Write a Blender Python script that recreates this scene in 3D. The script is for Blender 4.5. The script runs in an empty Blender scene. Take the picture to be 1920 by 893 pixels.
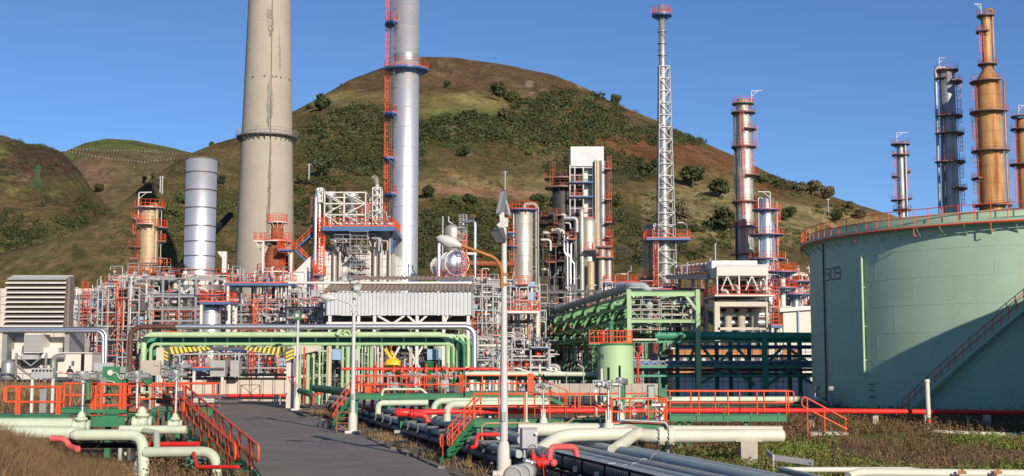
import bpy, math, random
import numpy as np
from mathutils import Vector, Matrix

random.seed(7)
rng = np.random.default_rng(11)
scene = bpy.context.scene
col = scene.collection
PI = math.pi

# ------------------------------------------------------------------ camera
H = 4.3                       # camera height above the road
F = 2400.0                    # focal length in photograph pixels (1920 wide)
PITCH = math.atan(233.5 / F)
cam_data = bpy.data.cameras.new('camera')
cam_data.sensor_width = 36.0
cam_data.lens = 36.0 * F / 1920.0
cam_data.clip_end = 9000
cam = bpy.data.objects.new('camera', cam_data)
cam.location = (0, 0, H)
cam.rotation_euler = (PI / 2 + PITCH, 0, 0)
col.objects.link(cam)
scene.camera = cam

# ------------------------------------------------------------------ light
SUN_EL = math.radians(21)
SUN_AZ = math.atan2(0.40, -0.916)
sd = Vector((math.sin(SUN_AZ) * math.cos(SUN_EL), math.cos(SUN_AZ) * math.cos(SUN_EL), math.sin(SUN_EL)))
world = bpy.data.worlds.new('World')
scene.world = world
world.use_nodes = True
nt = world.node_tree
sky = nt.nodes.new('ShaderNodeTexSky')
sky.sky_type = 'NISHITA'
sky.sun_disc = False
sky.sun_elevation = SUN_EL
sky.sun_rotation = SUN_AZ
sky.altitude = 0
sky.air_density = 0.7
sky.dust_density = 0.1
sky.ozone_density = 6.0
bg = nt.nodes['Background']
bg.inputs['Strength'].default_value = 0.1
nt.links.new(sky.outputs[0], bg.inputs['Color'])
sun_data = bpy.data.lights.new('sun', 'SUN')
sun_data.energy = 4.6
sun_data.angle = math.radians(0.5)
sun_data.color = (1.0, 0.88, 0.73)
sun = bpy.data.objects.new('sun', sun_data)
sun.rotation_euler = sd.to_track_quat('Z', 'Y').to_euler()
sun.location = (60, -80, 90)
col.objects.link(sun)
scene.view_settings.view_transform = 'Standard'
scene.view_settings.look = 'None'
scene.view_settings.gamma = 1
scene.view_settings.exposure = 0.25
scene.view_settings.use_curve_mapping = False

# ------------------------------------------------------------------ pixel -> place
CP, SP = math.cos(PITCH), math.sin(PITCH)
def U(px, py, Y):
    dx = (px - 960) / F; dy = (446.5 - py) / F
    ry = CP - dy * SP; rz = SP + dy * CP
    return Vector((dx * Y / ry, Y, H + rz * Y / ry))
def X(px, py, Y): return U(px, py, Y).x
def Z(py, Y): return U(960, py, Y).z
def G(px, py, z=0.0):
    dx = (px - 960) / F; dy = (446.5 - py) / F
    ry = CP - dy * SP; rz = SP + dy * CP
    t = (z - H) / rz
    return Vector((dx * t, ry * t, z))
def M(n, Y): return n * Y / F           # n photograph pixels at depth Y, in metres
RD = Vector((-0.248, 0.969, 0)); RL = Vector((0.969, 0.248, 0)); R0 = Vector((3.1, 0, 0))
def RW(w, t, z=0.0): return R0 + RL * w + RD * t + Vector((0, 0, z))
def lat(x, y): return (x - 3.1) * 0.969 + y * 0.248
def sstep(a, b, v):
    t = np.clip((np.asarray(v, float) - a) / (b - a), 0, 1)
    return t * t * (3 - 2 * t)

def vnoise(x, y, seed=0):
    """smooth value noise in numpy"""
    x = np.asarray(x, float); y = np.asarray(y, float)
    xi = np.floor(x).astype(np.int64); yi = np.floor(y).astype(np.int64)
    xf = x - xi; yf = y - yi
    u = xf * xf * (3 - 2 * xf); v = yf * yf * (3 - 2 * yf)
    def h(a, b):
        n = (a * 374761393 + b * 668265263 + seed * 982451653) & 0xffffffff
        n = ((n ^ (n >> 13)) * 1274126177) & 0xffffffff
        return ((n ^ (n >> 16)) & 0xffff) / 65535.0
    return (h(xi, yi) * (1 - u) + h(xi + 1, yi) * u) * (1 - v) + (h(xi, yi + 1) * (1 - u) + h(xi + 1, yi + 1) * u) * v
def fbm(x, y, o=4, seed=0):
    r = 0; a = 0.5; t = 0
    for i in range(o):
        r = r + a * vnoise(np.asarray(x) * 2 ** i, np.asarray(y) * 2 ** i, seed + i); t += a; a *= 0.5
    return r / t

# ------------------------------------------------------------------ materials
def mk(name, c, rough=0.55, metal=0.0, var=0.12, scale=1.5, rust=0.0, rustc=(0.16, 0.055, 0.02), stretch=0.25, rscale=1.2, bump=0.0, soft=0.12, spec=None):
    m = bpy.data.materials.new(name); m.use_nodes = True
    n = m.node_tree.nodes; l = m.node_tree.links
    b = n['Principled BSDF']
    b.inputs['Roughness'].default_value = rough; b.inputs['Metallic'].default_value = metal
    if spec is not None: b.inputs['Specular IOR Level'].default_value = spec
    tc = n.new('ShaderNodeTexCoord'); oi = n.new('ShaderNodeObjectInfo')
    ad = n.new('ShaderNodeVectorMath'); ad.operation = 'ADD'
    sc_ = n.new('ShaderNodeMath'); sc_.operation = 'MULTIPLY'; sc_.inputs[1].default_value = 37.0
    l.new(oi.outputs['Random'], sc_.inputs[0]); l.new(tc.outputs['Object'], ad.inputs[0]); l.new(sc_.outputs[0], ad.inputs[1])
    no = n.new('ShaderNodeTexNoise'); no.inputs['Scale'].default_value = scale; no.inputs['Detail'].default_value = 5
    l.new(ad.outputs[0], no.inputs['Vector'])
    mr = n.new('ShaderNodeMapRange'); mr.inputs[1].default_value = 0.25; mr.inputs[2].default_value = 0.75
    mr.inputs[3].default_value = 1 - var; mr.inputs[4].default_value = 1 + var
    l.new(no.outputs['Fac'], mr.inputs[0])
    mu = n.new('ShaderNodeMix'); mu.data_type = 'RGBA'; mu.blend_type = 'MULTIPLY'; mu.inputs[0].default_value = 1
    mu.inputs[6].default_value = (*c, 1); l.new(mr.outputs[0], mu.inputs[7])
    out = mu.outputs[2]
    if rust > 0:
        mp = n.new('ShaderNodeMapping'); mp.inputs['Scale'].default_value = (rscale, rscale, rscale * stretch)
        l.new(ad.outputs[0], mp.inputs[0])
        n2 = n.new('ShaderNodeTexNoise'); n2.inputs['Scale'].default_value = 1.0; n2.inputs['Detail'].default_value = 6; n2.inputs['Roughness'].default_value = 0.65
        l.new(mp.outputs[0], n2.inputs['Vector'])
        r2 = n.new('ShaderNodeMapRange'); e = 0.72 - 0.42 * rust
        r2.inputs[1].default_value = e; r2.inputs[2].default_value = e + soft; l.new(n2.outputs['Fac'], r2.inputs[0])
        mx = n.new('ShaderNodeMix'); mx.data_type = 'RGBA'
        l.new(r2.outputs[0], mx.inputs[0]); l.new(out, mx.inputs[6]); mx.inputs[7].default_value = (*rustc, 1)
        out = mx.outputs[2]
        if metal > 0:
            mm = n.new('ShaderNodeMapRange'); mm.inputs[3].default_value = metal; mm.inputs[4].default_value = 0.05
            l.new(r2.outputs[0], mm.inputs[0]); l.new(mm.outputs[0], b.inputs['Metallic'])
            m3 = n.new('ShaderNodeMapRange'); m3.inputs[3].default_value = rough; m3.inputs[4].default_value = 0.8
            l.new(r2.outputs[0], m3.inputs[0]); l.new(m3.outputs[0], b.inputs['Roughness'])
    l.new(out, b.inputs['Base Color'])
    if bump > 0:
        bp = n.new('ShaderNodeBump'); bp.inputs['Strength'].default_value = bump; bp.inputs['Distance'].default_value = 0.05
        n3 = n.new('ShaderNodeTexNoise'); n3.inputs['Scale'].default_value = scale * 8; n3.inputs['Detail'].default_value = 4
        l.new(tc.outputs['Object'], n3.inputs['Vector']); l.new(n3.outputs['Fac'], bp.inputs['Height']); l.new(bp.outputs[0], b.inputs['Normal'])
    return m

MT = {}
MT['red'] = mk('orange_red_paint', (0.72, 0.075, 0.018), 0.5, var=0.12, scale=3, rust=0.12, rustc=(0.2, 0.05, 0.02), rscale=3, stretch=1)
MT['rail'] = mk('orange_rail_paint', (0.70, 0.085, 0.02), 0.5, var=0.15, scale=2.5, rust=0.16, rustc=(0.22, 0.06, 0.03), rscale=4, stretch=1)
MT['firered'] = mk('fire_red_paint', (0.66, 0.03, 0.022), 0.45, var=0.12, scale=1.2)
MT['pinkred'] = mk('faded_red_paint', (0.7, 0.10, 0.10), 0.55, var=0.15, scale=4)
MT['railfar'] = mk('weathered_rail_paint', (0.42, 0.10, 0.055), 0.6, var=0.2, scale=2.5)
MT['blue'] = mk('blue_steel_paint', (0.045, 0.125, 0.29), 0.5, var=0.15, scale=1)
MT['dgreen'] = mk('dark_green_paint', (0.03, 0.17, 0.075), 0.55, var=0.18, scale=1.5, rust=0.12, rscale=2)
MT['lgreen'] = mk('light_green_paint', (0.30, 0.47, 0.24), 0.55, var=0.12, scale=0.8, rust=0.06, rscale=0.8, rustc=(0.2, 0.25, 0.1))
MT['fgreen'] = mk('frame_green_paint', (0.10, 0.29, 0.10), 0.55, var=0.18, scale=0.8, rust=0.1, rscale=0.8, rustc=(0.08, 0.15, 0.06))  # darker copy of the light green, shade of the rack's long side painted in
MT['lgreen2'] = mk('pale_green_paint', (0.41, 0.55, 0.32), 0.55, var=0.12, scale=0.8, rust=0.08, rscale=0.8, rustc=(0.3, 0.3, 0.18))
MT['mgreen'] = mk('mid_green_paint', (0.05, 0.27, 0.17), 0.5, var=0.18, scale=0.8)
MT['mint'] = mk('mint_pipe_paint', (0.51, 0.575, 0.43), 0.5, var=0.10, scale=1.3, rust=0.16, rustc=(0.36, 0.27, 0.14), rscale=1.6, stretch=0.8)
MT['cream'] = mk('cream_pipe_paint', (0.60, 0.59, 0.48), 0.5, var=0.08, scale=1.3, rust=0.12, rustc=(0.42, 0.25, 0.10), rscale=1.3, stretch=0.8)
MT['tank'] = mk('tank_green_paint', (0.40, 0.55, 0.40), 0.6, var=0.09, scale=0.3, rust=0.26, rustc=(0.42, 0.47, 0.33), rscale=0.4, stretch=0.15, soft=0.3)
MT['stank'] = mk('small_tank_paint', (0.38, 0.55, 0.30), 0.55, var=0.05, scale=0.6)
MT['silver'] = mk('silver_cladding', (0.74, 0.74, 0.745), 0.42, 0.72, var=0.06, scale=0.4, rust=0.08, rustc=(0.45, 0.42, 0.38), rscale=0.5, stretch=0.2, soft=0.3)
MT['alu'] = mk('aluminium_jacket', (0.80, 0.80, 0.80), 0.33, 0.9, var=0.08, scale=0.8)
MT['dullalu'] = mk('weathered_cladding', (0.48, 0.45, 0.40), 0.55, 0.55, var=0.15, scale=0.5, rust=0.28, rustc=(0.25, 0.16, 0.09), rscale=0.7, stretch=0.12, soft=0.25)
MT['pipebg'] = mk('bare_pipe_steel', (0.50, 0.48, 0.45), 0.5, 0.6, var=0.2, scale=0.8, rust=0.1)
MT['galv'] = mk('galvanised_steel', (0.33, 0.335, 0.335), 0.5, 0.5, var=0.12, scale=1.5)
MT['white'] = mk('white_steel_paint', (0.62, 0.60, 0.56), 0.55, var=0.06, scale=0.6, rust=0.08, rustc=(0.5, 0.42, 0.33), rscale=0.9, stretch=0.2, soft=0.25)
MT['offwhite'] = mk('cream_wall_paint', (0.60, 0.565, 0.50), 0.6, var=0.06, scale=0.5, rust=0.1, rustc=(0.45, 0.38, 0.3), rscale=0.6, stretch=0.2, soft=0.25)
MT['grey'] = mk('grey_steel_paint', (0.36, 0.37, 0.37), 0.55, var=0.1)
MT['dgrey'] = mk('dark_grey_steel', (0.09, 0.09, 0.095), 0.55, var=0.15)
MT['black'] = mk('black_paint', (0.015, 0.016, 0.018), 0.85, var=0.2, spec=0.15)
MT['brownpipe'] = mk('brown_pipe', (0.10, 0.045, 0.032), 0.6, var=0.2)
MT['rust'] = mk('rusted_vessel_steel', (0.26, 0.075, 0.03), 0.75, var=0.25, scale=0.8, rust=0.2, rustc=(0.16, 0.09, 0.07), rscale=1.0, stretch=0.6)
MT['orangecol'] = mk('rust_streaked_cladding', (0.47, 0.27, 0.10), 0.55, 0.1, var=0.15, scale=0.5, rust=0.68, rustc=(0.27, 0.08, 0.016), rscale=0.55, stretch=0.10, soft=0.22)
MT['tancol'] = mk('tan_stained_cladding', (0.46, 0.35, 0.21), 0.55, 0.1, var=0.15, scale=0.5, rust=0.56, rustc=(0.30, 0.12, 0.03), rscale=0.8, stretch=0.08, soft=0.22)
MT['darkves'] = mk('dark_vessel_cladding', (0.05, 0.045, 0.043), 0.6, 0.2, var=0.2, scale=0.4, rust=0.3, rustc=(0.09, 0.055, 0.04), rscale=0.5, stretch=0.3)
MT['greycol'] = mk('grey_column_cladding', (0.33, 0.34, 0.36), 0.5, 0.5, var=0.15, scale=0.5, rust=0.2, rustc=(0.16, 0.12, 0.1), rscale=0.6, stretch=0.15, soft=0.25)
MT['concrete'] = mk('weathered_concrete', (0.37, 0.325, 0.262), 0.85, var=0.07, scale=0.25, rust=0.22, rustc=(0.28, 0.24, 0.19), rscale=0.5, stretch=0.05, soft=0.25, bump=0.15)
MT['stain'] = mk('dark_run_off_stain', (0.225, 0.195, 0.155), 0.9, var=0.3, scale=0.6)
MT['concrete2'] = mk('grey_concrete', (0.40, 0.36, 0.30), 0.85, var=0.14, scale=0.7, rust=0.25, rustc=(0.26, 0.22, 0.17), rscale=0.8, stretch=0.3, soft=0.25, bump=0.2)
MT['cwall'] = mk('pale_concrete_wall', (0.56, 0.50, 0.42), 0.85, var=0.1, scale=0.5, rust=0.22, rustc=(0.36, 0.30, 0.23), rscale=0.4, stretch=0.2, soft=0.25)
MT['yellow'] = mk('yellow_machine_paint', (0.80, 0.47, 0.02), 0.45, var=0.1)
MT['hyellow'] = mk('hazard_yellow', (0.80, 0.58, 0.02), 0.6, var=0.1)
MT['louvre'] = mk('louvre_brown', (0.20, 0.165, 0.145), 0.55, var=0.1, scale=0.6)
MT['roofing'] = mk('corrugated_roofing', (0.27, 0.21, 0.165), 0.75, var=0.2, scale=0.8, rust=0.2, rustc=(0.17, 0.12, 0.09), rscale=0.8, stretch=1)
MT['sheet'] = mk('corrugated_sheet', (0.52, 0.545, 0.55), 0.45, 0.25, var=0.08, scale=0.5, rust=0.06, rustc=(0.4, 0.36, 0.3), stretch=0.1)
MT['pipegrey'] = mk('grey_blue_pipe', (0.34, 0.40, 0.40), 0.6, var=0.15, scale=1.0, rust=0.22, rustc=(0.20, 0.14, 0.10), rscale=0.9, stretch=0.6, soft=0.25)
MT['pipebrown'] = mk('rusty_ground_pipe', (0.34, 0.36, 0.35), 0.65, var=0.15, scale=1.0, rust=0.5, rustc=(0.21, 0.12, 0.075), rscale=0.9, stretch=0.8, soft=0.25)
MT['rustpole'] = mk('rusty_lamp_arm', (0.40, 0.15, 0.035), 0.7, var=0.25, scale=2)
MT['polegrey'] = mk('grey_lamp_pole', (0.52, 0.52, 0.50), 0.6, var=0.08, scale=0.8, rust=0.1, rustc=(0.35, 0.2, 0.1), rscale=1.0, stretch=0.3)
MT['lens'] = mk('lamp_glass', (0.55, 0.55, 0.52), 0.25, var=0.05)
MT['brick'] = mk('orange_wall', (0.55, 0.22, 0.08), 0.8, var=0.15, scale=0.6)
MT['bluebox'] = mk('pale_blue_cabinet', (0.25, 0.40, 0.55), 0.55, var=0.1)
MT['navy'] = mk('navy_cloth', (0.015, 0.02, 0.04), 0.85, var=0.2, scale=8)
MT['skin'] = mk('skin', (0.45, 0.26, 0.18), 0.6, var=0.1)
MT['trunk'] = mk('bark', (0.10, 0.07, 0.045), 0.9, var=0.25, scale=2)
MT['foil'] = mk('crumpled_foil', (0.72, 0.72, 0.72), 0.35, 0.75, var=0.2, scale=3, bump=0.6)
MT['peel'] = mk('peeling_white_paint', (0.70, 0.69, 0.62), 0.6, var=0.1, scale=2, rust=0.45, rustc=(0.33, 0.30, 0.22), rscale=2.2, stretch=1)
MT['wood'] = mk('timber', (0.36, 0.25, 0.13), 0.85, var=0.2, scale=3)
def leafmat(name, c, var=0.35):
    m = mk(name, c, 0.7, var=var, scale=0.35)
    m.node_tree.nodes['Principled BSDF'].inputs['Specular IOR Level'].default_value = 0.2
    return m
MT['leafd'] = leafmat('dark_oak_leaves', (0.05, 0.062, 0.024))
MT['leafm'] = leafmat('mid_green_leaves', (0.078, 0.098, 0.03))
MT['leafg'] = leafmat('grey_brown_scrub', (0.125, 0.108, 0.055))
MT['leafy'] = leafmat('bright_green_leaves', (0.10, 0.14, 0.025))
MT['drygrass'] = leafmat('dry_grass_blades', (0.22, 0.145, 0.07), 0.45)
MT['drygrass2'] = leafmat('dead_weed_stems', (0.16, 0.10, 0.05), 0.45)
MT['greengrass'] = leafmat('green_weeds', (0.135, 0.17, 0.034), 0.45)

# ------------------------------------------------------------------ object helpers
WL = {}
def tag(o, label=None, cat=None, group=None, kind=None):
    if label: o['label'] = label
    if cat: o['category'] = cat
    if group: o['group'] = group
    if kind: o['kind'] = kind
    return o
def thing(name, label, cat, loc, group=None):
    o = bpy.data.objects.new(name, None); col.objects.link(o)
    o.location = loc; o.empty_display_size = 0.3
    WL[o] = Vector(loc)
    return tag(o, label, cat, group)
def wl(o): return WL[o]

def fillet(pts, R, seg=6):
    pts = [Vector(p) for p in pts]
    if R <= 0 or len(pts) < 3: return pts
    out = [pts[0]]
    for i in range(1, len(pts) - 1):
        a, b, c = pts[i - 1], pts[i], pts[i + 1]
        d1 = (a - b); d2 = (c - b)
        l1, l2 = d1.length, d2.length
        if l1 < 1e-6 or l2 < 1e-6: continue
        d1 = d1 / l1; d2 = d2 / l2
        cosang = max(-1, min(1, d1.dot(d2)))
        ang = math.acos(cosang)
        if ang > PI - 0.02: out.append(b); continue
        t = min(R / math.tan(ang / 2), l1 * 0.48, l2 * 0.48)
        r = t * math.tan(ang / 2)
        p1 = b + d1 * t; p2 = b + d2 * t
        bis = (d1 + d2).normalized(); cen = b + bis * (r / math.sin(ang / 2))
        v1 = p1 - cen; v2 = p2 - cen
        tot = v1.angle(v2) if v1.length > 1e-6 else 0
        for k in range(seg + 1):
            f = k / seg
            s = math.sin(tot)
            if s < 1e-5: out.append(p1.lerp(p2, f)); continue
            out.append(cen + v1 * (math.sin((1 - f) * tot) / s) + v2 * (math.sin(f * tot) / s))
    out.append(pts[-1])
    return out

class MB:
    def __init__(s): s.v = []; s.f = []; s.sm = []; s.mi = []; s.m = 0
    def add(s, vs, fs, smooth=False):
        b = len(s.v); s.v.extend([tuple(v) for v in vs])
        for f in fs: s.f.append(tuple(b + i for i in f)); s.sm.append(smooth); s.mi.append(s.m)
        return s
    def box(s, c, d, rz=0.0):
        x, y, z = d[0] / 2, d[1] / 2, d[2] / 2; ca, sa = math.cos(rz), math.sin(rz)
        vs = [(c[0] + a * x * ca - b * y * sa, c[1] + a * x * sa + b * y * ca, c[2] + e * z) for e in (-1, 1) for a, b in ((-1, -1), (1, -1), (1, 1), (-1, 1))]
        return s.add(vs, [(3, 2, 1, 0), (4, 5, 6, 7), (0, 1, 5, 4), (1, 2, 6, 5), (2, 3, 7, 6), (3, 0, 4, 7)])
    def bb(s, x0, x1, y0, y1, z0, z1): return s.box(((x0 + x1) / 2, (y0 + y1) / 2, (z0 + z1) / 2), (abs(x1 - x0), abs(y1 - y0), abs(z1 - z0)))
    def beam(s, a, b, w, h=None):
        a = Vector(a); b = Vector(b); h = h or w
        d = b - a
        if d.length < 1e-6: return s
        d.normalize()
        up = Vector((0, 0, 1)) if abs(d.z) < 0.95 else Vector((0, 1, 0))
        r = d.cross(up).normalized() * (w / 2); u = r.cross(d).normalized() * (h / 2)
        vs = [p + i * r + j * u for p in (a, b) for i, j in ((-1, -1), (1, -1), (1, 1), (-1, 1))]
        return s.add(vs, [(3, 2, 1, 0), (4, 5, 6, 7), (0, 1, 5, 4), (1, 2, 6, 5), (2, 3, 7, 6), (3, 0, 4, 7)])
    def ibeam(s, a, b, w, h, t=0.04):
        a = Vector(a); b = Vector(b); z = Vector((0, 0, h / 2 - t / 2))
        s.beam(a + z, b + z, w, t); s.beam(a - z, b - z, w, t); s.beam(a, b, t, h - 2 * t - 0.004)
        return s
    def tube(s, pts, r, n=10, bend=0.0, cap=True, seg=6):
        pts = fillet(pts, bend, seg)
        P = [pts[0]]
        for p in pts[1:]:
            if (p - P[-1]).length > 1e-5: P.append(p)
        if len(P) < 2: return s
        t0 = (P[1] - P[0]).normalized()
        ref = Vector((0, 0, 1)) if abs(t0.z) < 0.9 else Vector((0, 1, 0))
        nrm = t0.cross(ref).normalized()
        rings = []
        rr = r if isinstance(r, (list, tuple)) else None
        for i, p in enumerate(P):
            if i == 0: t = t0
            elif i == len(P) - 1: t = (P[-1] - P[-2]).normalized()
            else: t = ((P[i + 1] - p).normalized() + (p - P[i - 1]).normalized()).normalized()
            nrm = (nrm - t * nrm.dot(t)).normalized(); bi = t.cross(nrm)
            ra = rr[min(i, len(rr) - 1)] if rr else r
            rings.append([p + nrm * (ra * math.cos(2 * PI * k / n)) + bi * (ra * math.sin(2 * PI * k / n)) for k in range(n)])
        vs = [v for rg in rings for v in rg]
        fs = [(i * n + k, i * n + (k + 1) % n, (i + 1) * n + (k + 1) % n, (i + 1) * n + k) for i in range(len(rings) - 1) for k in range(n)]
        s.add(vs, fs, n > 4)
        if cap:
            s.add(rings[0], [tuple(range(n - 1, -1, -1))]); s.add(rings[-1], [tuple(range(n))])
        return s
    def cyl(s, base, r, h, n=24, r2=None, cap=True, smooth=True):
        r2 = r if r2 is None else r2; x, y, z = base
        a = [(x + r * math.cos(2 * PI * k / n), y + r * math.sin(2 * PI * k / n), z) for k in range(n)]
        b = [(x + r2 * math.cos(2 * PI * k / n), y + r2 * math.sin(2 * PI * k / n), z + h) for k in range(n)]
        s.add(a + b, [(k, (k + 1) % n, n + (k + 1) % n, n + k) for k in range(n)], smooth)
        if cap: s.add(a, [tuple(range(n - 1, -1, -1))]); s.add(b, [tuple(range(n))])
        return s
    def lathe(s, c, prof, n=28, a0=0.0, a1=2 * PI, smooth=True):
        full = abs(a1 - a0 - 2 * PI) < 1e-6; k_ = n if full else n + 1
        x, y = c[0], c[1]; zc = c[2] if len(c) > 2 else 0
        for (ra, za), (rb, zb) in zip(prof[:-1], prof[1:]):
            A = [(x + ra * math.cos(a0 + (a1 - a0) * k / n), y + ra * math.sin(a0 + (a1 - a0) * k / n), zc + za) for k in range(k_)]
            B = [(x + rb * math.cos(a0 + (a1 - a0) * k / n), y + rb * math.sin(a0 + (a1 - a0) * k / n), zc + zb) for k in range(k_)]
            s.add(A + B, [(k, (k + 1) % k_, k_ + (k + 1) % k_, k_ + k) for k in range(n)], smooth)
        return s
    def lathe_s(s, c, prof, n=28, axis=None):
        """smooth lathe with shared rings; axis: None=z, or (dir) for a horizontal body whose profile runs along dir"""
        rings = []
        if axis is not None:
            d = Vector(axis).normalized(); u = d.cross(Vector((0, 0, 1))).normalized(); w = u.cross(d)
        for r, z in prof:
            r = max(r, 0.001)
            if axis is None: rings.append([Vector((c[0] + r * math.cos(2 * PI * k / n), c[1] + r * math.sin(2 * PI * k / n), c[2] + z)) for k in range(n)])
            else: rings.append([Vector(c) + d * z + u * (r * math.cos(2 * PI * k / n)) + w * (r * math.sin(2 * PI * k / n)) for k in range(n)])
        vs = [v for r in rings for v in r]
        fs = [(i * n + k, i * n + (k + 1) % n, (i + 1) * n + (k + 1) % n, (i + 1) * n + k) for i in range(len(rings) - 1) for k in range(n)]
        return s.add(vs, fs, True)
    def ringdeck(s, c, r0, r1, z, t, a0, a1, n=None):
        n = n or max(4, int(abs(a1 - a0) / 0.26))
        full = abs(a1 - a0) > 2 * PI - 0.01
        for k in range(n):
            b0 = a0 + (a1 - a0) * k / n; b1 = a0 + (a1 - a0) * (k + 1) / n
            P = lambda r, a, zz: (c[0] + r * math.cos(a), c[1] + r * math.sin(a), zz)
            vs = [P(r0, b0, z - t), P(r1, b0, z - t), P(r1, b1, z - t), P(r0, b1, z - t), P(r0, b0, z), P(r1, b0, z), P(r1, b1, z), P(r0, b1, z)]
            fs = [(3, 2, 1, 0), (4, 5, 6, 7), (1, 2, 6, 5), (3, 0, 4, 7)]
            if k == 0 and not full: fs.append((0, 1, 5, 4))
            if k == n - 1 and not full: fs.append((2, 3, 7, 6))
            s.add(vs, fs)
        return s
    def hrail(s, path, h=1.1, sp=1.5, r=0.03, mids=1, toe=0.0, n=5):
        path = [Vector(p) for p in path]
        up = Vector((0, 0, 1))
        for k in range(mids + 1):
            zz = h * (1 - k / (mids + 1))
            for a, b in zip(path[:-1], path[1:]): s.tube([a + up * zz, b + up * zz], r, n)
        if toe > 0:
            for a, b in zip(path[:-1], path[1:]): s.beam(a + up * toe / 2, b + up * toe / 2, 0.02, toe)
        for i, (a, b) in enumerate(zip(path[:-1], path[1:])):
            L = (b - a).length; k = max(1, round(L / sp))
            for j in range(k + (1 if i == len(path) - 2 else 0)):
                p = a.lerp(b, j / k); s.tube([p, p + up * (h + r)], r, n)
        return s
    def arcpath(s, c, r, z, a0, a1, n=10):
        return [Vector((c[0] + r * math.cos(a0 + (a1 - a0) * k / n), c[1] + r * math.sin(a0 + (a1 - a0) * k / n), z)) for k in range(n + 1)]
    def ladder(s, p, z0, z1, out, w=0.5, cage=True, r=0.03, step=0.35):
        out = Vector(out).normalized(); side = Vector((-out.y, out.x, 0)); p = Vector((p[0], p[1], 0))
        for e in (-1, 1): s.beam(p + side * e * w / 2 + Vector((0, 0, z0)), p + side * e * w / 2 + Vector((0, 0, z1)), r * 2)
        z = z0 + 0.2
        while z < z1: s.beam(p - side * w / 2 + Vector((0, 0, z)), p + side * w / 2 + Vector((0, 0, z)), r * 1.3); z += step
        if cage and z1 - z0 > 2.8:
            cr = 0.38; cc = p + out * cr
            ang = math.atan2(out.y, out.x)
            z = z0 + 2.2
            while z <= z1 + 0.9:
                pts = [Vector((cc.x + cr * math.cos(ang + b), cc.y + cr * math.sin(ang + b), z)) for b in np.linspace(-2.3, 2.3, 8)]
                for a, b in zip(pts[:-1], pts[1:]): s.beam(a, b, r * 1.1, r * 1.6)
                z += 0.9
            for b in (-1.8, -0.9, 0, 0.9, 1.8):
                q = Vector((cc.x + cr * math.cos(ang + b), cc.y + cr * math.sin(ang + b), 0))
                s.beam(q + Vector((0, 0, z0 + 2.2)), q + Vector((0, 0, z1 + 0.9)), r * 1.1)
        return s
    def build(s, name, mat, parent=None, loc=None, label=None):
        mats = mat if isinstance(mat, (list, tuple)) else [mat]
        mats = [MT[m] if isinstance(m, str) else m for m in mats]
        V = np.array(s.v, dtype=float).reshape(-1, 3)
        if parent is not None: off = wl(parent)
        elif loc is not None: off = Vector(loc)
        else:
            lo = V.min(0); hi = V.max(0); off = Vector(((lo[0] + hi[0]) / 2, (lo[1] + hi[1]) / 2, lo[2]))
        V = V - np.array(off)
        me = bpy.data.meshes.new(name); me.from_pydata(V.tolist(), [], s.f)
        me.polygons.foreach_set('use_smooth', s.sm)
        for m in mats: me.materials.append(m)
        if len(mats) > 1: me.polygons.foreach_set('material_index', s.mi)
        me.update()
        o = bpy.data.objects.new(name, me); col.objects.link(o)
        if parent is not None: o.parent = parent
        else: o.location = off
        WL[o] = Vector(off)
        if label: o['label'] = label
        return o
def solo(mb, name, mat, label, cat, group=None, kind=None):
    return tag(mb.build(name, mat), label, cat, group, kind)
def children(o): return [c for c in col.objects if c.parent == o]
def copy_tree(o, parent=None):
    c = o.copy(); col.objects.link(c); WL[c] = Vector(WL[o])
    if parent is not None: c.parent = parent
    for ch in children(o): copy_tree(ch, c)
    return c
# ================================================================== GROUND
def gz(x, y):
    x = np.asarray(x, float); y = np.asarray(y, float)
    w = lat(x, y)
    left = 1 - sstep(-10.2, -5.0, w)
    prof = 1.75 * sstep(20, 38, y) * (1 - sstep(45.5, 50.5, y)) + 0.3 * sstep(46, 50, y) + 2.1 * sstep(66, 77, y)
    z = left * prof
    left2 = (1 - sstep(-12, -9, w)) * sstep(48, 52, y) * (1 - sstep(62, 70, y))
    z = z + 0.5 * left2
    right = sstep(17.5, 21.5, w) * (0.75 * sstep(50, 75, y)) * (1 - sstep(135, 165, y))
    z = z + right
    rough = sstep(18.5, 22, w) * (1 - sstep(84, 95, y)) + (1 - sstep(-7, -4, w)) * (1 - sstep(110, 125, y))
    z = z + rough * (fbm(x * 0.35, y * 0.35, 4, 5) - 0.5) * 0.55 * sstep(36, 42, y)
    verge = (sstep(7.4, 8.0, w) * (1 - sstep(17.5, 18.5, w)) + sstep(-5, -3, w) * (1 - sstep(-0.9, -0.4, w)))
    z = z + verge * (fbm(x * 0.6, y * 0.6, 3, 9) - 0.6) * 0.22 * (1 - sstep(120, 140, y))
    return z - 0.03
def grid_mesh(name, xs, ys, zf, mat, colfn=None):
    XX, YY = np.meshgrid(xs, ys); ZZ = zf(XX, YY)
    V = np.stack([XX, YY, ZZ], -1).reshape(-1, 3); nx, ny = len(xs), len(ys)
    I = np.arange(nx * ny).reshape(ny, nx)
    Fq = np.stack([I[:-1, :-1], I[:-1, 1:], I[1:, 1:], I[1:, :-1]], -1).reshape(-1, 4)
    me = bpy.data.meshes.new(name); me.from_pydata(V.tolist(), [], Fq.tolist())
    me.polygons.foreach_set('use_smooth', [True] * len(Fq)); me.materials.append(mat)
    if colfn is not None:
        C = colfn(XX, YY).reshape(-1, 3); C = np.concatenate([C, np.ones((len(C), 1))], 1)
        at = me.color_attributes.new('cover', 'FLOAT_COLOR', 'POINT'); at.data.foreach_set('color', C.astype(np.float32).ravel())
    me.update()
    o = bpy.data.objects.new(name, me); col.objects.link(o); return o
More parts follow.
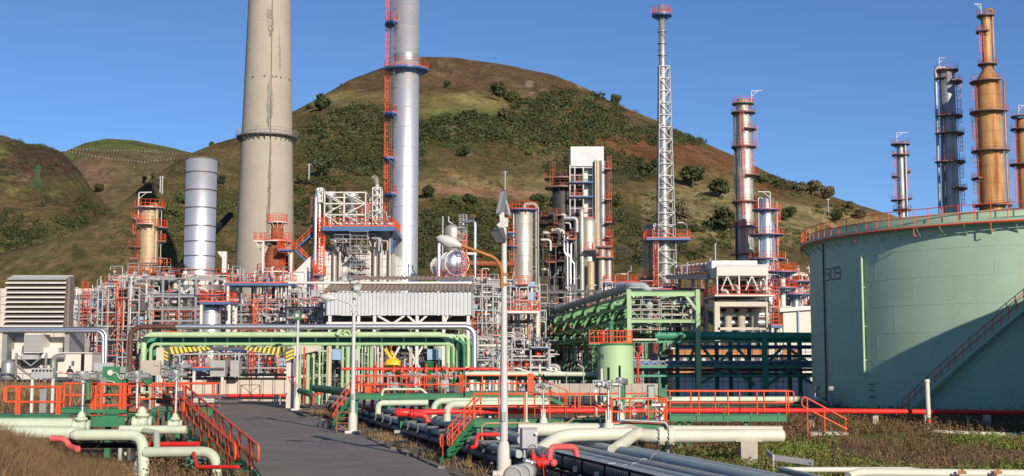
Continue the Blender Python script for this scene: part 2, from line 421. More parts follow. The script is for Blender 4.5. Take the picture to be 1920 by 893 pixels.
def cover_mat(name, s1, s2, amp=0.35, bump=0.5, dist=0.3, dk=1.0):
    m = bpy.data.materials.new(name); m.use_nodes = True
    n = m.node_tree.nodes; l = m.node_tree.links; b = n['Principled BSDF']
    b.inputs['Roughness'].default_value = 0.95; b.inputs['Specular IOR Level'].default_value = 0.1
    a = n.new('ShaderNodeAttribute'); a.attribute_name = 'cover'
    tc = n.new('ShaderNodeTexCoord')
    out = a.outputs['Color']
    for s_, am in ((s1, amp), (s2, amp * 0.9)):
        no = n.new('ShaderNodeTexNoise'); no.inputs['Scale'].default_value = s_; no.inputs['Detail'].default_value = 8; no.inputs['Roughness'].default_value = 0.68
        l.new(tc.outputs['Object'], no.inputs['Vector'])
        mr = n.new('ShaderNodeMapRange'); mr.inputs[1].default_value = 0.3; mr.inputs[2].default_value = 0.7; mr.inputs[3].default_value = (1 - am) * dk; mr.inputs[4].default_value = (1 + am) * dk
        l.new(no.outputs['Fac'], mr.inputs[0])
        mu = n.new('ShaderNodeMix'); mu.data_type = 'RGBA'; mu.blend_type = 'MULTIPLY'; mu.inputs[0].default_value = 1
        l.new(out, mu.inputs[6]); l.new(mr.outputs[0], mu.inputs[7]); out = mu.outputs[2]
    l.new(out, b.inputs['Base Color'])
    bp = n.new('ShaderNodeBump'); bp.inputs['Strength'].default_value = bump; bp.inputs['Distance'].default_value = dist
    l.new(no.outputs['Fac'], bp.inputs['Height']); l.new(bp.outputs[0], b.inputs['Normal'])
    return m
def lerp3(a, b, t): t = np.asarray(t)[..., None]; return a * (1 - t) + np.array(b) * t
def ground_col(x, y):
    w = lat(x, y)
    c = np.ones(x.shape + (3,)) * np.array((0.17, 0.145, 0.115))
    c = lerp3(c, (0.24, 0.22, 0.19), sstep(120, 135, y))                          # yard gravel and slabs
    c = lerp3(c, (0.15, 0.10, 0.055), (1 - sstep(-6, -3, w)) * (1 - sstep(112, 122, y)))   # dry grass bank
    nz = fbm(x * 0.25, y * 0.25, 4, 3)
    rb = sstep(17.5, 20, w) * (1 - sstep(78, 90, y))
    c = lerp3(c, (0.15, 0.105, 0.06), rb)
    c = lerp3(c, (0.11, 0.125, 0.03), rb * sstep(0.46, 0.62, nz))
    c = lerp3(c, (0.13, 0.12, 0.1), sstep(17.5, 20, w) * sstep(80, 90, y) * (1 - sstep(125, 140, y)))
    c = lerp3(c, (0.13, 0.12, 0.055), (sstep(20, 40, np.abs(x)) + sstep(240, 300, y)).clip(0, 1) * sstep(200, 280, y))
    vg = sstep(9, 10, w) * (1 - sstep(17.5, 19, w))
    c = lerp3(c, (0.10, 0.088, 0.07), vg * (1 - sstep(112, 122, y)))
    return c
gx = np.concatenate([-np.geomspace(3200, 75, 14), np.arange(-70, 100, 0.8), np.geomspace(105, 3200, 14)])
gy = np.concatenate([[-120, -60, -20, 0, 10], np.arange(18, 130, 0.8), np.arange(131, 300, 6), np.geomspace(310, 5000, 12)])
ground = grid_mesh('ground', gx, gy, gz, cover_mat('ground_cover', 0.25, 3.0, 0.3, 0.6, 0.12), ground_col)
tag(ground, kind='structure')

# road: asphalt, kerb and ditch edges
MT['asphalt'] = mk('worn_asphalt', (0.20, 0.182, 0.166), 0.9, var=0.18, scale=0.3, rust=0.4, rustc=(0.26, 0.238, 0.215), rscale=0.4, stretch=1, soft=0.35, bump=0.3, spec=0.2)
WR = 7.2
mb = MB()
ts = np.arange(8, 140.1, 2)
for a, b in zip(ts[:-1], ts[1:]):
    mb.add([(0, a, 0.006), (WR, a, 0.006), (WR, b, 0.006), (0, b, 0.006)], [(0, 1, 2, 3)])
mp_ = [x for x in MT['asphalt'].node_tree.nodes if x.bl_idname == 'ShaderNodeMapping'][0]; mp_.inputs['Scale'].default_value = (1.1, .035, 1)
road = mb.build('road', 'asphalt', loc=(0, 0, 0)); tag(road, kind='structure'); road.location = R0; road.rotation_euler.z = math.atan2(0.248, 0.969)
mb = MB()
for t in np.arange(12, 134, 2.4):
    if random.random() < 0.75:
        dz = random.uniform(-0.03, 0.03); dw = random.uniform(-0.04, 0.04)
        mb.beam(RW(WR + 0.2 + dw * 3, t + 0.04, dz), RW(WR + 0.2 + dw * 4, t + random.uniform(1.4, 2.34), dz), 0.3, 0.14)
MT['kerb'] = mk('dirty_kerb', (0.16, 0.14, 0.115), 0.9, var=0.3, scale=1.5, bump=.3)
solo(mb, 'kerb', 'kerb', None, None, kind='structure')
mb = MB(); mb.add([RW(9.4, 20, 0.012), RW(16.9, 20, 0.012), RW(16.9, 128, 0.012), RW(9.4, 128, 0.012)], [(0, 1, 2, 3)])

# ================================================================== HILLS
def interp(pts, u): return np.interp(u, [p[0] for p in pts], [p[1] for p in pts])
class Hill:
    def __init__(s, name, sky, Yr, Y0, us, g=1.5, bump=1.0, seed=1, ns=90):
        s.us = np.array(us, float); s.ns = ns
        sarr = np.linspace(0, 1.0, ns); back = np.linspace(1.03, 1.6, 9)
        S = np.concatenate([sarr, back])
        UU, SS = np.meshgrid(s.us, S)
        yr = interp(Yr, UU); y0 = interp(Y0, UU) if isinstance(Y0, list) else np.full_like(UU, Y0)
        YY = y0 + SS * (yr - y0)
        ff = np.minimum(SS, 1); gg = 1 - (1 - ff) ** g
        gg = np.where(SS > 1, 1 - ((SS - 1) / 0.6) ** 1.5 * 0.9, gg)
        XX = (UU - 960) / F * YY * 1.0
        nz = (fbm(XX / 90, YY / 90, 4, seed) - 0.5) * 2 * 14 * bump + (fbm(XX / 22, YY / 22, 3, seed + 9) - 0.5) * 2 * 3.2 * bump
        env = np.clip(ff * 4, 0, 1) * np.clip((1 - ff) * 3, 0.06, 1)
        zr = 1.0
        z = gg
        # scale each column so that its skyline meets the photographed ridge
        tanr = np.array([(U(960, interp(sky, u), 1.0).z - H) for u in s.us])
        Zm = z * yr * tanr[None, :] 
        Zm = Zm + nz * env * np.clip(tanr[None, :] * 5, 0.1, 1)
        ang = (Zm) / YY
        k = tanr / np.max(ang[:ns], 0)
        Zm = Zm * k[None, :] + H * np.clip(ff * 3, 0, 1)
        s.X, s.Y, s.Z = XX, YY, Zm
        dyr = None
        # pixel row of every vertex
        ry = CP * YY + SP * (Zm - H); rzz = -SP * YY + CP * (Zm - H)
        s.PY = 446.5 - F * rzz / ry; s.PX = 960 + F * XX / ry
    def at(s, px, py):
        i = int(np.argmin(np.abs(s.us - px)))
        for _ in range(3):
            row = s.PY[:s.ns, i]
            mono = np.minimum.accumulate(row)
            j = int(np.argmax(mono <= py)) if (mono <= py).any() else s.ns - 1
            j = max(1, j)
            i2 = int(np.argmin(np.abs(s.PX[j] - px)))
            if i2 == i: break
            i = i2
        a, b = s.PY[j - 1, i], s.PY[j, i]
        f = 0 if abs(a - b) < 1e-6 else min(1, max(0, (a - py) / (a - b)))
        g = lambda A: A[j - 1, i] * (1 - f) + A[j, i] * f
        y = g(s.Y)
        return Vector((U(px, py, y).x, y, g(s.Z)))
    def build(s, name, mat, colfn):
        V = np.stack([s.X, s.Y, s.Z], -1).reshape(-1, 3); ny, nx = s.X.shape
        I = np.arange(nx * ny).reshape(ny, nx)
        Fq = np.stack([I[:-1, :-1], I[:-1, 1:], I[1:, 1:], I[1:, :-1]], -1).reshape(-1, 4)
        me = bpy.data.meshes.new(name); me.from_pydata(V.tolist(), [], Fq.tolist())
        me.polygons.foreach_set('use_smooth', [True] * len(Fq)); me.materials.append(mat)
        C = colfn(s.PX, s.PY, s.X, s.Y).reshape(-1, 3); C = np.concatenate([C, np.ones((len(C), 1))], 1)
        at = me.color_attributes.new('cover', 'FLOAT_COLOR', 'POINT'); at.data.foreach_set('color', C.astype(np.float32).ravel())
        me.update(); o = bpy.data.objects.new(name, me); col.objects.link(o)
        tag(o, kind='structure'); s.obj = o
        return o
hillmat = cover_mat('hill_cover', 0.05, 0.3, 0.45, 1.0, 2.0, 1.0)
big_sky = [(-900, 640), (-400, 560), (-200, 520), (0, 478), (100, 446), (160, 424), (205, 396), (260, 350), (300, 318), (345, 290), (400, 268), (440, 257), (550, 206), (600, 179), (650, 150), (715, 126), (790, 106), (850, 108), (950, 122), (1040, 141), (1100, 165), (1150, 192), (1230, 224), (1300, 257), (1380, 292), (1450, 326), (1500, 347), (1560, 367), (1600, 380), (1680, 404), (1760, 432), (1850, 462), (2000, 505), (2300, 565), (2800, 630)]
bigH = Hill('hill', big_sky, [(-900, 320), (150, 345), (240, 375), (340, 470), (440, 600), (600, 760), (800, 960), (1300, 900), (1700, 760), (2800, 700)], 290, np.arange(-900, 2800, 7), 1.45, 1.0, 3, 120)
def blob(px, py, cx, cy, rx, ry, n, soft=0.35): 
    d = np.sqrt(((px - cx) / rx) ** 2 + ((py - cy) / ry) ** 2) + (n - 0.5) * 0.9
    return 1 - sstep(1 - soft, 1 + soft, d)
def band(py, a, b, s=6): return sstep(a - s, a + s, py) * (1 - sstep(b - s, b + s, py))
def big_col(px, py, x, y):
    n1 = fbm(px / 38, py / 16, 4, 21); n2 = fbm(px / 14, py / 7, 4, 33); n3 = fbm(px / 90, py / 40, 3, 41)
    c = np.ones(px.shape + (3,)) * np.array((0.135, 0.098, 0.044))                       # brown rough grass
    c = lerp3(c, (0.165, 0.115, 0.048), sstep(0.42, 0.62, n1))
    c = lerp3(c, (0.10, 0.088, 0.034), sstep(0.5, 0.66, n2))
    c = lerp3(c, (0.125, 0.080, 0.040), (1 - sstep(165, 195, py + (n1 - .5) * 30)))      # heather on the summit
    c = lerp3(c, (0.17, 0.125, 0.075), (1 - sstep(165, 195, py)) * sstep(0.56, 0.7, n2) * 0.7)
    # summit meadow
    c = lerp3(c, (0.23, 0.19, 0.07), blob(px, py, 850, 196, 112, 22, n1, 0.15))
    c = lerp3(c, (0.165, 0.19, 0.055), blob(px, py, 865, 212, 80, 9, n1, 0.3))
    c = lerp3(c, (0.225, 0.18, 0.07), blob(px, py, 650, 186, 100, 15, n1, 0.2))
    # wooded belt
    wood = blob(px, py, 700, 265, 130, 75, n1) 
    wood = np.maximum(wood, blob(px, py, 880, 246, 120, 34, n1)); wood = np.maximum(wood, blob(px, py, 1060, 235, 120, 55, n1))
    wood = np.maximum(wood, blob(px, py, 1250, 255, 110, 26, n1)); wood = np.maximum(wood, blob(px, py, 1130, 320, 120, 30, n1))
    wood = np.maximum(wood, band(py, 385, 520) * sstep(0.40, 0.56, n1) * (1 - sstep(1300, 1400, px)) * sstep(540, 600, px))
    wood = np.maximum(wood, blob(px, py, 420, 430, 130, 70, n1) * sstep(.4, .55, n2))
    c = lerp3(c, (0.075, 0.072, 0.028), wood * 0.85)
    # bracken
    br = np.maximum(blob(px, py, 1200, 275, 130, 22, n1), blob(px, py, 1360, 300, 110, 20, n1))
    br = np.maximum(br, blob(px, py, 1120, 215, 70, 22, n1) * 0.8); br = np.maximum(br, blob(px, py, 1480, 350, 90, 10, n1))
    c = lerp3(c, (0.185, 0.085, 0.036), br * sstep(.3, .5, n2 + .1))
    # tan pasture on the right
    tan = blob(px, py, 1310, 380, 110, 42, n1, 0.2)
    tan = np.maximum(tan, sstep(0, 14, py - np.interp(px, [1250, 1350, 1450, 1700], [330, 345, 372, 400])) * (1 - sstep(440, 470, py)) * sstep(1240, 1290, px))
    c = lerp3(c, (0.275, 0.215, 0.10), tan * 0.95)
    c = lerp3(c, (0.14, 0.125, 0.045), tan * sstep(0.55, 0.7, n2) * 0.6)
    # lower pasture and the cut track
    c = lerp3(c, (0.23, 0.185, 0.08), blob(px, py, 930, 350, 140, 22, n1, 0.2))
    track = np.abs(py - (362 + (px - 900) * 0.055 + (n3 - .5) * 10)); 
    c = lerp3(c, (0.33, 0.19, 0.105), (1 - sstep(6, 11, track)) * sstep(780, 800, px) * (1 - sstep(1000, 1030, px)))
    tr2 = np.abs(py - (405 - (px - 800) * 0.02 + (n3 - .5) * 14))
    c = lerp3(c, (0.25, 0.17, 0.085), (1 - sstep(1.5, 3, tr2)) * sstep(800, 830, px) * (1 - sstep(930, 960, px)))
    rk = blob(px, py, 820, 243, 50, 10, n2, 0.1) * sstep(0.55, 0.6, n2)
    c = lerp3(c, (0.40, 0.30, 0.22), rk)
    rk = blob(px, py, 1030, 165, 70, 22, n2, 0.1) * sstep(0.62, 0.68, n2); c = lerp3(c, (0.33, 0.27, 0.2), rk * 0.8)
    c = lerp3(c, (0.30, 0.19, 0.11), blob(px, py, 632, 324, 20, 6, n2, 0.2))
    c = lerp3(c, (0.28, 0.17, 0.10), (1 - sstep(2, 5, np.abs(px - (615 + (py - 215) * 0.25 + (n3 - .5) * 16)))) * band(py, 210, 262) * .8)
    c = lerp3(c, (0.26, 0.16, 0.075), (1 - sstep(3, 7, np.abs(py - (400 + (px - 240) * -0.62 + (n3 - .5) * 20)))) * sstep(140, 180, px) * (1 - sstep(300, 330, px)) * 0.6)
    c = lerp3(c, (0.15, 0.11, 0.05), (1 - sstep(280, 340, px)) * sstep(0.45, 0.6, n1) * 0.7)
    c = lerp3(c, (0.08, 0.08, 0.03), (1 - sstep(330, 420, px)) * sstep(0.5, 0.6, n2) * 0.8)
    return c
bigH.build('hill', hillmat, big_col)
left_sky = [(-900, 215), (-300, 225), (-60, 246), (0, 257), (40, 270), (75, 274), (105, 284), (140, 318), (165, 355), (200, 392), (240, 430), (300, 470), (380, 520)]
leftH = Hill('hill', left_sky, [(-900, 800), (380, 700)], 420, np.arange(-900, 380, 7), 1.4, 0.9, 17, 90)
def left_col(px, py, x, y):
    n1 = fbm(px / 34, py / 18, 4, 51); n2 = fbm(px / 13, py / 7, 4, 63)
    c = np.ones(px.shape + (3,)) * np.array((0.115, 0.105, 0.042))
    c = lerp3(c, (0.145, 0.145, 0.048), sstep(0.5, 0.64, n1))
    c = lerp3(c, (0.095, 0.062, 0.035), sstep(0.5, 0.62, n2) * 0.9)
    c = lerp3(c, (0.10, 0.062, 0.04), blob(px, py, 80, 305, 70, 30, n1))
    c = lerp3(c, (0.135, 0.092, 0.042), band(py, 370, 420, 15) * 0.7)
    pth = np.abs(px - (48 - (py - 335) * 0.75)); c = lerp3(c, (0.22, 0.14, 0.08), (1 - sstep(1.5, 3.2, pth)) * band(py, 325, 375, 3))
    c = lerp3(c, (0.075, 0.08, 0.03), sstep(410, 440, py) * sstep(0.45, 0.6, n2))
    return c
leftH.build('hill', hillmat, left_col)
back_sky = [(-200, 300), (40, 287), (90, 286), (115, 283), (150, 268), (190, 260), (240, 263), (300, 274), (350, 286), (420, 300), (520, 330), (700, 420)]
backH = Hill('hill', back_sky, [(-200, 1350), (700, 1350)], 700, np.arange(-200, 700, 7), 1.5, 0.7, 29, 80)
def back_col(px, py, x, y):
    n1 = fbm(px / 34, py / 16, 4, 71); n2 = fbm(px / 12, py / 6, 4, 83)
    c = np.ones(px.shape + (3,)) * np.array((0.155, 0.120, 0.058))
    c = lerp3(c, (0.20, 0.125, 0.078), blob(px, py, 150, 330, 60, 40, n1))
    c = lerp3(c, (0.115, 0.15, 0.04), 1 - sstep(276, 286, py + (n1 - .5) * 16))
    c = lerp3(c, (0.12, 0.16, 0.042), blob(px, py, 120, 294, 40, 8, n1))
    c = lerp3(c, (0.11, 0.085, 0.045), sstep(0.54, 0.66, n2) * 0.7)
    return c
backH.build('hill', hillmat, back_col)

# ------------------------------------------------------------------ trees and scrub
def crown_mb(mb, R, hgt, nl, leaf, seed, base=0.0, lobes=6):
    r = np.random.default_rng(seed)
    L = [(0, 0, hgt * 0.5, R * 0.75)]
    for i in range(lobes):
        a = r.uniform(0, 2 * PI); d = R * r.uniform(0.3, 0.62); L.append((d * math.cos(a), d * math.sin(a), hgt * r.uniform(0.25, 0.8), R * r.uniform(0.32, 0.55)))
    vs = []; fs = []
    for i in range(nl):
        cx, cy, cz, cr = L[r.integers(len(L))]
        v = r.normal(size=3); v /= np.linalg.norm(v)
        p = np.array((cx, cy, cz)) + v * cr * (0.55 + 0.5 * r.random()) * np.array((1, 1, hgt / (2 * R) * 1.1))
        if p[2] < 0: p[2] = abs(p[2]) * 0.3
        p[2] += base
        n = v + r.normal(size=3) * 0.6; n /= np.linalg.norm(n)
        t = np.cross(n, r.normal(size=3)); t /= np.linalg.norm(t); b = np.cross(n, t)
        s = leaf * r.uniform(0.6, 1.3); k = len(vs)
        vs += [p + t * s, p + b * s * 0.8, p - t * s, p - b * s * 0.8]; fs.append((k, k + 1, k + 2, k + 3))
    mb.add(vs, fs); return mb
_proto = {}
def tree_meshes(kind, v):
    key = (kind, v)
    if key in _proto: return _proto[key]
    c = MB(); t = MB(); s = 100 + v * 13 + hash_kind[kind]
    if kind == 'bush': crown_mb(c, 1.0, 1.5, 800, 0.15, s, 0.0, 7); t.tube([(0, 0, -0.4), (0, 0, 0.6)], [0.12, 0.06], 6)
    elif kind == 'oak': crown_mb(c, 1.0, 1.45, 1100, 0.125, s, 0.3, 10); t.tube([(0, 0, -0.4), (0.03, 0, 0.5), (0.1, 0, 1.0)], [0.12, 0.08, 0.04], 6); t.tube([(0.02, 0, 0.45), (-0.3, 0.1, 0.95)], [0.05, 0.02], 5); t.tube([(0.02, 0, 0.5), (0.2, -0.25, 1.0)], [0.05, 0.02], 5)
    else:
        crown_mb(c, 0.62, 1.6, 420, 0.11, s, 1.3, 7); t.tube([(0, 0, -0.3), (0.02, 0, 1.2), (0.05, 0, 2.6)], [0.07, 0.05, 0.02], 6)
        for q in range(4): a = q * 1.7 + v; t.tube([(0.02, 0, 1.2 + q * 0.3), (0.4 * math.cos(a), 0.4 * math.sin(a), 1.7 + q * 0.3)], [0.03, 0.012], 5)
    def me(mbb, nm):
        m = bpy.data.meshes.new(nm); m.from_pydata([tuple(x) for x in mbb.v], [], mbb.f); m.polygons.foreach_set('use_smooth', mbb.sm); m.update(); return m
    _proto[key] = (me(c, 'crown'), me(t, 'trunk')); return _proto[key]
hash_kind = {'bush': 1, 'oak': 2, 'pine': 3}
TM = {}
def tree(hill, px, py, size, kind, leaf, label, name, cat, group=None, sink=0.0):
    """size = half width of the crown in photograph pixels; py = row of the foot"""
    p = hill.at(px, py); R = M(size, p.y)
    v = random.randrange(5)
    cm, tm = tree_meshes(kind, v)
    key = (kind, v, leaf)
    if key not in TM:
        a = cm.copy(); a.materials.append(MT[leaf]); b = tm.copy(); b.materials.append(MT['trunk']); TM[key] = (a, b)
    root = thing(name, label, cat, p, group)
    for nm, me in (('crown', TM[key][0]), ('trunk', TM[key][1])):
        o = bpy.data.objects.new(nm, me); col.objects.link(o); o.parent = root; WL[o] = WL[root]
    root.scale = (R, R, R * random.uniform(0.9, 1.1)); root.rotation_euler.z = random.uniform(0, 6.28)
    return root
TL = [
 (bigH, 606, 208, 20, 'bush', 'leafd', 'broad dark bush at the top edge of the wood just right of the concrete chimney'),
 (bigH, 579, 207, 9, 'bush', 'leafd', 'small round bush beside the broad dark bush right of the concrete chimney'),
 (bigH, 603, 332, 22, 'bush', 'leafd', 'large dark bush low on the slope between the two chimneys'),
 (bigH, 566, 344, 13, 'bush', 'leafm', 'smaller bush left of the large dark bush between the chimneys'),
 (bigH, 885, 222, 10, 'oak', 'leafd', 'lone round tree standing on the green summit meadow'),
 (bigH, 936, 190, 18, 'oak', 'leafd', 'dark tree at the upper right corner of the summit meadow'),
 (bigH, 960, 196, 16, 'oak', 'leafm', 'tree just right of the dark tree at the meadow corner'),
 (bigH, 945, 226, 14, 'oak', 'leafg', 'thin tree with a pale trunk at the right end of the meadow'),
 (bigH, 870, 296, 14, 'bush', 'leafd', 'dark spreading bush alone on the brown slope below the rocks'),
 (bigH, 993, 293, 8, 'bush', 'leafy', 'small bright green bush in the middle of the brown slope'),
 (bigH, 837, 165, 9, 'bush', 'leafd', 'low dark bush on the heather of the summit'),
 (bigH, 803, 374, 15, 'oak', 'leafd', 'dark tree beside the silver chimney on the upper edge of the orange track'),
 (bigH, 850, 384, 14, 'bush', 'leafm', 'bush hanging over the cut face of the orange track'),
 (bigH, 882, 382, 14, 'bush', 'leafd', 'second bush along the cut face of the orange track'),
 (bigH, 1010, 390, 17, 'bush', 'leafd', 'bush behind the tall column with the looped overhead pipe'),
 (bigH, 1040, 388, 14, 'bush', 'leafd', 'bush tucked against the dark reactor tower on its left'),
 (bigH, 1152, 392, 15, 'oak', 'leafd', 'round dark tree just right of the dark reactor tower'),
 (bigH, 1155, 198, 12, 'oak', 'leafm', 'lone tree breaking the skyline on the ridge left of the lattice flare tower'),
 (bigH, 1300, 352, 25, 'oak', 'leafd', 'large oak on the tan pasture right of the lattice flare tower'),
 (bigH, 1350, 372, 23, 'oak', 'leafd', 'oak on the tan pasture left of the tall banded column'),
 (bigH, 1360, 440, 28, 'oak', 'leafd', 'biggest oak on the lower pasture left of the tall banded column'),
 (bigH, 1270, 420, 26, 'oak', 'leafg', 'greyish tree beside the foot of the lattice flare tower'),
 (bigH, 1302, 436, 11, 'bush', 'leafd', 'small bush between the two large lower oaks'),
 (bigH, 1424, 392, 16, 'oak', 'leafg', 'tree half hidden behind the short platformed column'),
 (bigH, 1478, 416, 16, 'oak', 'leafd', 'compact dark green tree on the pasture left of the big tank'),
 (bigH, 1568, 420, 13, 'oak', 'leafd', 'tree just above the rim at the left end of the big tank'),
 (bigH, 1613, 412, 12, 'oak', 'leafg', 'low spreading tree above the tank rim right of its neighbour'),
 (bigH, 1594, 392, 10, 'bush', 'leafg', 'dark bush at the right end of the bare wood on the ridge'),
 (bigH, 1500, 362, 13, 'oak', 'leafg', 'left tree of the leafless wood on the right ridge'),
 (bigH, 1524, 368, 20, 'oak', 'leafg', 'biggest tree of the leafless wood on the right ridge'),
 (bigH, 1552, 376, 16, 'oak', 'leafg', 'right tree of the leafless wood on the right ridge'),
 (bigH, 1430, 345, 14, 'bush', 'leafm', 'green bush on the slope right of the tall banded column'),
 (bigH, 1455, 352, 12, 'bush', 'leafm', 'green bush nearer the ridge wood than the banded column'),
 (bigH, 1240, 318, 18, 'bush', 'leafd', 'bush directly behind the lattice flare tower'),
 (bigH, 1213, 330, 16, 'bush', 'leafd', 'bush between reactor tower and lattice flare tower'),
 (backH, 185, 362, 11, 'oak', 'leafd', 'tall dark tree alone in the valley between the left hills'),
 (bigH, 398, 272, 7, 'oak', 'leafm', 'little tree on the skyline left of the concrete chimney'),
 (bigH, 412, 346, 13, 'bush', 'leafd', 'round bush between the grey stack and the concrete chimney'),
 (bigH, 318, 406, 17, 'bush', 'leafm', 'bush above and right of the tan column'),
 (bigH, 315, 402, 9, 'bush', 'leafd', 'small dark bush close to the top of the tan column'),
 (bigH, 338, 382, 14, 'bush', 'leafm', 'bush between the tan column and the grey stack'),
 (bigH, 286, 352, 10, 'pine', 'leafg', 'thin tree with bare trunk at the head of the valley'),
 (bigH, 270, 358, 9, 'pine', 'leafg', 'spindly tree left of the bare trunked tree above the valley'),
 (bigH, 330, 322, 10, 'pine', 'leafg', 'spindly tree on the spur left of the grey stack top'),
]
for k, t in enumerate(TL):
    nm = 'bush' if t[4] == 'bush' else 'tree'
    tree(t[0], t[1], t[2], t[3], t[4], t[5], t[6], nm, nm)
# the woods read as a mass: one object per wood
def scatter(hill, name, zones, leaf, nface, seed, label=None):
    r = np.random.default_rng(seed); vs = []; fs = []
    for (cx, cy, rx, ry, num, s0, s1, cl) in zones:
        k = 0; tries = 0
        while k < num and tries < num * 6:
            tries += 1
            a = r.uniform(0, 2 * PI); d = math.sqrt(r.random())
            px = cx + rx * d * math.cos(a); py = cy + ry * d * math.sin(a)
            if float(fbm(px / 17, py / 8, 3, seed)) < cl + .07 * (cl > 0): continue
            if py < np.interp(px, [p[0] for p in big_sky], [p[1] for p in big_sky]) + 2 and hill is bigH: continue
            p = hill.at(px, py)
            if p.y < 296: continue
            k += 1; R = M(s0 + (s1 - s0) * r.random() ** 1.7, p.y)
            hh = R * r.uniform(0.8, 1.3)
            for q in range(nface * (2 if nface > 8 else 1)):
                v = r.normal(size=3); v /= np.linalg.norm(v); v[2] = abs(v[2])
                c = np.array(p) + v * np.array((R, R, hh)) * (0.6 + 0.45 * r.random())
                n = v + r.normal(size=3) * 0.55; n /= np.linalg.norm(n)
                t = np.cross(n, r.normal(size=3)); t /= np.linalg.norm(t); b = np.cross(n, t); s = R * r.uniform(0.11, 0.25) * (1 if nface > 8 else 1.5); i = len(vs)
                vs += [c + t * s, c + b * s, c - t * s, c - b * s]; fs.append((i, i + 1, i + 2, i + 3))
    mb = MB(); mb.add(vs, fs)
    o = mb.build(name, leaf); tag(o, label, 'scrub', kind='stuff'); return o
scatter(bigH, 'hillside_scrub', [(680, 265, 120, 65, 630, 5.0, 12.2, 0.35), (880, 244, 105, 26, 390, 5.0, 12.2, 0.35), (1060, 225, 110, 52, 630, 5.0, 12.2, 0.38), (1260, 255, 100, 20, 180, 3.8, 9.5, 0.4), (1130, 320, 110, 28, 255, 5.0, 10.8, 0.42), (900, 450, 200, 65, 780, 5.0, 12.2, 0.36), (1200, 450, 160, 50, 390, 5.0, 12.2, 0.4), (600, 400, 60, 70, 300, 5.0, 10.8, 0.4), (1560, 395, 40, 12, 45, 3.8, 8.1, .3), (1460, 345, 70, 14, 135, 3.8, 8.1, .4)], 'leafd', 16, 5, 'dark green scrub wood covering the middle of the hillside')
scatter(bigH, 'hillside_scrub', [(680, 290, 120, 80, 495, 3.8, 9.5, 0.4), (880, 250, 105, 30, 240, 3.8, 9.5, 0.4), (1060, 245, 120, 60, 390, 3.8, 10.8, 0.42), (900, 440, 220, 70, 630, 3.8, 9.5, 0.4), (400, 430, 130, 80, 480, 3.8, 9.5, 0.42), (1220, 420, 200, 60, 300, 3.8, 9.5, 0.45), (1460, 450, 140, 25, 240, 5.0, 9.5, .35), (1300, 250, 80, 20, 120, 3.8, 8.1, .4)], 'leafm', 14, 6, 'mid green bushes mixed through the hillside wood')
scatter(bigH, 'hillside_scrub', [(850, 140, 280, 38, 240, 2.5, 5.4, 0.45), (1060, 260, 140, 50, 300, 3.8, 9.5, 0.4), (700, 230, 90, 40, 180, 3.8, 8.1, 0.4), (850, 320, 190, 40, 225, 2.5, 6.8, 0.5), (1200, 210, 90, 30, 135, 2.5, 6.8, .45), (420, 350, 90, 90, 180, 2.5, 6.8, .45), (280, 450, 90, 50, 240, 3.8, 8.1, .45), (1400, 320, 80, 25, 90, 2.5, 6.8, .4), (1520, 362, 50, 10, 90, 3.8, 8.1, .3)], 'leafg', 12, 7, 'grey brown gorse and heather dotted over the hillside')
scatter(leftH, 'hillside_scrub', [(60, 460, 170, 55, 630, 3.8, 10.8, 0.42), (110, 410, 110, 40, 240, 3.8, 8.1, 0.46), (50, 300, 80, 35, 195, 2.5, 6.8, .46)], 'leafd', 14, 8, 'dark scrub over the lower part of the left hill')
scatter(leftH, 'hillside_scrub', [(80, 470, 170, 50, 390, 3.8, 9.5, 0.42), (60, 350, 120, 60, 180, 2.5, 5.4, .5), (20, 262, 90, 10, 75, 2.5, 5.4, .3)], 'leafg', 12, 9, 'grey brown scrub over the left hill')
scatter(bigH, 'hillside_scrub', [(850, 150, 330, 45, 500, .7, 2.2, 0.0), (620, 260, 90, 80, 260, .8, 2.4, 0.0), (900, 330, 160, 60, 420, .8, 2.2, .0), (1200, 270, 200, 60, 500, .8, 2.4, .0), (1420, 370, 200, 50, 360, .7, 2, .0), (300, 430, 180, 110, 700, .9, 2.6, .0), (470, 400, 120, 110, 300, .9, 2.4, .0)], 'leafg', 7, 17, 'fine brown heath tufts all over the hillside')
scatter(bigH, 'hillside_scrub', [(620, 300, 90, 80, 200, .9, 2.6, 0.0), (900, 350, 160, 60, 260, .9, 2.6, .0), (1200, 300, 200, 60, 300, .9, 2.6, .0), (260, 440, 170, 100, 420, 1, 3, .0)], 'leafm', 7, 18, 'fine green tufts over the hillside')
scatter(leftH, 'hillside_scrub', [(80, 400, 180, 130, 700, .8, 2.4, 0.0)], 'leafd', 7, 19, 'fine dark tufts over the left hill')
scatter(backH, 'hillside_scrub', [(220, 320, 140, 60, 260, .6, 1.8, 0.3)], 'leafg', 7, 20, 'fine tufts over the back hill')
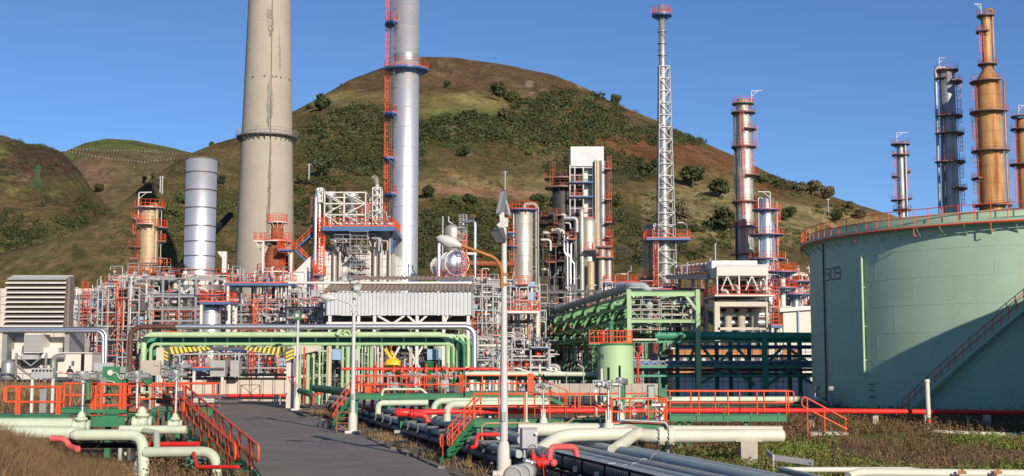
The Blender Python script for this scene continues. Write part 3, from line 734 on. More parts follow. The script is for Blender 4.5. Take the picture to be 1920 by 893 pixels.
# ================================================================== TOWERS AND PROCESS PLANT
D = math.radians
def platform(root, c, z, r0, w, a0, a1, deckmat='blue', t=0.14, railmat=None, rr=0.035, label=None, brackets=True):
    a0, a1 = D(a0), D(a1); railmat = railmat or ('railfar' if deckmat == 'dgrey' else 'rail'); rr = 0.024 if deckmat == 'dgrey' else rr
    mb = MB(); mb.ringdeck(c, r0, r0 + w, z, t, a0, a1)
    if brackets:
        k = max(2, int((a1 - a0) / 0.6))
        for i in range(k + 1):
            a = a0 + (a1 - a0) * (0.03 + 0.94 * i / k)
            mb.beam((c[0] + r0 * math.cos(a), c[1] + r0 * math.sin(a), z - t - 0.75), (c[0] + (r0 + w * 0.85) * math.cos(a), c[1] + (r0 + w * 0.85) * math.sin(a), z - t), 0.08)
    p = mb.build('platform', deckmat, root, label=label)
    hb = MB(); path = hb.arcpath(c, r0 + w - 0.05, z, a0, a1, max(4, int((a1 - a0) / 0.3)))
    if a1 - a0 < 2 * PI - 0.05:
        q = lambda a: Vector((c[0] + (r0 + 0.05) * math.cos(a), c[1] + (r0 + 0.05) * math.sin(a), z))
        path = [q(a0)] + path + [q(a1)]
    hb.hrail(path, 1.1, 1.2, rr * .85, 1, 0.12, 4)
    hb.build('handrail', railmat, p)
    return p
def column(name, label, cat, px, pyref, Y, prof_px, mat, plats=(), pipes=(), ladders=(), bands=(), group=None, davit=None, bandmat=None, skirt0=True):
    """prof_px: list of (half width px, py) from the top down; plats: (py, a0, a1, width m)"""
    x = X(px, pyref, Y); c = (x, Y)
    prof = [(M(h, Y), Z(py, Y)) for h, py in prof_px][::-1]
    if skirt0: prof = [(prof[0][0], 0.0)] + prof
    root = thing(name, label, cat, (x, Y, 0), group)
    mb = MB(); mb.lathe_s((x, Y, 0), prof + [(0, prof[-1][1] + 0.02)], 32)
    for bz in bands:
        zz = Z(bz, Y); r = np.interp(zz, [p[1] for p in prof], [p[0] for p in prof])
        mb.lathe((x, Y, 0), [(r, zz - 0.06), (r + 0.05, zz - 0.06), (r + 0.05, zz + 0.06), (r, zz + 0.06)], 32, smooth=False)
    mb.build('shell', mat, root)
    rad = lambda zz: float(np.interp(zz, [p[1] for p in prof], [p[0] for p in prof]))
    for pl in plats:
        zz = Z(pl[0], Y); platform(root, c, zz, rad(zz) + 0.05, pl[3], pl[1], pl[2], pl[4] if len(pl) > 4 else 'blue')
    for (ang, off, r, py0, py1, pm, loop) in pipes:
        a = D(ang); z0 = Z(py0, Y) if py0 is not None else 0.3; z1 = Z(py1, Y); d = rad((z0 + z1) / 2) + off
        p = Vector((x + d * math.cos(a), Y + d * math.sin(a), 0))
        pts = [p + Vector((0, 0, z0)), p + Vector((0, 0, z1))]
        if loop: pts += [Vector((x + 0.1 * math.cos(a), Y + 0.1 * math.sin(a), z1)), Vector((x + 0.1 * math.cos(a), Y + 0.1 * math.sin(a), z1 - loop))]
        m2 = MB(); m2.tube(pts, r, 10, r * 2.2)
        zz = z0 + 2
        while zz < z1 - 0.5: m2.beam(p + Vector((0, 0, zz)), Vector((x, Y, zz)), 0.08); zz += 4
        m2.build('pipe', pm, root)
    for (ang, py0, py1) in ladders:
        a = D(ang); z0 = Z(py0, Y) if py0 is not None else 0.2; z1 = Z(py1, Y); d = rad(z0) + 0.25
        m2 = MB(); m2.ladder((x + d * math.cos(a), Y + d * math.sin(a)), z0, z1, (math.cos(a), math.sin(a), 0), 0.55, True, 0.03, 0.4)
        m2.build('ladder', 'rail', root)
    if davit:
        (ang, py0, py1, arm) = davit; a = D(ang); z0 = Z(py0, Y); z1 = Z(py1, Y); d = rad(z0) + 0.4
        m2 = MB(); b = Vector((x + d * math.cos(a), Y + d * math.sin(a), 0)); 
        m2.tube([b + Vector((0, 0, z0)), b + Vector((0, 0, z1)), b + Vector((arm, -0.2, z1))], 0.09, 7, 0.2); m2.beam(b + Vector((0, 0, z1 - 1.0)), b + Vector((arm * 0.6, -0.1, z1 - 0.02)), 0.08)
        m2.build('davit', 'white', root)
    return root, c, rad

# ---- concrete chimney
Yc = 230; xc = X(500, 300, Yc)
cp = [(M(54.5, Yc), Z(512, Yc)), (M(51, Yc), Z(380, Yc)), (M(47.5, Yc), Z(255, Yc)), (M(43.5, Yc), Z(120, Yc)), (M(40, Yc), Z(0, Yc)), (M(31, Yc), 110.0), (M(27, Yc), 128.0)]
ch = thing('concrete_chimney', 'huge tapering beige concrete chimney with a ring gallery, tallest thing in view', 'chimney', (xc, Yc, 0))
mb = MB(); mb.lathe_s((xc, Yc, 0), [(M(62, Yc), 0)] + cp + [(1.6, 128.0), (1.6, 120)], 64)
mb.build('shaft', 'concrete', ch)
rc = lambda z: float(np.interp(z, [p[1] for p in cp], [p[0] for p in cp]))
mb = MB()
for zz in np.arange(14, 126, 5.2): mb.lathe((xc, Yc, 0), [(rc(zz) + 0.006, zz - 0.03), (rc(zz) + 0.025, zz), (rc(zz) + 0.006, zz + 0.03)], 64, smooth=False)
mb.build('pour_joint', 'concrete2', ch)
mb = MB(); a = D(-90 + 18)                                    # vertical conductor and dark streak
prev = None
for zz in np.arange(Z(500, Yc), 126, 3.0):
    p = Vector((xc + (rc(zz) + 0.05) * math.cos(a), Yc + (rc(zz) + 0.05) * math.sin(a), zz))
    if prev is not None: mb.beam(prev, p, 0.12, 0.08)
    prev = p
mb.build('conductor', 'dgrey', ch)
def streak(z0, z1, ang, w0, seed):
    r_ = random.Random(seed); vs = []; fs = []
    k = 26
    for i in range(k + 1):
        zz = z0 + (z1 - z0) * i / k; f = i / k
        w = w0 * math.sin(PI * min(1, f * 0.9 + 0.08)) ** 0.8 * r_.uniform(0.55, 1.15); rr_ = rc(zz) + 0.02; o = r_.uniform(-0.1, 0.1)
        for e in (-1, 1):
            aa = D(ang) + (e * w * 0.5 + o) / rr_
            vs.append((xc + rr_ * math.cos(aa), Yc + rr_ * math.sin(aa), zz))
    for i in range(k): fs.append((2 * i, 2 * i + 1, 2 * i + 3, 2 * i + 2))
    return vs, fs
mb = MB()
for q in ((Z(80, Yc), 68, -76, 1.1), (Z(45, Yc), 68, -83, 0.7), (Z(250, Yc), Z(155, Yc), -77, 0.9), (Z(230, Yc), Z(175, Yc), -69, 0.45), (Z(470, Yc), Z(390, Yc), -76, .5), (Z(140, Yc), Z(90, Yc), -50, .3), (Z(420, Yc), Z(300, Yc), -74, 0.35), (Z(115, Yc), Z(60, Yc), -52, 0.14), (Z(400, Yc), Z(270, Yc), -70, 0.2)):
    v_, f_ = streak(q[0], q[1], q[2], q[3], int(q[0] * 10)); mb.add(v_, f_)
mb.build('rain_streak', 'stain', ch)
mb = MB(); zz = Z(258, Yc); r = rc(zz); mb.ringdeck((xc, Yc), r + 0.02, r + 0.95, zz, 0.22, 0, 2 * PI, 40)
for i in range(30):
    b = 2 * PI * i / 30; mb.beam((xc + r * math.cos(b), Yc + r * math.sin(b), zz - 1.1), (xc + (r + .9) * math.cos(b), Yc + (r + .9) * math.sin(b), zz - .2), 0.12)
g_ = mb.build('gallery', 'dgrey', ch)
mb = MB(); mb.hrail(mb.arcpath((xc, Yc), r + 0.9, zz, 0, 2 * PI, 40), 1.1, 1.2, 0.025, 1, 0, 4); mb.build('handrail', 'galv', g_)
mb = MB(); zz = Z(153, Yc)
for b in (-160, -150, -118, -88, -68, -60, -48, -20, 5): mb.box((xc + (rc(zz)) * math.cos(D(b)), Yc + rc(zz) * math.sin(D(b)), zz + (b % 7) * 0.02), (0.25, 0.25, 0.3), D(b))
mb.build('bracket', 'dgrey', ch)

# ---- silver chimney
Ys = 190; xs = X(761, 250, Ys); rs = M(24.2, Ys)
sc = thing('silver_chimney', 'tall shiny silver ringed chimney with a red caged ladder up its left side', 'chimney', (xs, Ys, 0))
zt = 66.0
mb = MB(); mb.lathe_s((xs, Ys, 0), [(rs * 1.02, 0), (rs, 15), (rs, zt - 0.001), (rs - 0.05, zt), (rs - 0.06, zt - 3)], 48)
mb.build('shaft', 'silver', sc)
mb = MB()
for py in range(-250, 560, 37):
    zz = Z(py + 10, Ys); mb.lathe((xs, Ys, 0), [(rs, zz - 0.05), (rs + 0.04, zz - 0.05), (rs + 0.04, zz + 0.04), (rs, zz + 0.04)], 48, smooth=False)
mb.build('ring_flange', 'grey', sc)
mb = MB(); mb.lathe((xs, Ys, 0), [(rs + 0.025, Z(117, Ys)), (rs + 0.025, Z(103, Ys))], 48); mb.build('sampling_band', 'galv', sc)
platform(sc, (xs, Ys), Z(130, Ys), rs + 0.1, 1.35, -175, 100, 'blue', 0.3)
for py, a0, a1 in ((45, -205, -125), (215, -205, -125), (297, -205, -145), (365, -205, -125), (430, -205, -140)):
    platform(sc, (xs, Ys), Z(py, Ys), rs + 0.1, 1.3, a0, a1, 'blue', 0.3)
seg = [-40, 42, 128, 213, 295, 363, 428, 520]
for k in range(len(seg) - 1):
    mb = MB(); aa = D(-173 - 8 * (k % 2)); d = rs + 0.55
    mb.ladder((xs + d * math.cos(aa), Ys + d * math.sin(aa)), Z(seg[k + 1], Ys), Z(seg[k], Ys) + 1.1, (-1, -0.25, 0), 0.6, True, 0.04, 0.4); mb.build('caged_ladder', 'rail', sc)
mb = MB()
for dx_ in (0.25, 0.5): mb.tube([(xs - rs - dx_ + 0.1, Ys - 0.9, 1), (xs - rs - dx_ + 0.1, Ys - 0.9, zt - 4)], 0.07, 6)
mb.build('conduit', 'dgrey', sc)

# ---- short grey stack
Yg = 188; xg = X(376, 400, Yg); rg = M(28.6, Yg)
gs = thing('grey_stack', 'wide short grey metal stack of bolted rings, open at the top', 'chimney', (xg, Yg, 0))
mb = MB(); zt = Z(299, Yg); zb = Z(522, Yg)
mb.lathe_s((xg, Yg, 0), [(rg, zb), (rg, zt), (rg - 0.04, zt + 0.01), (rg - 0.05, zt - 4)], 48); mb.build('shaft', 'silver', gs)
mb = MB()
for py in (299, 325, 358, 391, 425, 454, 481, 508):
    zz = Z(py, Yg); mb.lathe((xg, Yg, 0), [(rg, zz - 0.09), (rg + 0.08, zz - 0.09), (rg + 0.08, zz + 0.06), (rg, zz + 0.06)], 48, smooth=False)
mb.build('ring_flange', 'dgrey', gs)
mb = MB(); mb.lathe_s((xg, Yg, 0), [(rg * 1.02, 0), (rg * 1.02, Z(560, Yg)), (rg * 1.35, Z(548, Yg)), (rg * 1.28, Z(530, Yg)), (rg, zb)], 40); mb.build('base_cone', 'galv', gs)

# ---- lattice flare tower
Yf = 200; xf = X(1247, 300, Yf)
fl = thing('flare_tower', 'slender flare stack inside a tall grey steel lattice tower', 'flare tower', (xf, Yf, 0))
zz1 = Z(10, Yf); rr = M(7.2, Yf)
mb = MB(); mb.lathe_s((xf - 0.25, Yf, 0), [(M(11, Yf), 0), (M(11, Yf), Z(470, Yf)), (M(9.5, Yf), Z(440, Yf)), (M(9, Yf), Z(300, Yf)), (M(7.4, Yf), Z(128, Yf)), (M(6.4, Yf), Z(120, Yf)), (M(6.2, Yf), zz1), (0, zz1)], 24)
for py in range(60, 540, 22): z_ = Z(py, Yf); r_ = M(7 + 3.5 * (py / 540), Yf); mb.lathe((xf - 0.25, Yf, 0), [(r_, z_ - .06), (r_ + .12, z_ - .06), (r_ + .12, z_ + .06), (r_, z_ + .06)], 20, smooth=False)
mb.build('flare_pipe', 'galv', fl)
mb = MB(); pts = [Vector((xf - 0.25 + M(8, Yf) * math.cos(b), Yf + M(8, Yf) * math.sin(b), Z(36, Yf) - (b / 14) * M(95, Yf))) for b in np.linspace(0, 14, 50)]
mb.tube(pts, 0.04, 5); mb.build('spiral_strake', 'galv', fl)
platform(fl, (xf - 0.25, Yf), Z(27, Yf), M(6, Yf), 1.1, 0, 360, 'blue', 0.35)
def lattice(mb, x, y, z0, z1, h0, h1, n, w=0.14, wb=0.09, faces=4):
    Pt = lambda k, zf: Vector((x + (h0 + (h1 - h0) * zf) * (1, -1, -1, 1)[k], y + (h0 + (h1 - h0) * zf) * (1, 1, -1, -1)[k], z0 + (z1 - z0) * zf))
    for k in range(4):
        mb.tube([Pt(k, 0), Pt(k, 1)], w / 2, 6)
        for i in range(n):
            a, b = i / n, (i + 1) / n; k2 = (k + 1) % 4
            mb.beam(Pt(k, a), Pt(k2, a), wb)
            m_ = (a + b) / 2
            if i % 2: mb.beam(Pt(k, a), Pt(k2, b), wb)
            else: mb.beam(Pt(k2, a), Pt(k, b), wb)
        mb.beam(Pt(k, 1), Pt((k + 1) % 4, 1), wb)
mb = MB(); lattice(mb, xf, Yf, Z(540, Yf), Z(126, Yf), M(17.5, Yf), M(9.5, Yf), 18, 0.2, 0.1); lattice(mb, xf, Yf, 0, Z(540, Yf), M(20, Yf), M(17.5, Yf), 8, 0.22, 0.12)
mb.build('lattice', 'galv', fl)
mb = MB(); z_ = Z(449, Yf); mb.bb(xf - M(40, Yf), xf + M(42, Yf), Yf - 2.6, Yf + 2.6, z_ - 0.35, z_); p_ = mb.build('platform', 'blue', fl)
mb = MB(); e = 0.05; x0, x1 = xf - M(40, Yf) + e, xf + M(42, Yf) - e
mb.hrail([(x0, Yf - 2.55, z_), (x1, Yf - 2.55, z_), (x1, Yf + 2.55, z_), (x0, Yf + 2.55, z_), (x0, Yf - 2.55, z_)], 1.2, 1.1, 0.035, 1, 0.12, 4); mb.build('handrail', 'rail', p_)
mb = MB(); mb.ladder((xf - M(22, Yf), Yf - 1.5), 2, Z(449, Yf), (0, -1, 0), 0.55, True, 0.03, 0.45); mb.build('ladder', 'rail', fl)
mb = MB(); mb.tube([(xf + M(36, Yf), Yf - 2.4, z_), (xf + M(36, Yf), Yf - 2.4, Z(425, Yf)), (xf + M(26, Yf), Yf - 2.5, Z(421, Yf))], 0.05, 6, 0.2); mb.box((xf + M(24, Yf), Yf - 2.5, Z(421, Yf)), (0.9, 0.3, 0.15)); mb.build('lamp', 'galv', fl)

# ---- tall banded column right of the flare
column('distillation_column', 'tall pale banded column with ring platforms right of the flare tower', 'column', 1396, 350, 235,
       [(11.5, 186), (12.5, 200), (12.5, 212), (13.5, 214), (14.5, 280), (16, 284), (16, 470), (16.5, 475)], 'dullalu',
       plats=[(195, 0, 360, 0.8, 'dgreen'), (212, 0, 360, 1.0, 'dgrey'), (243, -95, 60, 1.0, 'dgrey'), (276, 0, 360, 0.9, 'dgrey'), (330, -90, 60, 1.1, 'dgrey'), (379, 0, 360, 0.8, 'dgrey'), (426, -200, 60, 0.8, 'blue'), (478, -180, 60, 1.2, 'dgrey')],
       pipes=[(-172, 0.25, 0.14, None, 214, 'dgrey', 0), (178, 0.1, 0.2, None, 216, 'dgrey', 0), (-10, 0.2, 0.1, 330, 240, 'rail', 0)],
       ladders=[(-112, 478, 425), (-104, 425, 378), (-112, 378, 330), (-100, 330, 277), (-108, 277, 214), (-10, 300, 244)], bands=[225, 262, 300, 322, 352, 400, 446], davit=(-20, 195, 172, 1.9))
# ---- short platformed column
column('stripper_column', 'short silver column with three blue platforms and red rails behind the tall banded column', 'column', 1437, 420, 226,
       [(6, 370), (11, 374), (11, 405), (16, 425), (16, 500)], 'alu',
       plats=[(394, 0, 360, 1.4), (441, 0, 360, 1.5), (486, 0, 360, 1.6), (525, -180, 20, 1.5)],
       pipes=[(-150, 0.3, 0.16, None, 372, 'galv', 1.0), (-30, 0.5, 0.12, None, 380, 'galv', 1.0), (-80, 0.3, 0.1, 500, 400, 'white', 0), (-60, .35, .1, 486, 430, 'galv', 0)],
       ladders=[(-20, 441, 394), (-35, 486, 441), (-15, 394, 372), (-50, 525, 486)], davit=(-70, 394, 362, -2.2))
# ---- right-hand columns behind the tank
column('rusty_column', 'tall rust streaked orange column narrowing to a slim top, behind the big tank', 'column', 1856, 250, 240,
       [(7.5, 28), (8.5, 32), (8.5, 128), (22, 152), (22.5, 260), (23.5, 400), (25, 408)], 'orangecol',
       plats=[(30, 0, 360, 0.8, 'dgrey'), (60, -230, -90, 1.0, 'dgrey'), (121, 0, 360, 0.9, 'dgrey'), (154, -230, -60, 1.1, 'dgrey'), (211, -235, -30, 1.3, 'dgrey'), (284, -225, -20, 1.2, 'dgrey'), (335, -215, -150, 1.3, 'dgrey'), (386, -225, -20, 1.2, 'dgrey'), (208, -15, 25, 1.2, 'dgrey')],
       pipes=[(-165, 0.3, 0.13, None, 155, 'rust', 0), (-8, 0.35, 0.2, None, 152, 'orangecol', 0), (-20, 0.35, 0.2, 130, 18, 'orangecol', 1.2), (0, 0.7, 0.1, None, 216, 'rust', 0)],
       ladders=[(-185, 385, 335), (-178, 335, 284), (-190, 284, 211), (-172, 211, 154), (-150, 121, 60)], bands=[180, 211, 248, 312, 345], davit=(-150, 30, 10, -1.4))
column('dark_column', 'dark grey shaded column with curved platforms left of the rusty column', 'column', 1779, 260, 249,
       [(10, 131), (14.5, 136), (15, 260), (16, 404), (16.5, 412)], 'greycol',
       plats=[(133, 0, 360, 1.0, 'dgrey'), (155, -90, 60, 1.4, 'dgrey'), (219, -170, 50, 1.2, 'dgrey'), (252, -170, 30, 1.4, 'dgrey'), (305, -180, 40, 1.4, 'dgrey'), (355, -100, 40, 1.5, 'dgrey'), (148, -190, -110, 0.9, 'dgrey')],
       pipes=[(-176, 0.55, 0.32, None, 127, 'greycol', 0.8), (-140, 0.2, 0.12, None, 140, 'dgrey', 0)],
       ladders=[(-12, 404, 355), (-8, 355, 305), (-15, 305, 252), (-12, 252, 155)], davit=(-165, 133, 110, 1.7), bands=[180, 240, 300])
column('slim_column', 'slim grey column with small platforms, leftmost of the four columns above the tank', 'column', 1690, 330, 300,
       [(6, 270), (6.5, 274), (7.5, 410)], 'greycol',
       plats=[(271, 0, 360, 1.4, 'dgrey'), (291, -220, 60, 1.2, 'dgrey'), (332, -220, -130, 1.4, 'dgrey'), (323, -40, 40, 1.3, 'dgrey'), (376, -230, -90, 1.6, 'dgrey'), (373, -40, 40, 1.4, 'dgrey'), (394, -220, 50, 1.2, 'dgrey')],
       pipes=[(-50, 0.35, 0.26, None, 268, 'galv', 0.6), (-150, 0.2, 0.12, None, 300, 'dgrey', 0)],
       ladders=[(-172, 394, 332), (-178, 332, 291), (-5, 373, 323)], davit=(-150, 271, 250, 2.6))
column('rusty_edge_column', 'rusty platformed column cut by the right edge of the view', 'column', 1920, 300, 262,
       [(9.5, 222), (11, 226), (13, 420)], 'orangecol',
       plats=[(219, 0, 360, 1.2, 'dgrey'), (243, -220, 0, 1.2, 'dgrey'), (309, -235, -60, 1.6, 'dgrey'), (394, -225, -60, 1.6, 'dgrey')],
       pipes=[(-160, 0.3, 0.12, None, 222, 'rust', 0)], ladders=[(-170, 394, 309), (-176, 309, 243)], davit=(-140, 219, 200, 1.6))
# ---- tan column on the left
column('tan_column', 'tan column with rust streaks and many small red platforms left of the grey stack', 'column', 279, 450, 195,
       [(13, 388), (17, 393), (17.5, 440), (18.5, 540)], 'tancol',
       plats=[(390, 0, 360, 1.1, 'galv'), (411, -215, -130, 1.3, 'galv'), (422, -120, -60, 1.2, 'galv'), (427, -45, 10, 1.3, 'galv'), (453, -30, 10, 1.1, 'galv'), (465, -215, -120, 1.5, 'dgrey'), (486, -225, -150, 1.4, 'dgrey'), (504, -225, -150, 1.5, 'dgrey')],
       pipes=[(-35, 0.15, 0.2, None, 384, 'tancol', 1.0), (-12, 0.5, 0.1, None, 396, 'galv', 0), (-140, 0.15, 0.12, None, 400, 'rust', 0)],
       ladders=[(-165, 540, 504), (-160, 486, 465), (-168, 465, 411)], bands=[400, 422, 443, 464, 486, 508], davit=(-140, 411, 363, 2.0))
# ---- middle column with looped overhead pipe
column('fractionating_column', 'pale column with a blue top platform and looped overhead pipe behind the tall lamp post', 'column', 982, 460, 188,
       [(13, 392), (17.5, 397), (17.5, 505), (17.8, 515)], 'dullalu',
       plats=[(394, 0, 360, 0.9), (463, -210, -130, 1.6), (437, -210, -150, 1.3)],
       pipes=[(-8, 0.55, 0.3, None, 383, 'dullalu', 0.8), (-160, 0.2, 0.12, None, 398, 'dullalu', 0), (-20, 0.9, .1, 540, 390, 'galv', 0)],
       ladders=[(-150, 540, 463), (-170, 437, 396)], bands=[420, 454, 480], davit=None)

# ---- rusty furnace stack with platforms
Yr_ = 182; xr = X(519, 470, Yr_)
rv = thing('rusty_furnace', 'rust brown furnace stack with red railed platforms in front of the concrete chimney', 'furnace', (xr, Yr_, 0))
mb = MB(); mb.lathe_s((xr, Yr_, 0), [(M(22, Yr_), 0), (M(22, Yr_), Z(478, Yr_)), (M(13.5, Yr_), Z(458, Yr_)), (M(11.5, Yr_), Z(454, Yr_)), (M(11.5, Yr_), Z(418, Yr_)), (M(10, Yr_), Z(417.5, Yr_))], 28)
for py in (500, 478, 440, 430): z_ = Z(py, Yr_); r_ = M(22.5 if py > 470 else 11.9, Yr_); mb.lathe((xr, Yr_, 0), [(r_ - .1, z_ - .05), (r_, z_ - .05), (r_, z_ + .05), (r_ - .1, z_ + .05)], 28, smooth=False)
mb.build('shell', 'rust', rv)
platform(rv, (xr, Yr_), Z(417, Yr_), M(11.5, Yr_), 0.6, 0, 360, 'white')
platform(rv, (xr, Yr_), Z(453, Yr_), M(12, Yr_), 1.5, 0, 360, 'white')
platform(rv, (xr, Yr_), Z(511, Yr_), M(22, Yr_), 1.1, -200, 60, 'white')
mb = MB(); z_ = Z(453, Yr_); mb.bb(X(479, 453, Yr_), X(500, 453, Yr_), Yr_ - 1.6, Yr_ + 0.6, z_ - 0.2, z_); mb.beam((X(483, 453, Yr_), Yr_ - 1.4, z_ - .2), (X(500, 470, Yr_), Yr_ - 1.2, z_ - 2.2), 0.12); p_ = mb.build('platform', 'white', rv)
mb = MB(); mb.hrail([(X(500, 453, Yr_), Yr_ - 1.55, z_), (X(479.5, 453, Yr_), Yr_ - 1.55, z_), (X(479.5, 453, Yr_), Yr_ + .5, z_)], 1.1, 0.8, 0.033, 1, 0.1, 4); mb.build('handrail', 'rail', p_)
mb = MB(); z_ = Z(472, Yr_); mb.bb(X(530, 470, Yr_), X(556, 470, Yr_), Yr_ - 4.0, Yr_ - 2.2, z_ - 0.25, z_); p_ = mb.build('platform', 'blue', rv)
mb = MB(); mb.hrail([(X(530.5, 470, Yr_), Yr_ - 2.25, z_), (X(530.5, 470, Yr_), Yr_ - 3.95, z_), (X(555.5, 470, Yr_), Yr_ - 3.95, z_), (X(555.5, 470, Yr_), Yr_ - 2.25, z_)], 1.2, 0.6, 0.05, 2, 0.1, 4); mb.build('handrail', 'rail', p_)
mb = MB()
for px in (493, 546): mb.beam((X(px, 500, Yr_ - 3), Yr_ - 3, 0), (X(px, 500, Yr_ - 3), Yr_ - 3, Z(455 if px < 500 else 474, Yr_)), 0.32 if px > 500 else 0.25)
mb.build('support_post', 'white', rv)
mb = MB(); mb.ladder((X(534, 480, Yr_), Yr_ - 1.2), Z(530, Yr_), Z(470, Yr_), (0, -1, 0)); mb.ladder((X(540, 425, Yr_), Yr_ - .3), Z(453, Yr_), Z(417, Yr_), (0, -1, 0)); mb.build('ladder', 'rail', rv)
# stairs rising to the right toward the boiler
def stairflight(root, a, b, wvec, smat='dgreen', rmat='rail', rr=0.03, n=None, rails=(0, 1), treads=True, sh=0.25, h=1.0, loop=False):
    a = Vector(a); b = Vector(b); wv = Vector(wvec)
    mb = MB()
    for e in (0, 1): mb.beam(a + wv * e, b + wv * e, 0.07, sh)
    n = n or max(3, int(abs(b.z - a.z) / 0.2))
    if treads:
        dr = Vector((b.x - a.x, b.y - a.y, 0)).normalized()
        for i in range(1, n): 
            p = a.lerp(b, i / n); q = p + wv
            mb.beam(p, q, 0.26, 0.045)
    st = mb.build('stair', smat, root)
    hb = MB(); up = Vector((0, 0, 1)); L = (b - a).length; k = max(2, round(L / 1.3))
    for e in rails:
        o = wv * e
        if loop:
            d = (b - a).normalized()
            hb.tube([a + o + up * h, b + o + up * h, b + o + up * h * 0.5 , a + o + up * h * 0.52], rr, 7, 0.16)
        else:
            for f in (1, 0.52): hb.tube([a + o + up * h * f, b + o + up * h * f], rr, 5)
        for i in range(k + 1):
            if loop and i == k: p = a.lerp(b, 0.93) + o
            else: p = a.lerp(b, i / k) + o
            hb.tube([p, p + up * h], rr, 5)
    hb.build('handrail', rmat, st)
    return st
stairflight(rv, (X(556, 470, Yr_ - 3), Yr_ - 3.4, Z(470, Yr_)), (X(592, 440, Yr_ - 3), Yr_ - 3.4, Z(438, Yr_)), (0, 1.0, 0), 'blue', 'rail', 0.045)
stairflight(rv, (X(556, 474, Yr_ - 3), Yr_ - 3.6, Z(474, Yr_)), (X(576, 492, Yr_ - 3), Yr_ - 3.6, Z(494, Yr_)), (0, 1.0, 0), 'blue', 'rail', 0.045)

# ---- heat recovery boiler (white)
Yb = 178
def bx(mb, px0, px1, py0, py1, y0, y1): 
    """box whose front face (depth y0) covers the given photograph rectangle"""
    pym = (py0 + py1) / 2
    mb.bb(X(px0, pym, y0), X(px1, pym, y0), y0, y1, Z(py1, y0), Z(py0, y0))
hb_ = thing('recovery_boiler', 'white boiler block with blue deck, white roof trusses and scaffolded front behind the corrugated shed', 'boiler', (X(670, 500, Yb), Yb, 0))
mb = MB(); bx(mb, 606, 730, 470, 700, Yb, Yb + 12)
z0, z1 = Z(470, Yb), Z(640, Yb)
xa, xb, xc2 = X(606, 500, Yb), X(592, 500, Yb), X(505, 560, Yb)
P = [(xa - .004, Yb + 0.3, Z(458, Yb)), (X(592, 470, Yb), Yb + .3, Z(470, Yb)), (X(470, 570, Yb), Yb + 0.3, Z(590, Yb)), (X(470, 590, Yb), Yb + .3, Z(660, Yb)), (xa - .004, Yb + .3, Z(660, Yb))]
Q = [(x, y + 9, z) for x, y, z in P]
mb.add(P + Q, [(0, 1, 2, 3, 4), (9, 8, 7, 6, 5), (0, 5, 6, 1), (1, 6, 7, 2), (2, 7, 8, 3)])
mb.build('casing', 'white', hb_)
mb = MB()
for py in (486, 500, 514): mb.beam((X(606, py, Yb), Yb - 0.03, Z(py, Yb)), (X(730, py, Yb), Yb - 0.03, Z(py, Yb)), 0.06, 0.1)
for py in (470, 492, 540, 560): mb.beam((X(606 - (py - 470) * 1.0, py, Yb), Yb + .27, Z(py, Yb)), (xa, Yb + .27, Z(py, Yb)), 0.06, 0.1)
mb.build('casing_stiffener', 'grey', hb_)
mb = MB(); bx(mb, 604, 740, 425, 433, Yb - 3.2, Yb + 10); dk = mb.build('deck', 'blue', hb_)
mb = MB(); y_ = Yb - 3.15; z_ = Z(424.5, Yb - 3.2); mb.hrail([(X(605, 425, y_), Yb + 6, z_), (X(605, 425, y_), y_, z_), (X(739, 425, y_), y_, z_), (X(739, 425, y_), Yb + 6, z_)], 1.1, 0.75, 0.045, 1, 0.15, 4); mb.build('handrail', 'rail', dk)
mb = MB(); bx(mb, 620, 738, 417, 421.5, Yb - 1.5, Yb - 1.3); mb.build('parapet', 'offwhite', hb_)
for px in (606, 640, 668, 700, 735):
    mb = MB(); mb.beam((X(px, 450, Yb - 2.6), Yb - 2.6, Z(433, Yb - 2.6)), (X(px, 450, Yb - .2), Yb - .2, Z(452, Yb)), 0.18); mb.beam((X(px, 450, Yb - 1), Yb - 1, Z(478, Yb)), (X(px, 440, Yb - 1), Yb - 1, Z(433, Yb)), 0.25)
mb.build('deck_bracket', 'blue', hb_)
# roof truss towers
def truss_box(mb, px0, px1, py0, py1, y0, y1, nx, nz, w=0.16):
    xs_ = [X(px0 + (px1 - px0) * i / nx, py0, y0) for i in range(nx + 1)]; zs = [Z(py1 + (py0 - py1) * j / nz, y0) for j in range(nz + 1)]
    for y in (y0, y1):
        for x in xs_: mb.beam((x, y, zs[0]), (x, y, zs[-1]), w)
        for z in zs[1:]: mb.beam((xs_[0], y, z), (xs_[-1], y, z), w)
        for i in range(nx):
            for j in range(nz):
                if (i + j) % 2: mb.beam((xs_[i], y, zs[j]), (xs_[i + 1], y, zs[j + 1]), w * 0.75)
                else: mb.beam((xs_[i + 1], y, zs[j]), (xs_[i], y, zs[j + 1]), w * 0.75)
    for x in xs_:
        for z in zs[1:]: mb.beam((x, y0, z), (x, y1, z), w)
mb = MB(); truss_box(mb, 609, 645, 361, 424, Yb - 2, Yb + 3.5, 1, 3); truss_box(mb, 646, 686, 361, 424, Yb - 2.1, Yb + 3.4, 1, 3); mb.build('roof_truss', 'white', hb_)
mb = MB(); truss_box(mb, 699, 714, 352, 424, Yb - 2, Yb + .2, 1, 5, 0.13); mb.build('exhaust_truss', 'white', hb_)
mb = MB(); truss_box(mb, 597, 605, 353, 380, Yb - 2, Yb, 1, 2, 0.13); mb.build('pipe_truss', 'white', hb_)
for px, py, w in ((661, 360, 11), (620, 358, 10), (600, 352, 5.5)):
    mb = MB(); mb.lathe_s((X(px, py, Yb + 1), Yb + 1, 0), [(M(w * .35, Yb), Z(424, Yb)), (M(w * .35, Yb), Z(py + 14, Yb)), (M(w, Yb), Z(py + 10, Yb)), (M(w, Yb), Z(py, Yb)), (M(w * .8, Yb), Z(py, Yb) - 0.02), (M(w * .7, Yb), Z(py, Yb) - .5)], 24); mb.build('silencer', 'silver', hb_)
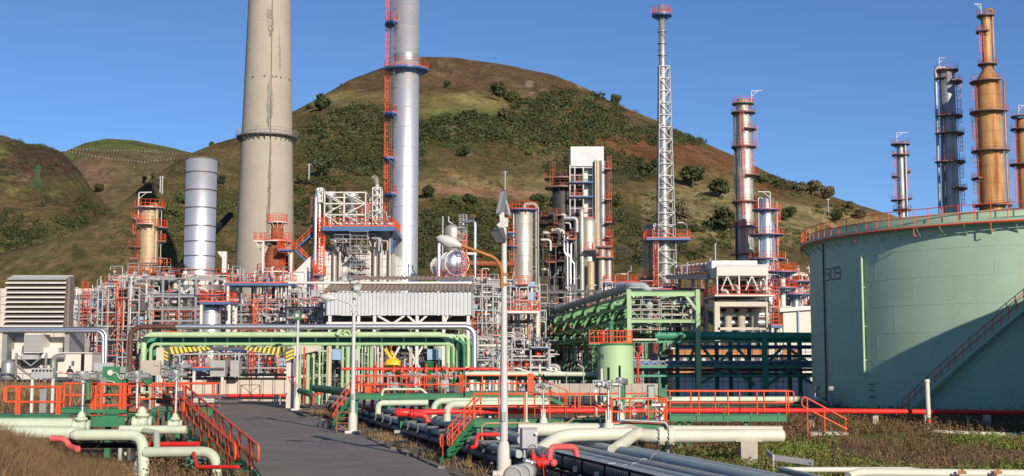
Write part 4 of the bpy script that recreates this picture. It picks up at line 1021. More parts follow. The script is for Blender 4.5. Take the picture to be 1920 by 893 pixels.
mb = MB(); b = Vector((X(707, 352, Yb - 1), Yb - 1, 0)); mb.tube([b + Vector((0, 0, Z(420, Yb))), b + Vector((0, 0, Z(350, Yb))), b + Vector((-.1, -.1, Z(342, Yb))), b + Vector((-.35, -.6, Z(334, Yb)))], [M(4.2, Yb)] * 9 + [M(5.2, Yb)] * 9, 16, 0.8, cap=False)
mb.build('exhaust_horn', 'dullalu', hb_)
for px, w, t_ in ((627, 3.5, 440), (637, 3, 440), (703, 4, 440), (714, 3.2, 445), (731, 3.2, 425)):
    mb = MB(); mb.tube([(X(px, 500, Yb - .7), Yb - .7, Z(600, Yb)), (X(px, 500, Yb - .7), Yb - .7, Z(t_, Yb))], M(w, Yb), 12); mb.build('downcomer', 'dullalu', hb_)
for px, w in ((591, 3.2), (598, 2.4)):
    mb = MB(); mb.tube([(X(px, 500, Yb - 1.2), Yb - 1.2, Z(620, Yb)), (X(px, 500, Yb - 1.2), Yb - 1.2, Z(375, Yb)), (X(px + 4, 360, Yb - 1.2), Yb - 1, Z(356, Yb))], M(w, Yb), 10, .5); mb.build('riser_pipe', 'silver', hb_)
mb = MB(); mb.ladder((X(603, 450, Yb - 1.8), Yb - 1.8), Z(515, Yb), Z(418, Yb), (0, -1, 0), 0.9, True, 0.05, 0.4); mb.ladder((X(590, 550, Yb - 1.5), Yb - 1.5), Z(600, Yb), Z(500, Yb), (0, -1, 0), 0.9, True, .05, .4); mb.build('caged_ladder', 'rail', hb_)
mb = MB(); z_ = Z(515, Yb - 3); mb.bb(X(588, 515, Yb - 3), X(607, 515, Yb - 3), Yb - 3, Yb - 1, z_ - .15, z_); p_ = mb.build('landing', 'blue', hb_)
mb = MB(); mb.hrail([(X(588.5, 515, Yb - 3), Yb - 1, z_), (X(588.5, 515, Yb - 3), Yb - 2.95, z_), (X(606.5, 515, Yb - 3), Yb - 2.95, z_), (X(606.5, 515, Yb - 3), Yb - 1, z_)], 1.2, .5, .05, 1, .1, 4); mb.build('handrail', 'rail', p_)
# scaffold
def scaffold(root, px0, px1, py0, py1, y0, y1, levels, mat='galv', boards='roofing', nx=3, w=0.05):
    mb = MB(); xs_ = [X(px0 + (px1 - px0) * i / nx, (py0 + py1) / 2, y0) for i in range(nx + 1)]
    zt_, zb_ = Z(py0, y0), Z(py1, y0)
    for x in xs_:
        for y in (y0, y1): mb.beam((x, y, zb_), (x, y, zt_ + random.uniform(-.3, .8)), w)
    for py in levels:
        z = Z(py, y0)
        for dz in (0, 0.55, 1.1):
            for y in (y0, y1): mb.beam((xs_[0] - .2, y, z + dz), (xs_[-1] + .2, y, z + dz), w)
        for x in xs_: mb.beam((x, y0 - .2, z), (x, y1 + .2, z), w)
    for i in range(nx): 
        for k in range(len(levels) - 1):
            if (i + k) % 2: mb.beam((xs_[i], y0 - .04, Z(levels[k], y0)), (xs_[i + 1], y0 - .04, Z(levels[k + 1], y0)), w)
    sfd = mb.build('scaffold', mat, root)
    mb = MB()
    for py in levels: z = Z(py, y0); mb.bb(xs_[0] - .1, xs_[-1] + .1, y0 + .02, y1 - .02, z + .03, z + .1)
    mb.build('scaffold_board', boards, sfd)
scaffold(hb_, 657, 689, 440, 525, Yb - 3.4, Yb - 1.6, [518, 503, 476, 449], 'galv', 'rust')
scaffold(hb_, 630, 656, 446, 470, Yb - 3.4, Yb - 1.6, [455], 'galv', 'rust', 2)
for k in range(16):
    mb = MB(); px = random.uniform(612, 735); y = Yb - random.uniform(.4, 2.2); py = random.uniform(436, 468)
    mb.tube([(X(px, py, y), y, Z(py, y)), (X(px + random.uniform(4, 16), py, y), y, Z(py, y)), (X(px + 14, py, y), y, Z(py + random.uniform(10, 30), y))], random.uniform(.08, .2), 7, .25); mb.build('pipework', 'galv', hb_)
mb = MB()
for k in range(10):
    px = random.uniform(640, 690); y = Yb - random.uniform(.2, 1.2); py = random.uniform(445, 515); mb.tube([(X(px, py, y), y, Z(py, y)), (X(px + 7, py, y), y, Z(py + 4, y))], random.uniform(.25, .5), 9)
mb.build('valve_gear', 'dgrey', hb_)
mb = MB()
for k in range(26):
    px = random.uniform(612, 733); y = Yb + random.uniform(-2.5, 3); z0 = Z(424, y); h_ = random.uniform(.5, 2.2); x = X(px, 420, y); mb.tube([(x, y, z0), (x, y, z0 + h_), (x + random.uniform(-.8, .8), y, z0 + h_)], random.uniform(.05, .14), 6, .15)
mb.build('vent_pipe', 'galv', hb_)
mb = MB()
for k in range(7):
    px = (640, 645, 668, 678, 684, 688, 691)[k]; y = Yb - 1.5; z0 = Z(424, y); mb.bb(X(px, 420, y), X(px + 2, 420, y), y, y + .2, z0 + 1.2, z0 + 3.3)
mb.build('valve_yoke', 'rail', hb_)

# ---- horizontal drum with dished end and small vertical vessel
Yd = 172; xd, zd = X(857, 492, Yd), Z(493, Yd); rd = M(23, Yd)
dv = thing('steam_drum', 'big horizontal silver drum seen end on, its domed end shining, right of the silver chimney', 'vessel', (xd, Yd, 0))
mb = MB(); ax = Vector((-0.35, 1, 0)).normalized(); pr = [(0.02, -rd * .55)] + [(rd * math.sin(t), -rd * .55 * math.cos(t)) for t in np.linspace(.15, PI / 2, 9)] + [(rd, 7.5), (0.02, 8.2)]
mb.lathe_s((xd, Yd, zd), pr, 36, ax); mb.build('shell', 'alu', dv)
mb = MB()
for t in (0.1, 3.0, 6.0): c_ = Vector((xd, Yd, zd)) + ax * t; mb.lathe_s(c_, [(rd, -.12), (rd + .12, -.12), (rd + .12, .12), (rd, .12)], 36, ax)
mb.build('stiffening_ring', 'white', dv)
mb = MB()
for t in (0.8, 6.4): c_ = Vector((xd, Yd, 0)) + ax * t; mb.bb(c_.x - rd * .8, c_.x + rd * .8, c_.y - .25, c_.y + .25, 0, zd - rd * .55)
mb.build('saddle', 'white', dv)
mb = MB(); z_ = Z(523, Yd - 3); mb.bb(X(818, 523, Yd - 3), X(912, 523, Yd - 3), Yd - 3, Yd + 5, z_ - .25, z_); p_ = mb.build('platform', 'blue', dv)
mb = MB(); mb.hrail([(X(819, 523, Yd - 3), Yd + 4.9, z_), (X(819, 523, Yd - 3), Yd - 2.95, z_), (X(911, 523, Yd - 3), Yd - 2.95, z_), (X(911, 523, Yd - 3), Yd + 4.9, z_)], 1.15, .7, .032, 1, .12, 4); mb.build('handrail', 'rail', p_)
mb = MB()
for px in (822, 862, 908): mb.beam((X(px, 540, Yd - 2.8), Yd - 2.8, 0), (X(px, 540, Yd - 2.8), Yd - 2.8, z_ - .25), .25)
mb.build('leg', 'white', dv)
mb = MB(); mb.ladder((X(870, 480, Yd - 2.2), Yd - 2.2), z_, Z(455, Yd), (0, -1, 0), .7, True, .05, .4)
mb.build('ladder', 'rail', dv)
mb = MB(); mb.tube([(X(823, 500, Yd - 1), Yd - 1, z_), (X(823, 500, Yd - 1), Yd - 1, Z(452, Yd)), (X(835, 450, Yd), Yd + 1, Z(452, Yd))], M(3.4, Yd), 10, .8); mb.build('pipe', 'alu', dv)
mb = MB(); mb.tube([(X(891, 500, Yd), Yd - .5, z_), (X(891, 500, Yd), Yd - .5, Z(414, Yd)), (X(868, 414, Yd), Yd + 1.5, Z(414, Yd)), (X(868, 414, Yd), Yd + 1.5, Z(420, Yd))], M(2.6, Yd), 10, .6); mb.build('pipe', 'alu', dv)
mb = MB(); mb.beam((X(872, 478, Yd - 2), Yd - 2, Z(478, Yd)), (X(894, 478, Yd - 2), Yd - 2, Z(478, Yd)), .3); mb.build('bracket', 'white', dv)
vv = thing('knockout_vessel', 'small upright silver vessel with a domed top above the horizontal drum', 'vessel', (X(849, 440, Yd + 3), Yd + 3, 0))
y_ = Yd + 3; xv = X(849, 440, y_); rv2 = M(15.5, y_)
mb = MB(); mb.lathe_s((xv, y_, 0), [(rv2 * .8, 0), (rv2 * .8, Z(470, y_)), (rv2, Z(468, y_)), (rv2, Z(430, y_)), (rv2 * .85, Z(425, y_)), (rv2 * .4, Z(421.5, y_)), (0, Z(421, y_))], 28); mb.build('shell', 'dullalu', vv)
scaffold(vv, 862, 874, 409, 470, y_ - 1.4, y_ + .4, [465, 452, 440, 428, 418], 'galv', 'wood', 2)
mb = MB(); mb.tube([(X(830, 440, y_), y_, Z(520, y_)), (X(830, 440, y_), y_, Z(406, y_))], .13, 8); mb.tube([(X(841, 410, y_), y_, Z(406, y_)), (X(841, 418, y_), y_, Z(416, y_)), (xv, y_, Z(420, y_))], .13, 8, .3); mb.build('vent_pipe', 'galv', vv)
solo(MB().tube([(X(880, 492, 185), 185, Z(494, 185)), (X(965, 492, 185), 185, Z(496, 185))], M(5.5, 185), 14), 'rusty_duct', 'rust', 'rust brown horizontal duct between the silver drum and the pale column', 'duct')

# ---- reactor tower (dark) with white head box
Yk = 210
rk = thing('reactor_tower', 'dark reactor tower block topped by a white box with pipes and red platforms all over', 'reactor', (X(1085, 450, Yk), Yk, 0))
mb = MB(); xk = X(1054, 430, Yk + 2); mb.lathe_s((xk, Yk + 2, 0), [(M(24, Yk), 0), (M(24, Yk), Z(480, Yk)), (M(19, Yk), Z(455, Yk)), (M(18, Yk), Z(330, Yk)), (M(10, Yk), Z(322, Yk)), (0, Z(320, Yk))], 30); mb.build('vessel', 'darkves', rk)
for py, a0, a1, w in ((333, -230, -60, 1.3), (350, -230, -60, 1.2), (405, -220, -90, 2.0), (440, -220, -60, 2.2), (460, -215, -60, 2.6), (420, -215, -110, 3.0), (490, -200, -80, 1.6)):
    z_ = Z(py, Yk); platform(rk, (xk, Yk + 2), z_, M(18 if py < 450 else 23, Yk) + .1, w, a0, a1, 'dgrey')
mb = MB(); bx(mb, 1070, 1132, 275, 312, Yk - 1, Yk + 6); mb.build('head_box', 'sheet', rk)
mb = MB()
for k in range(37): x = X(1070.5 + k * 1.67, 290, Yk - 1.03); mb.beam((x, Yk - 1.03, Z(311.8, Yk - 1)), (x, Yk - 1.03, Z(275.3, Yk - 1)), .05)
mb.build('cladding_rib', 'sheet', rk)
mb = MB(); bx(mb, 1095, 1134, 312.1, 700, Yk + .5, Yk + 6); mb.build('wall_panel', 'dullalu', rk)
mb = MB(); bx(mb, 1066, 1094.5, 313, 700, Yk + 1.2, Yk + 5.6); mb.build('core', 'darkves', rk)  # plain dark block added to fill the frame interior
mb = MB(); xs4 = [X(p, 400, Yk - .9) for p in (1069, 1078, 1094, 1112)]
for x in xs4:
    for y in (Yk - .9, Yk + 5.8): mb.beam((x, y, 0), (x, y, Z(312, Yk)), .2)
for py in (316, 330, 345, 372, 392, 412, 440, 470, 500):
    for y in (Yk - .9, Yk + 5.8): mb.beam((xs4[0], y, Z(py, Yk)), (xs4[-1], y, Z(py, Yk)), .12, .14)
mb.build('steel_frame', 'galv', rk)
mb = MB()
for py in (345, 372, 412): mb.bb(xs4[0], xs4[-1], Yk - 1.6, Yk + .3, Z(py, Yk) - .02, Z(py, Yk) + .2)
fl_ = mb.build('floor', 'blue', rk)
mb = MB()
for py, i_, j_ in ((345, 1, 2), (372, 0, 2), (412, 1, 3)): z_ = Z(py, Yk) + .2; mb.hrail([(xs4[i_], Yk - 1.55, z_), (xs4[j_], Yk - 1.55, z_)], 1.1, 1.1, .03, 1, .1, 4)
mb.build('handrail', 'rail', fl_)
for px, w, t_, mt in ((1121, 4.5, 302, 'tancol'), (1130, 6.5, 302, 'greycol'), (1117, 2, 300, 'galv'), (1139, 2.5, 296, 'darkves')):
    y = Yk - 1.8 + (px % 3) * .2; mb = MB(); mb.tube([(X(px, 430, y), y, Z(560, y)), (X(px, 430, y), y, Z(t_, y))], M(w, y), 14); mb.build('overhead_line', mt, rk)
y = Yk - 4; mb = MB(); mb.tube([(X(1091, 460, y), y, Z(560, y)), (X(1091, 460, y), y, Z(392, y)), (X(1094, 390, y), y + 3.5, Z(388, y))], M(4.6, y), 14, 1.0); mb.build('transfer_line', 'dullalu', rk)
mb = MB(); mb.lathe_s((X(1104, 480, Yk - 2), Yk - 2, 0), [(M(14, Yk), 0), (M(14, Yk), Z(420, Yk)), (M(9, Yk), Z(412, Yk)), (0, Z(410, Yk))], 26); mb.build('regenerator', 'dullalu', rk)
mb = MB(); mb.lathe_s((X(1083, 430, Yk - 2.5), Yk - 2.5, 0), [(M(8, Yk), 0), (M(8, Yk), Z(418, Yk)), (M(5, Yk), Z(412, Yk)), (0, Z(411, Yk))], 22); mb.build('regenerator', 'dullalu', rk)
for px, w, t_, b_ in ((1108, 6.5, 490, 560), (1129, 7, 460, 560), (1142, 5, 470, 560)):
    y = Yk - 5; mb = MB(); mb.lathe_s((X(px, 520, y), y, 0), [(M(w, y), 0), (M(w, y), Z(t_ + 3, y)), (M(w * .6, y), Z(t_, y)), (0, Z(t_, y) + .05)], 20); mb.build('standpipe', 'tancol' if px == 1108 else 'dullalu', rk)
for px, t_, w in ((1064, 455, 2.2), (1070, 458, 2.2), (1077, 470, 2.0)):
    y = Yk - 5; mb = MB(); mb.tube([(X(px, 520, y), y, 1), (X(px, 520, y), y, Z(t_ + 25, y)), (X(px - 6, 480, y), y, Z(t_ + 18, y)), (X(px - 6, 480, y), y, Z(t_ - 15, y)), (X(px + 2, 440, y), y + 1, Z(t_ - 18, y))], M(w, y), 10, .6); mb.build('line', 'alu', rk)
for py, x0, x1 in ((462, 1118, 1148), (482, 1118, 1150), (448, 1063, 1080), (468, 1096, 1112)):
    z_ = Z(py, Yk - 6); mb = MB(); mb.bb(X(x0, py, Yk - 6), X(x1, py, Yk - 6), Yk - 6.2, Yk - 3.5, z_ - .2, z_); p_ = mb.build('platform', 'dgrey', rk)
    mb = MB(); mb.hrail([(X(x0 + .4, py, Yk - 6), Yk - 6.1, z_), (X(x1 - .4, py, Yk - 6), Yk - 6.1, z_), (X(x1 - .4, py, Yk - 6), Yk - 3.6, z_)], 1.1, .8, .03, 1, .1, 4); mb.build('handrail', 'rail', p_)
for px, b_, t_ in ((1140, 445, 305), (1143, 540, 445), (1038, 460, 405), (1034, 350, 318)):
    mb = MB(); mb.ladder((X(px, 400, Yk - 2), Yk - 2.2), Z(b_, Yk), Z(t_, Yk), (.6, -.8, 0), .6, True, .025, .45); mb.build('ladder', 'railfar', rk)
for py in (318, 375, 418, 445):
    z_ = Z(py, Yk - 2); mb = MB(); mb.bb(X(1134, py, Yk - 2), X(1146, py, Yk - 2), Yk - 3.2, Yk - 1, z_ - .15, z_); p_ = mb.build('platform', 'dgrey', rk)
    mb = MB(); mb.hrail([(X(1134.3, py, Yk - 2), Yk - 3.1, z_), (X(1145.6, py, Yk - 2), Yk - 3.1, z_), (X(1145.6, py, Yk - 2), Yk - 1.1, z_)], 1.1, .5, .03, 1, .1, 4); mb.build('handrail', 'rail', p_)
mb = MB(); bx(mb, 1030, 1066, 535, 700, Yk - 3, Yk - 2.6)
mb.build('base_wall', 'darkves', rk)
for k in range(22):
    mb = MB(); px = random.uniform(1010, 1060); y = Yk - random.uniform(2, 6); py = random.uniform(400, 530); L_ = random.uniform(10, 40)
    mb.tube([(X(px, py, y), y, Z(py, y)), (X(px + L_ * .6, py, y), y, Z(py, y)), (X(px + L_ * .6, py, y), y, Z(py + L_ * .7, y))], random.uniform(.12, .4), 9, .5); mb.build('pipework', random.choice(('darkves', 'darkves', 'dullalu', 'galv')), rk)
mb = MB(); 
for px in (1018, 1030, 1042, 1060):
    for y in (Yk - 5, Yk - 1): mb.beam((X(px, 480, y), y, 0), (X(px, 480, y), y, Z(440, y)), .2)
for py in (440, 460, 490, 520): mb.beam((X(1014, py, Yk - 5), Yk - 5, Z(py, Yk - 5)), (X(1064, py, Yk - 5), Yk - 5, Z(py, Yk - 5)), .2)
mb.build('lower_frame', 'darkves', rk)
for py in (440, 466, 495):
    z_ = Z(py, Yk - 5) + .2; mb = MB(); mb.hrail([(X(1010 + (py % 7) * 3, py, Yk - 5), Yk - 5.2, z_), (X(1042 + (py % 5) * 3, py, Yk - 5), Yk - 5.2, z_)], 1.1, 1.2, .025, 1, .12, 4); mb.build('handrail', 'railfar', rk)
# ---- cluster of thin lines beside flare base
Yt = 205; tw = thing('pipe_cluster', 'cluster of upright silver pipes with hooped tops left of the flare tower', 'pipes', (X(1218, 480, Yt), Yt, 0))
for k, px in enumerate((1208, 1213, 1218, 1224, 1230)):
    mb = MB(); mb.tube([(X(px, 480, Yt), Yt + k * .2, 0), (X(px, 480, Yt), Yt + k * .2, Z(424 - k % 2 * 3, Yt)), (X(px + 14, 480, Yt), Yt + k * .2, Z(424 - k % 2 * 3, Yt)), (X(px + 14, 480, Yt), Yt + k * .2, Z(432, Yt))], M(1.8 if k != 3 else 3.5, Yt), 9, .5); mb.build('pipe', 'dullalu' if k % 2 else 'galv', tw)
for py in (448, 520):
    z_ = Z(py, Yt - 1); mb = MB(); mb.bb(X(1202, py, Yt), X(1236, py, Yt), Yt - 1.6, Yt + 1.8, z_ - .2, z_); p_ = mb.build('platform', 'dgrey', tw)
    mb = MB(); mb.hrail([(X(1202.4, py, Yt), Yt - 1.5, z_), (X(1235.6, py, Yt), Yt - 1.5, z_)], 1.1, .8, .03, 1, .1, 4); mb.build('handrail', 'rail', p_)
mb = MB(); mb.ladder((X(1222, 480, Yt - .8), Yt - .8), Z(540, Yt), Z(448, Yt), (0, -1, 0), .6, False, .045, .5); mb.build('ladder', 'rail', tw)
# ---- crane booms
mb = MB(); a = U(288, 557, 162); b = U(433, 402, 262)
cb = thing('crane_boom', 'black crane boom with an orange tip slanting up behind the grey stack', 'crane', (a.x, a.y, a.z))
mb.beam(a, a.lerp(b, .55), 1.1, 1.0); mb.beam(a.lerp(b, .5), b, .95, .9); mb.build('boom', 'black', cb)
mb = MB(); mb.box(b + Vector((.3, 0, .2)), (1.4, 1.2, 1.1), .3); mb.box(b + Vector((.6, -.1, -.5)), (.4, .5, .9)); mb.tube([b + Vector((.4, -.5, .3)), b + Vector((.4, .5, .3))], .35, 12); mb.build('boom_head', 'yellow', cb)
mb = MB(); a = Vector((X(577, 470, 186), 186, Z(470, 186))); b = Vector((X(585, 372, 186), 186, Z(372, 186))); mb.beam((a.x, a.y, 0), b, .35); mb.box(b, (.6, .5, .5))
solo(mb, 'crane_mast', 'brownpipe', 'dark thin mast with a red tip standing left of the white roof trusses', 'mast')
# ---- steam leaking beside the reactor tower
sm = bpy.data.materials.new('steam'); sm.use_nodes = True; n = sm.node_tree.nodes; l = sm.node_tree.links; n.remove(n['Principled BSDF'])
pv = n.new('ShaderNodeVolumePrincipled'); tc = n.new('ShaderNodeTexCoord'); no = n.new('ShaderNodeTexNoise'); no.inputs['Scale'].default_value = .55; no.inputs['Detail'].default_value = 4
mr = n.new('ShaderNodeMapRange'); mr.inputs[1].default_value = .48; mr.inputs[2].default_value = .75; mr.inputs[4].default_value = .22
pv.inputs['Color'].default_value = (.95, .95, .95, 1); pv.inputs['Anisotropy'].default_value = .3
l.new(tc.outputs['Object'], no.inputs['Vector']); l.new(no.outputs['Fac'], mr.inputs[0]); l.new(mr.outputs[0], pv.inputs['Density']); l.new(pv.outputs[0], n['Material Output'].inputs['Volume'])
mb = MB(); c_ = U(1142, 472, 201); mb.lathe_s((c_.x - 2.2, c_.y, c_.z - .6), [(0, 0), (.35, .3), (1.0, 2), (1.6, 4.2), (1.5, 5.6), (.7, 6.8), (0, 7)][::-1], 16, (1, 0, .28))
tag(mb.build('steam', sm), 'thin white puff of steam beside the reactor tower', 'steam', kind='stuff')
# ================================================================== PROCESS UNITS
def unit(label, px0, px1, levels, Y, depth, ncol, nh, nv, seed, frame='galv', pal=('galv', 'alu', 'dullalu', 'white', 'pipebg'), railf=0.5, cross=0.3, vessels=0, small=30, rr=(0.04, 0.13), cw=0.17, railmat='rail', name='pipe_rack', cat='pipe rack', ladders=1, z0=0.0, deckp=0.4):
    """levels: photograph rows of the floors, top first (measured at the front face)"""
    r = random.Random(seed)
    x0, x1 = X(px0, levels[0], Y), X(px1, levels[0], Y); zs = [Z(p, Y) for p in levels]
    zs = [z for z in zs if z > z0 + 0.3]
    root = thing(name, label, cat, ((x0 + x1) / 2, Y + depth / 2, z0))
    mb = MB(); cx = [x0 + (x1 - x0) * i / (ncol - 1) for i in range(ncol)]; ys = (Y, Y + depth)
    for x in cx:
        for y in ys: mb.beam((x, y, z0), (x, y, zs[0] + r.uniform(0, .5)), cw)
        for z in zs: mb.beam((x, ys[0], z), (x, ys[1], z), cw * .7, cw)
    for z in zs:
        for y in ys: mb.beam((x0, y, z), (x1, y, z), cw * .6, cw * .9)
    allz = zs + [z0]
    for i in range(ncol - 1):
        for k in range(len(allz) - 1):
            if r.random() < cross:
                a, b = (cx[i], cx[i + 1]) if r.random() < .5 else (cx[i + 1], cx[i])
                mb.beam((a, ys[0] + .02, allz[k + 1]), (b, ys[0] + .02, allz[k]), cw * .5)
    mb.build('steel_frame', frame, root)
    nh = int(nh * 1.5); nv = int(nv * 1.6); small = min(130, small * 2)
    for k in range(nh):
        z = r.choice(zs); rad = r.uniform(*rr) * (1.6 if r.random() < .2 else 1); y = r.uniform(ys[0] + .2, ys[1] - .2)
        a = x0 - r.uniform(0, 1.2) if r.random() < .6 else r.uniform(x0, x1 - 1); b = x1 + r.uniform(0, 1.2) if r.random() < .6 else r.uniform(a + 1, max(a + 1.2, x1))
        zz = z + cw * .5 + rad + r.uniform(0, .5)
        pts = [Vector((a, y, zz)), Vector((b, y, zz))]
        q = r.random()
        if q < .55: pts.append(Vector((b, y, max(z0 + .3, zz - r.uniform(1, 4)))))
        if q < .25: pts.insert(0, Vector((a, y, zz + r.uniform(-2.5, 1.2))))
        mb = MB(); mb.tube(pts, rad, 8, rad * 2.5, seg=4); mb.build('pipe', r.choice(pal), root)
    for k in range(nv):
        x = r.uniform(x0, x1); y = r.uniform(ys[0] - .3, ys[1]); rad = r.uniform(*rr); za = r.choice(allz) + .2; zb = r.choice(zs[:max(1, len(zs) // 2)]) + r.uniform(-.3, 1.2)
        if zb < za + 1: za = z0 + .2
        pts = [Vector((x, y, za)), Vector((x, y, zb))]
        if r.random() < .5: pts.append(Vector((x + r.uniform(-1.6, 1.6), y, zb)))
        mb = MB(); mb.tube(pts, rad, 8, rad * 2.5, seg=4); mb.build('pipe', r.choice(pal), root)
    for z in zs:
        if r.random() < deckp:
            mb = MB(); i = r.randrange(max(1, ncol - 1)); j = r.randrange(i + 1, ncol); mb.bb(cx[i], cx[j], ys[0] - .5, ys[0] + depth * .5, z + cw * .5, z + cw * .5 + .08); p_ = mb.build('platform', r.choice(('galv', 'galv', 'blue', 'rust')), root)
            mb = MB(); z_ = z + cw * .5 + .08; mb.hrail([(cx[i] + .03, ys[0] + 1, z_), (cx[i] + .03, ys[0] - .46, z_), (cx[j] - .03, ys[0] - .46, z_), (cx[j] - .03, ys[0] + 1, z_)], 1.1, .9, .03, 1, .1, 4); mb.build('handrail', railmat if r.random() < .8 else 'galv', p_)
        elif r.random() < railf:
            mb = MB(); a = r.uniform(x0, x1 - 2); b = r.uniform(a + 1.5, x1 + .5); z_ = z + cw * .5; mb.hrail([(a, ys[0] - .1, z_), (b, ys[0] - .1, z_)], 1.1, .9, .03, 1, 0, 4); mb.build('handrail', railmat, root)
    for k in range(vessels):
        x = r.uniform(x0 + .8, x1 - .8); z = r.choice(allz[1:]); y = r.uniform(ys[0], ys[1] - .5); rad = r.uniform(.35, .75); h = r.uniform(1.4, 2.6)
        mb = MB()
        if r.random() < .5: mb.lathe_s((x, y, z + .2), [(0, 0), (rad * .7, .08), (rad, .3), (rad, h - .3), (rad * .7, h - .08), (0, h)], 18)
        else: mb.lathe_s((x - h / 2, y, z + rad + .2), [(0, 0), (rad * .7, .08), (rad, .3), (rad, h - .3), (rad * .7, h - .08), (0, h)], 18, (1, 0, 0))
        mb.build('vessel', r.choice(('alu', 'dullalu', 'galv', 'darkves', 'dgrey')), root)  # dark choices stand in for shadowed gaps
    for k in range(ladders):
        mb = MB(); x = r.uniform(x0, x1); z_ = r.choice(zs); mb.ladder((x, ys[0] - .3), max(z0, z_ - r.uniform(3, 5)), z_ + 1, (0, -1, 0), .55, r.random() < .6, .035, .4); mb.build('ladder', railmat, root)
    # valves, instruments and small bore lines: every one a small part
    for k in range(small):
        x = r.uniform(x0, x1); z = r.choice(allz) + .2; y = r.uniform(ys[0] - .5, ys[1] * .4 + ys[0] * .6); q = r.random(); mb = MB()
        if q < .35:
            rad = r.uniform(.08, .16); mb.tube([(x, y, z), (x, y, z + .5)], rad * .5, 6); mb.box((x, y, z + .55), (rad * 3, rad * 2.2, rad * 2.4), r.uniform(0, 1)); mb.tube([(x, y, z + .6), (x, y, z + 1.0)], .03, 5); mb.tube([(x, y, z + 1.0), (x, y, z + 1.05)], .2, 10)
            mb.build('valve', r.choice(('galv', 'white', 'grey', 'rail', 'dgrey')), root)
        elif q < .75:
            pts = [Vector((x, y, z)), Vector((x, y, z + r.uniform(.6, 2.6)))]; dx_ = r.uniform(-2, 2); pts.append(pts[-1] + Vector((dx_, 0, 0))); pts.append(pts[-1] + Vector((0, 0, r.uniform(-1.2, 1.2)))); mb.tube(pts, r.uniform(.03, .075), 6, .15, seg=3); mb.build('small_line', r.choice(('galv', 'white', 'alu', 'pipebg')), root)
        else:
            w = r.uniform(.3, .8); y += r.uniform(0, 3); mb.box((x, y, z + w * .7), (w * 1.6, .5, w * 1.3)); mb.tube([(x + w * .3, y, z - .2), (x + w * .3, y, z + .1)], .05, 5); mb.build('instrument_cabinet', r.choice(('grey', 'dgrey', 'bluebox', 'dgrey', 'darkves', 'black')), root)  # dark boxes among the cabinets imitate the shadowed voids of the racks
    return root

# ---- back retaining wall
wb = thing('retaining_wall', 'long pale concrete panel wall at the foot of the hill on the far left', 'wall', (X(90, 560, 270), 270, 0))
mb = MB(); bx(mb, -60, 176, 541, 690, 270, 270.5)
P = [(X(176, 560, 270) + .004, 270, Z(541, 270)), (X(230, 520, 270), 270, Z(514, 270)), (X(470, 510, 270), 270, Z(512, 270)), (X(470, 600, 270), 270, 0), (X(176, 560, 270) + .004, 270, 0)]
mb.add(P + [(x, y + .5, z) for x, y, z in P], [(0, 4, 3, 2, 1), (5, 6, 7, 8, 9), (0, 1, 6, 5), (1, 2, 7, 6)])
mb.build('panel', 'cwall', wb)
mb = MB()
for px in range(-50, 460, 17): mb.beam((X(px, 560, 269.95), 269.95, 8), (X(px, 560, 269.95), 269.95, Z(541 if px < 180 else 518, 270)), .22, .1)
for py in (556, 571, 586): mb.beam((X(-60, py, 269.9), 269.9, Z(py, 269.9)), (X(460, py, 269.9), 269.9, Z(py, 269.9)), .1, .12)
mb.build('joint', 'concrete2', wb)

# ---- left: filter house over white enclosure
Yl = 124; zl = 2.2
fh = thing('filter_house', 'big brown louvred air intake box on legs at the far left', 'filter house', (X(72, 600, Yl), Yl, zl))
mb = MB(); bx(mb, 12, 126, 520, 611, Yl + .3, Yl + 1.5); mb.build('body', 'louvre', fh)
mb = MB()
for k in range(10):
    zA = Z(524 + k * 9.0, Yl); zB = Z(524 + k * 9.0 + 7.2, Yl)
    xa, xb = X(12 - k * .35, 560, Yl), X(126 - k * .4, 560, Yl)
    V = [(xa, Yl + .28, zA), (xb, Yl + .28, zA), (xb, Yl - .35, zB), (xa, Yl - .35, zB)]
    mb.add(V + [(x, y, z - .05) for x, y, z in V], [(0, 3, 2, 1), (4, 5, 6, 7), (3, 7, 6, 2), (0, 1, 5, 4)])
mb.build('louvre', 'louvre', fh)
mb = MB()
for k in range(10): zB = Z(524 + k * 9.0 + 7.2, Yl); mb.beam((X(12 - k * .35, 560, Yl), Yl - .37, zB), (X(126 - k * .4, 560, Yl), Yl - .37, zB), .06, .14)
mb.build('louvre_lip', 'white', fh)
mb = MB(); xA, xB = X(16, 518, Yl), X(131, 518, Yl); V = [(xA, Yl + .4, Z(518, Yl)), (xB, Yl + .4, Z(518, Yl)), (xB, Yl + 1.6, Z(516, Yl)), (xA, Yl + 1.6, Z(516, Yl)), (xA - .05, Yl - .2, Z(525, Yl)), (xB - .3, Yl - .2, Z(525, Yl))]
mb.add(V, [(0, 1, 2, 3), (4, 5, 1, 0)]); mb.beam((xA, Yl + 1, Z(517, Yl)), (xB, Yl + 1, Z(517, Yl)), .1, .2); mb.build('roof', 'grey', fh)
mb = MB(); bx(mb, 126.5, 130, 518, 612, Yl - .1, Yl + 1.3); mb.build('side_panel', 'louvre', fh)
for px, w in ((7, 9), (124, 9)): 
    mb = MB(); mb.bb(X(px - w / 2, 660, Yl), X(px + w / 2, 660, Yl), Yl + .1, Yl + 4.6, zl - .4, Z(613, Yl)); mb.build('leg', 'galv', fh)
mb = MB(); mb.ibeam((X(-10, 617, Yl - .2), Yl - .2, Z(618, Yl)), (X(200, 617, Yl - .2), Yl - .2, Z(618, Yl)), .4, .5); mb.build('girder', 'galv', fh)
for k in range(3):
    mb = MB(); mb.cyl((X(35 + 36 * k, 612, Yl + .5), Yl + .6, Z(617, Yl)), .9, .5, 18, .5); mb.build('hopper', 'dgrey', fh)
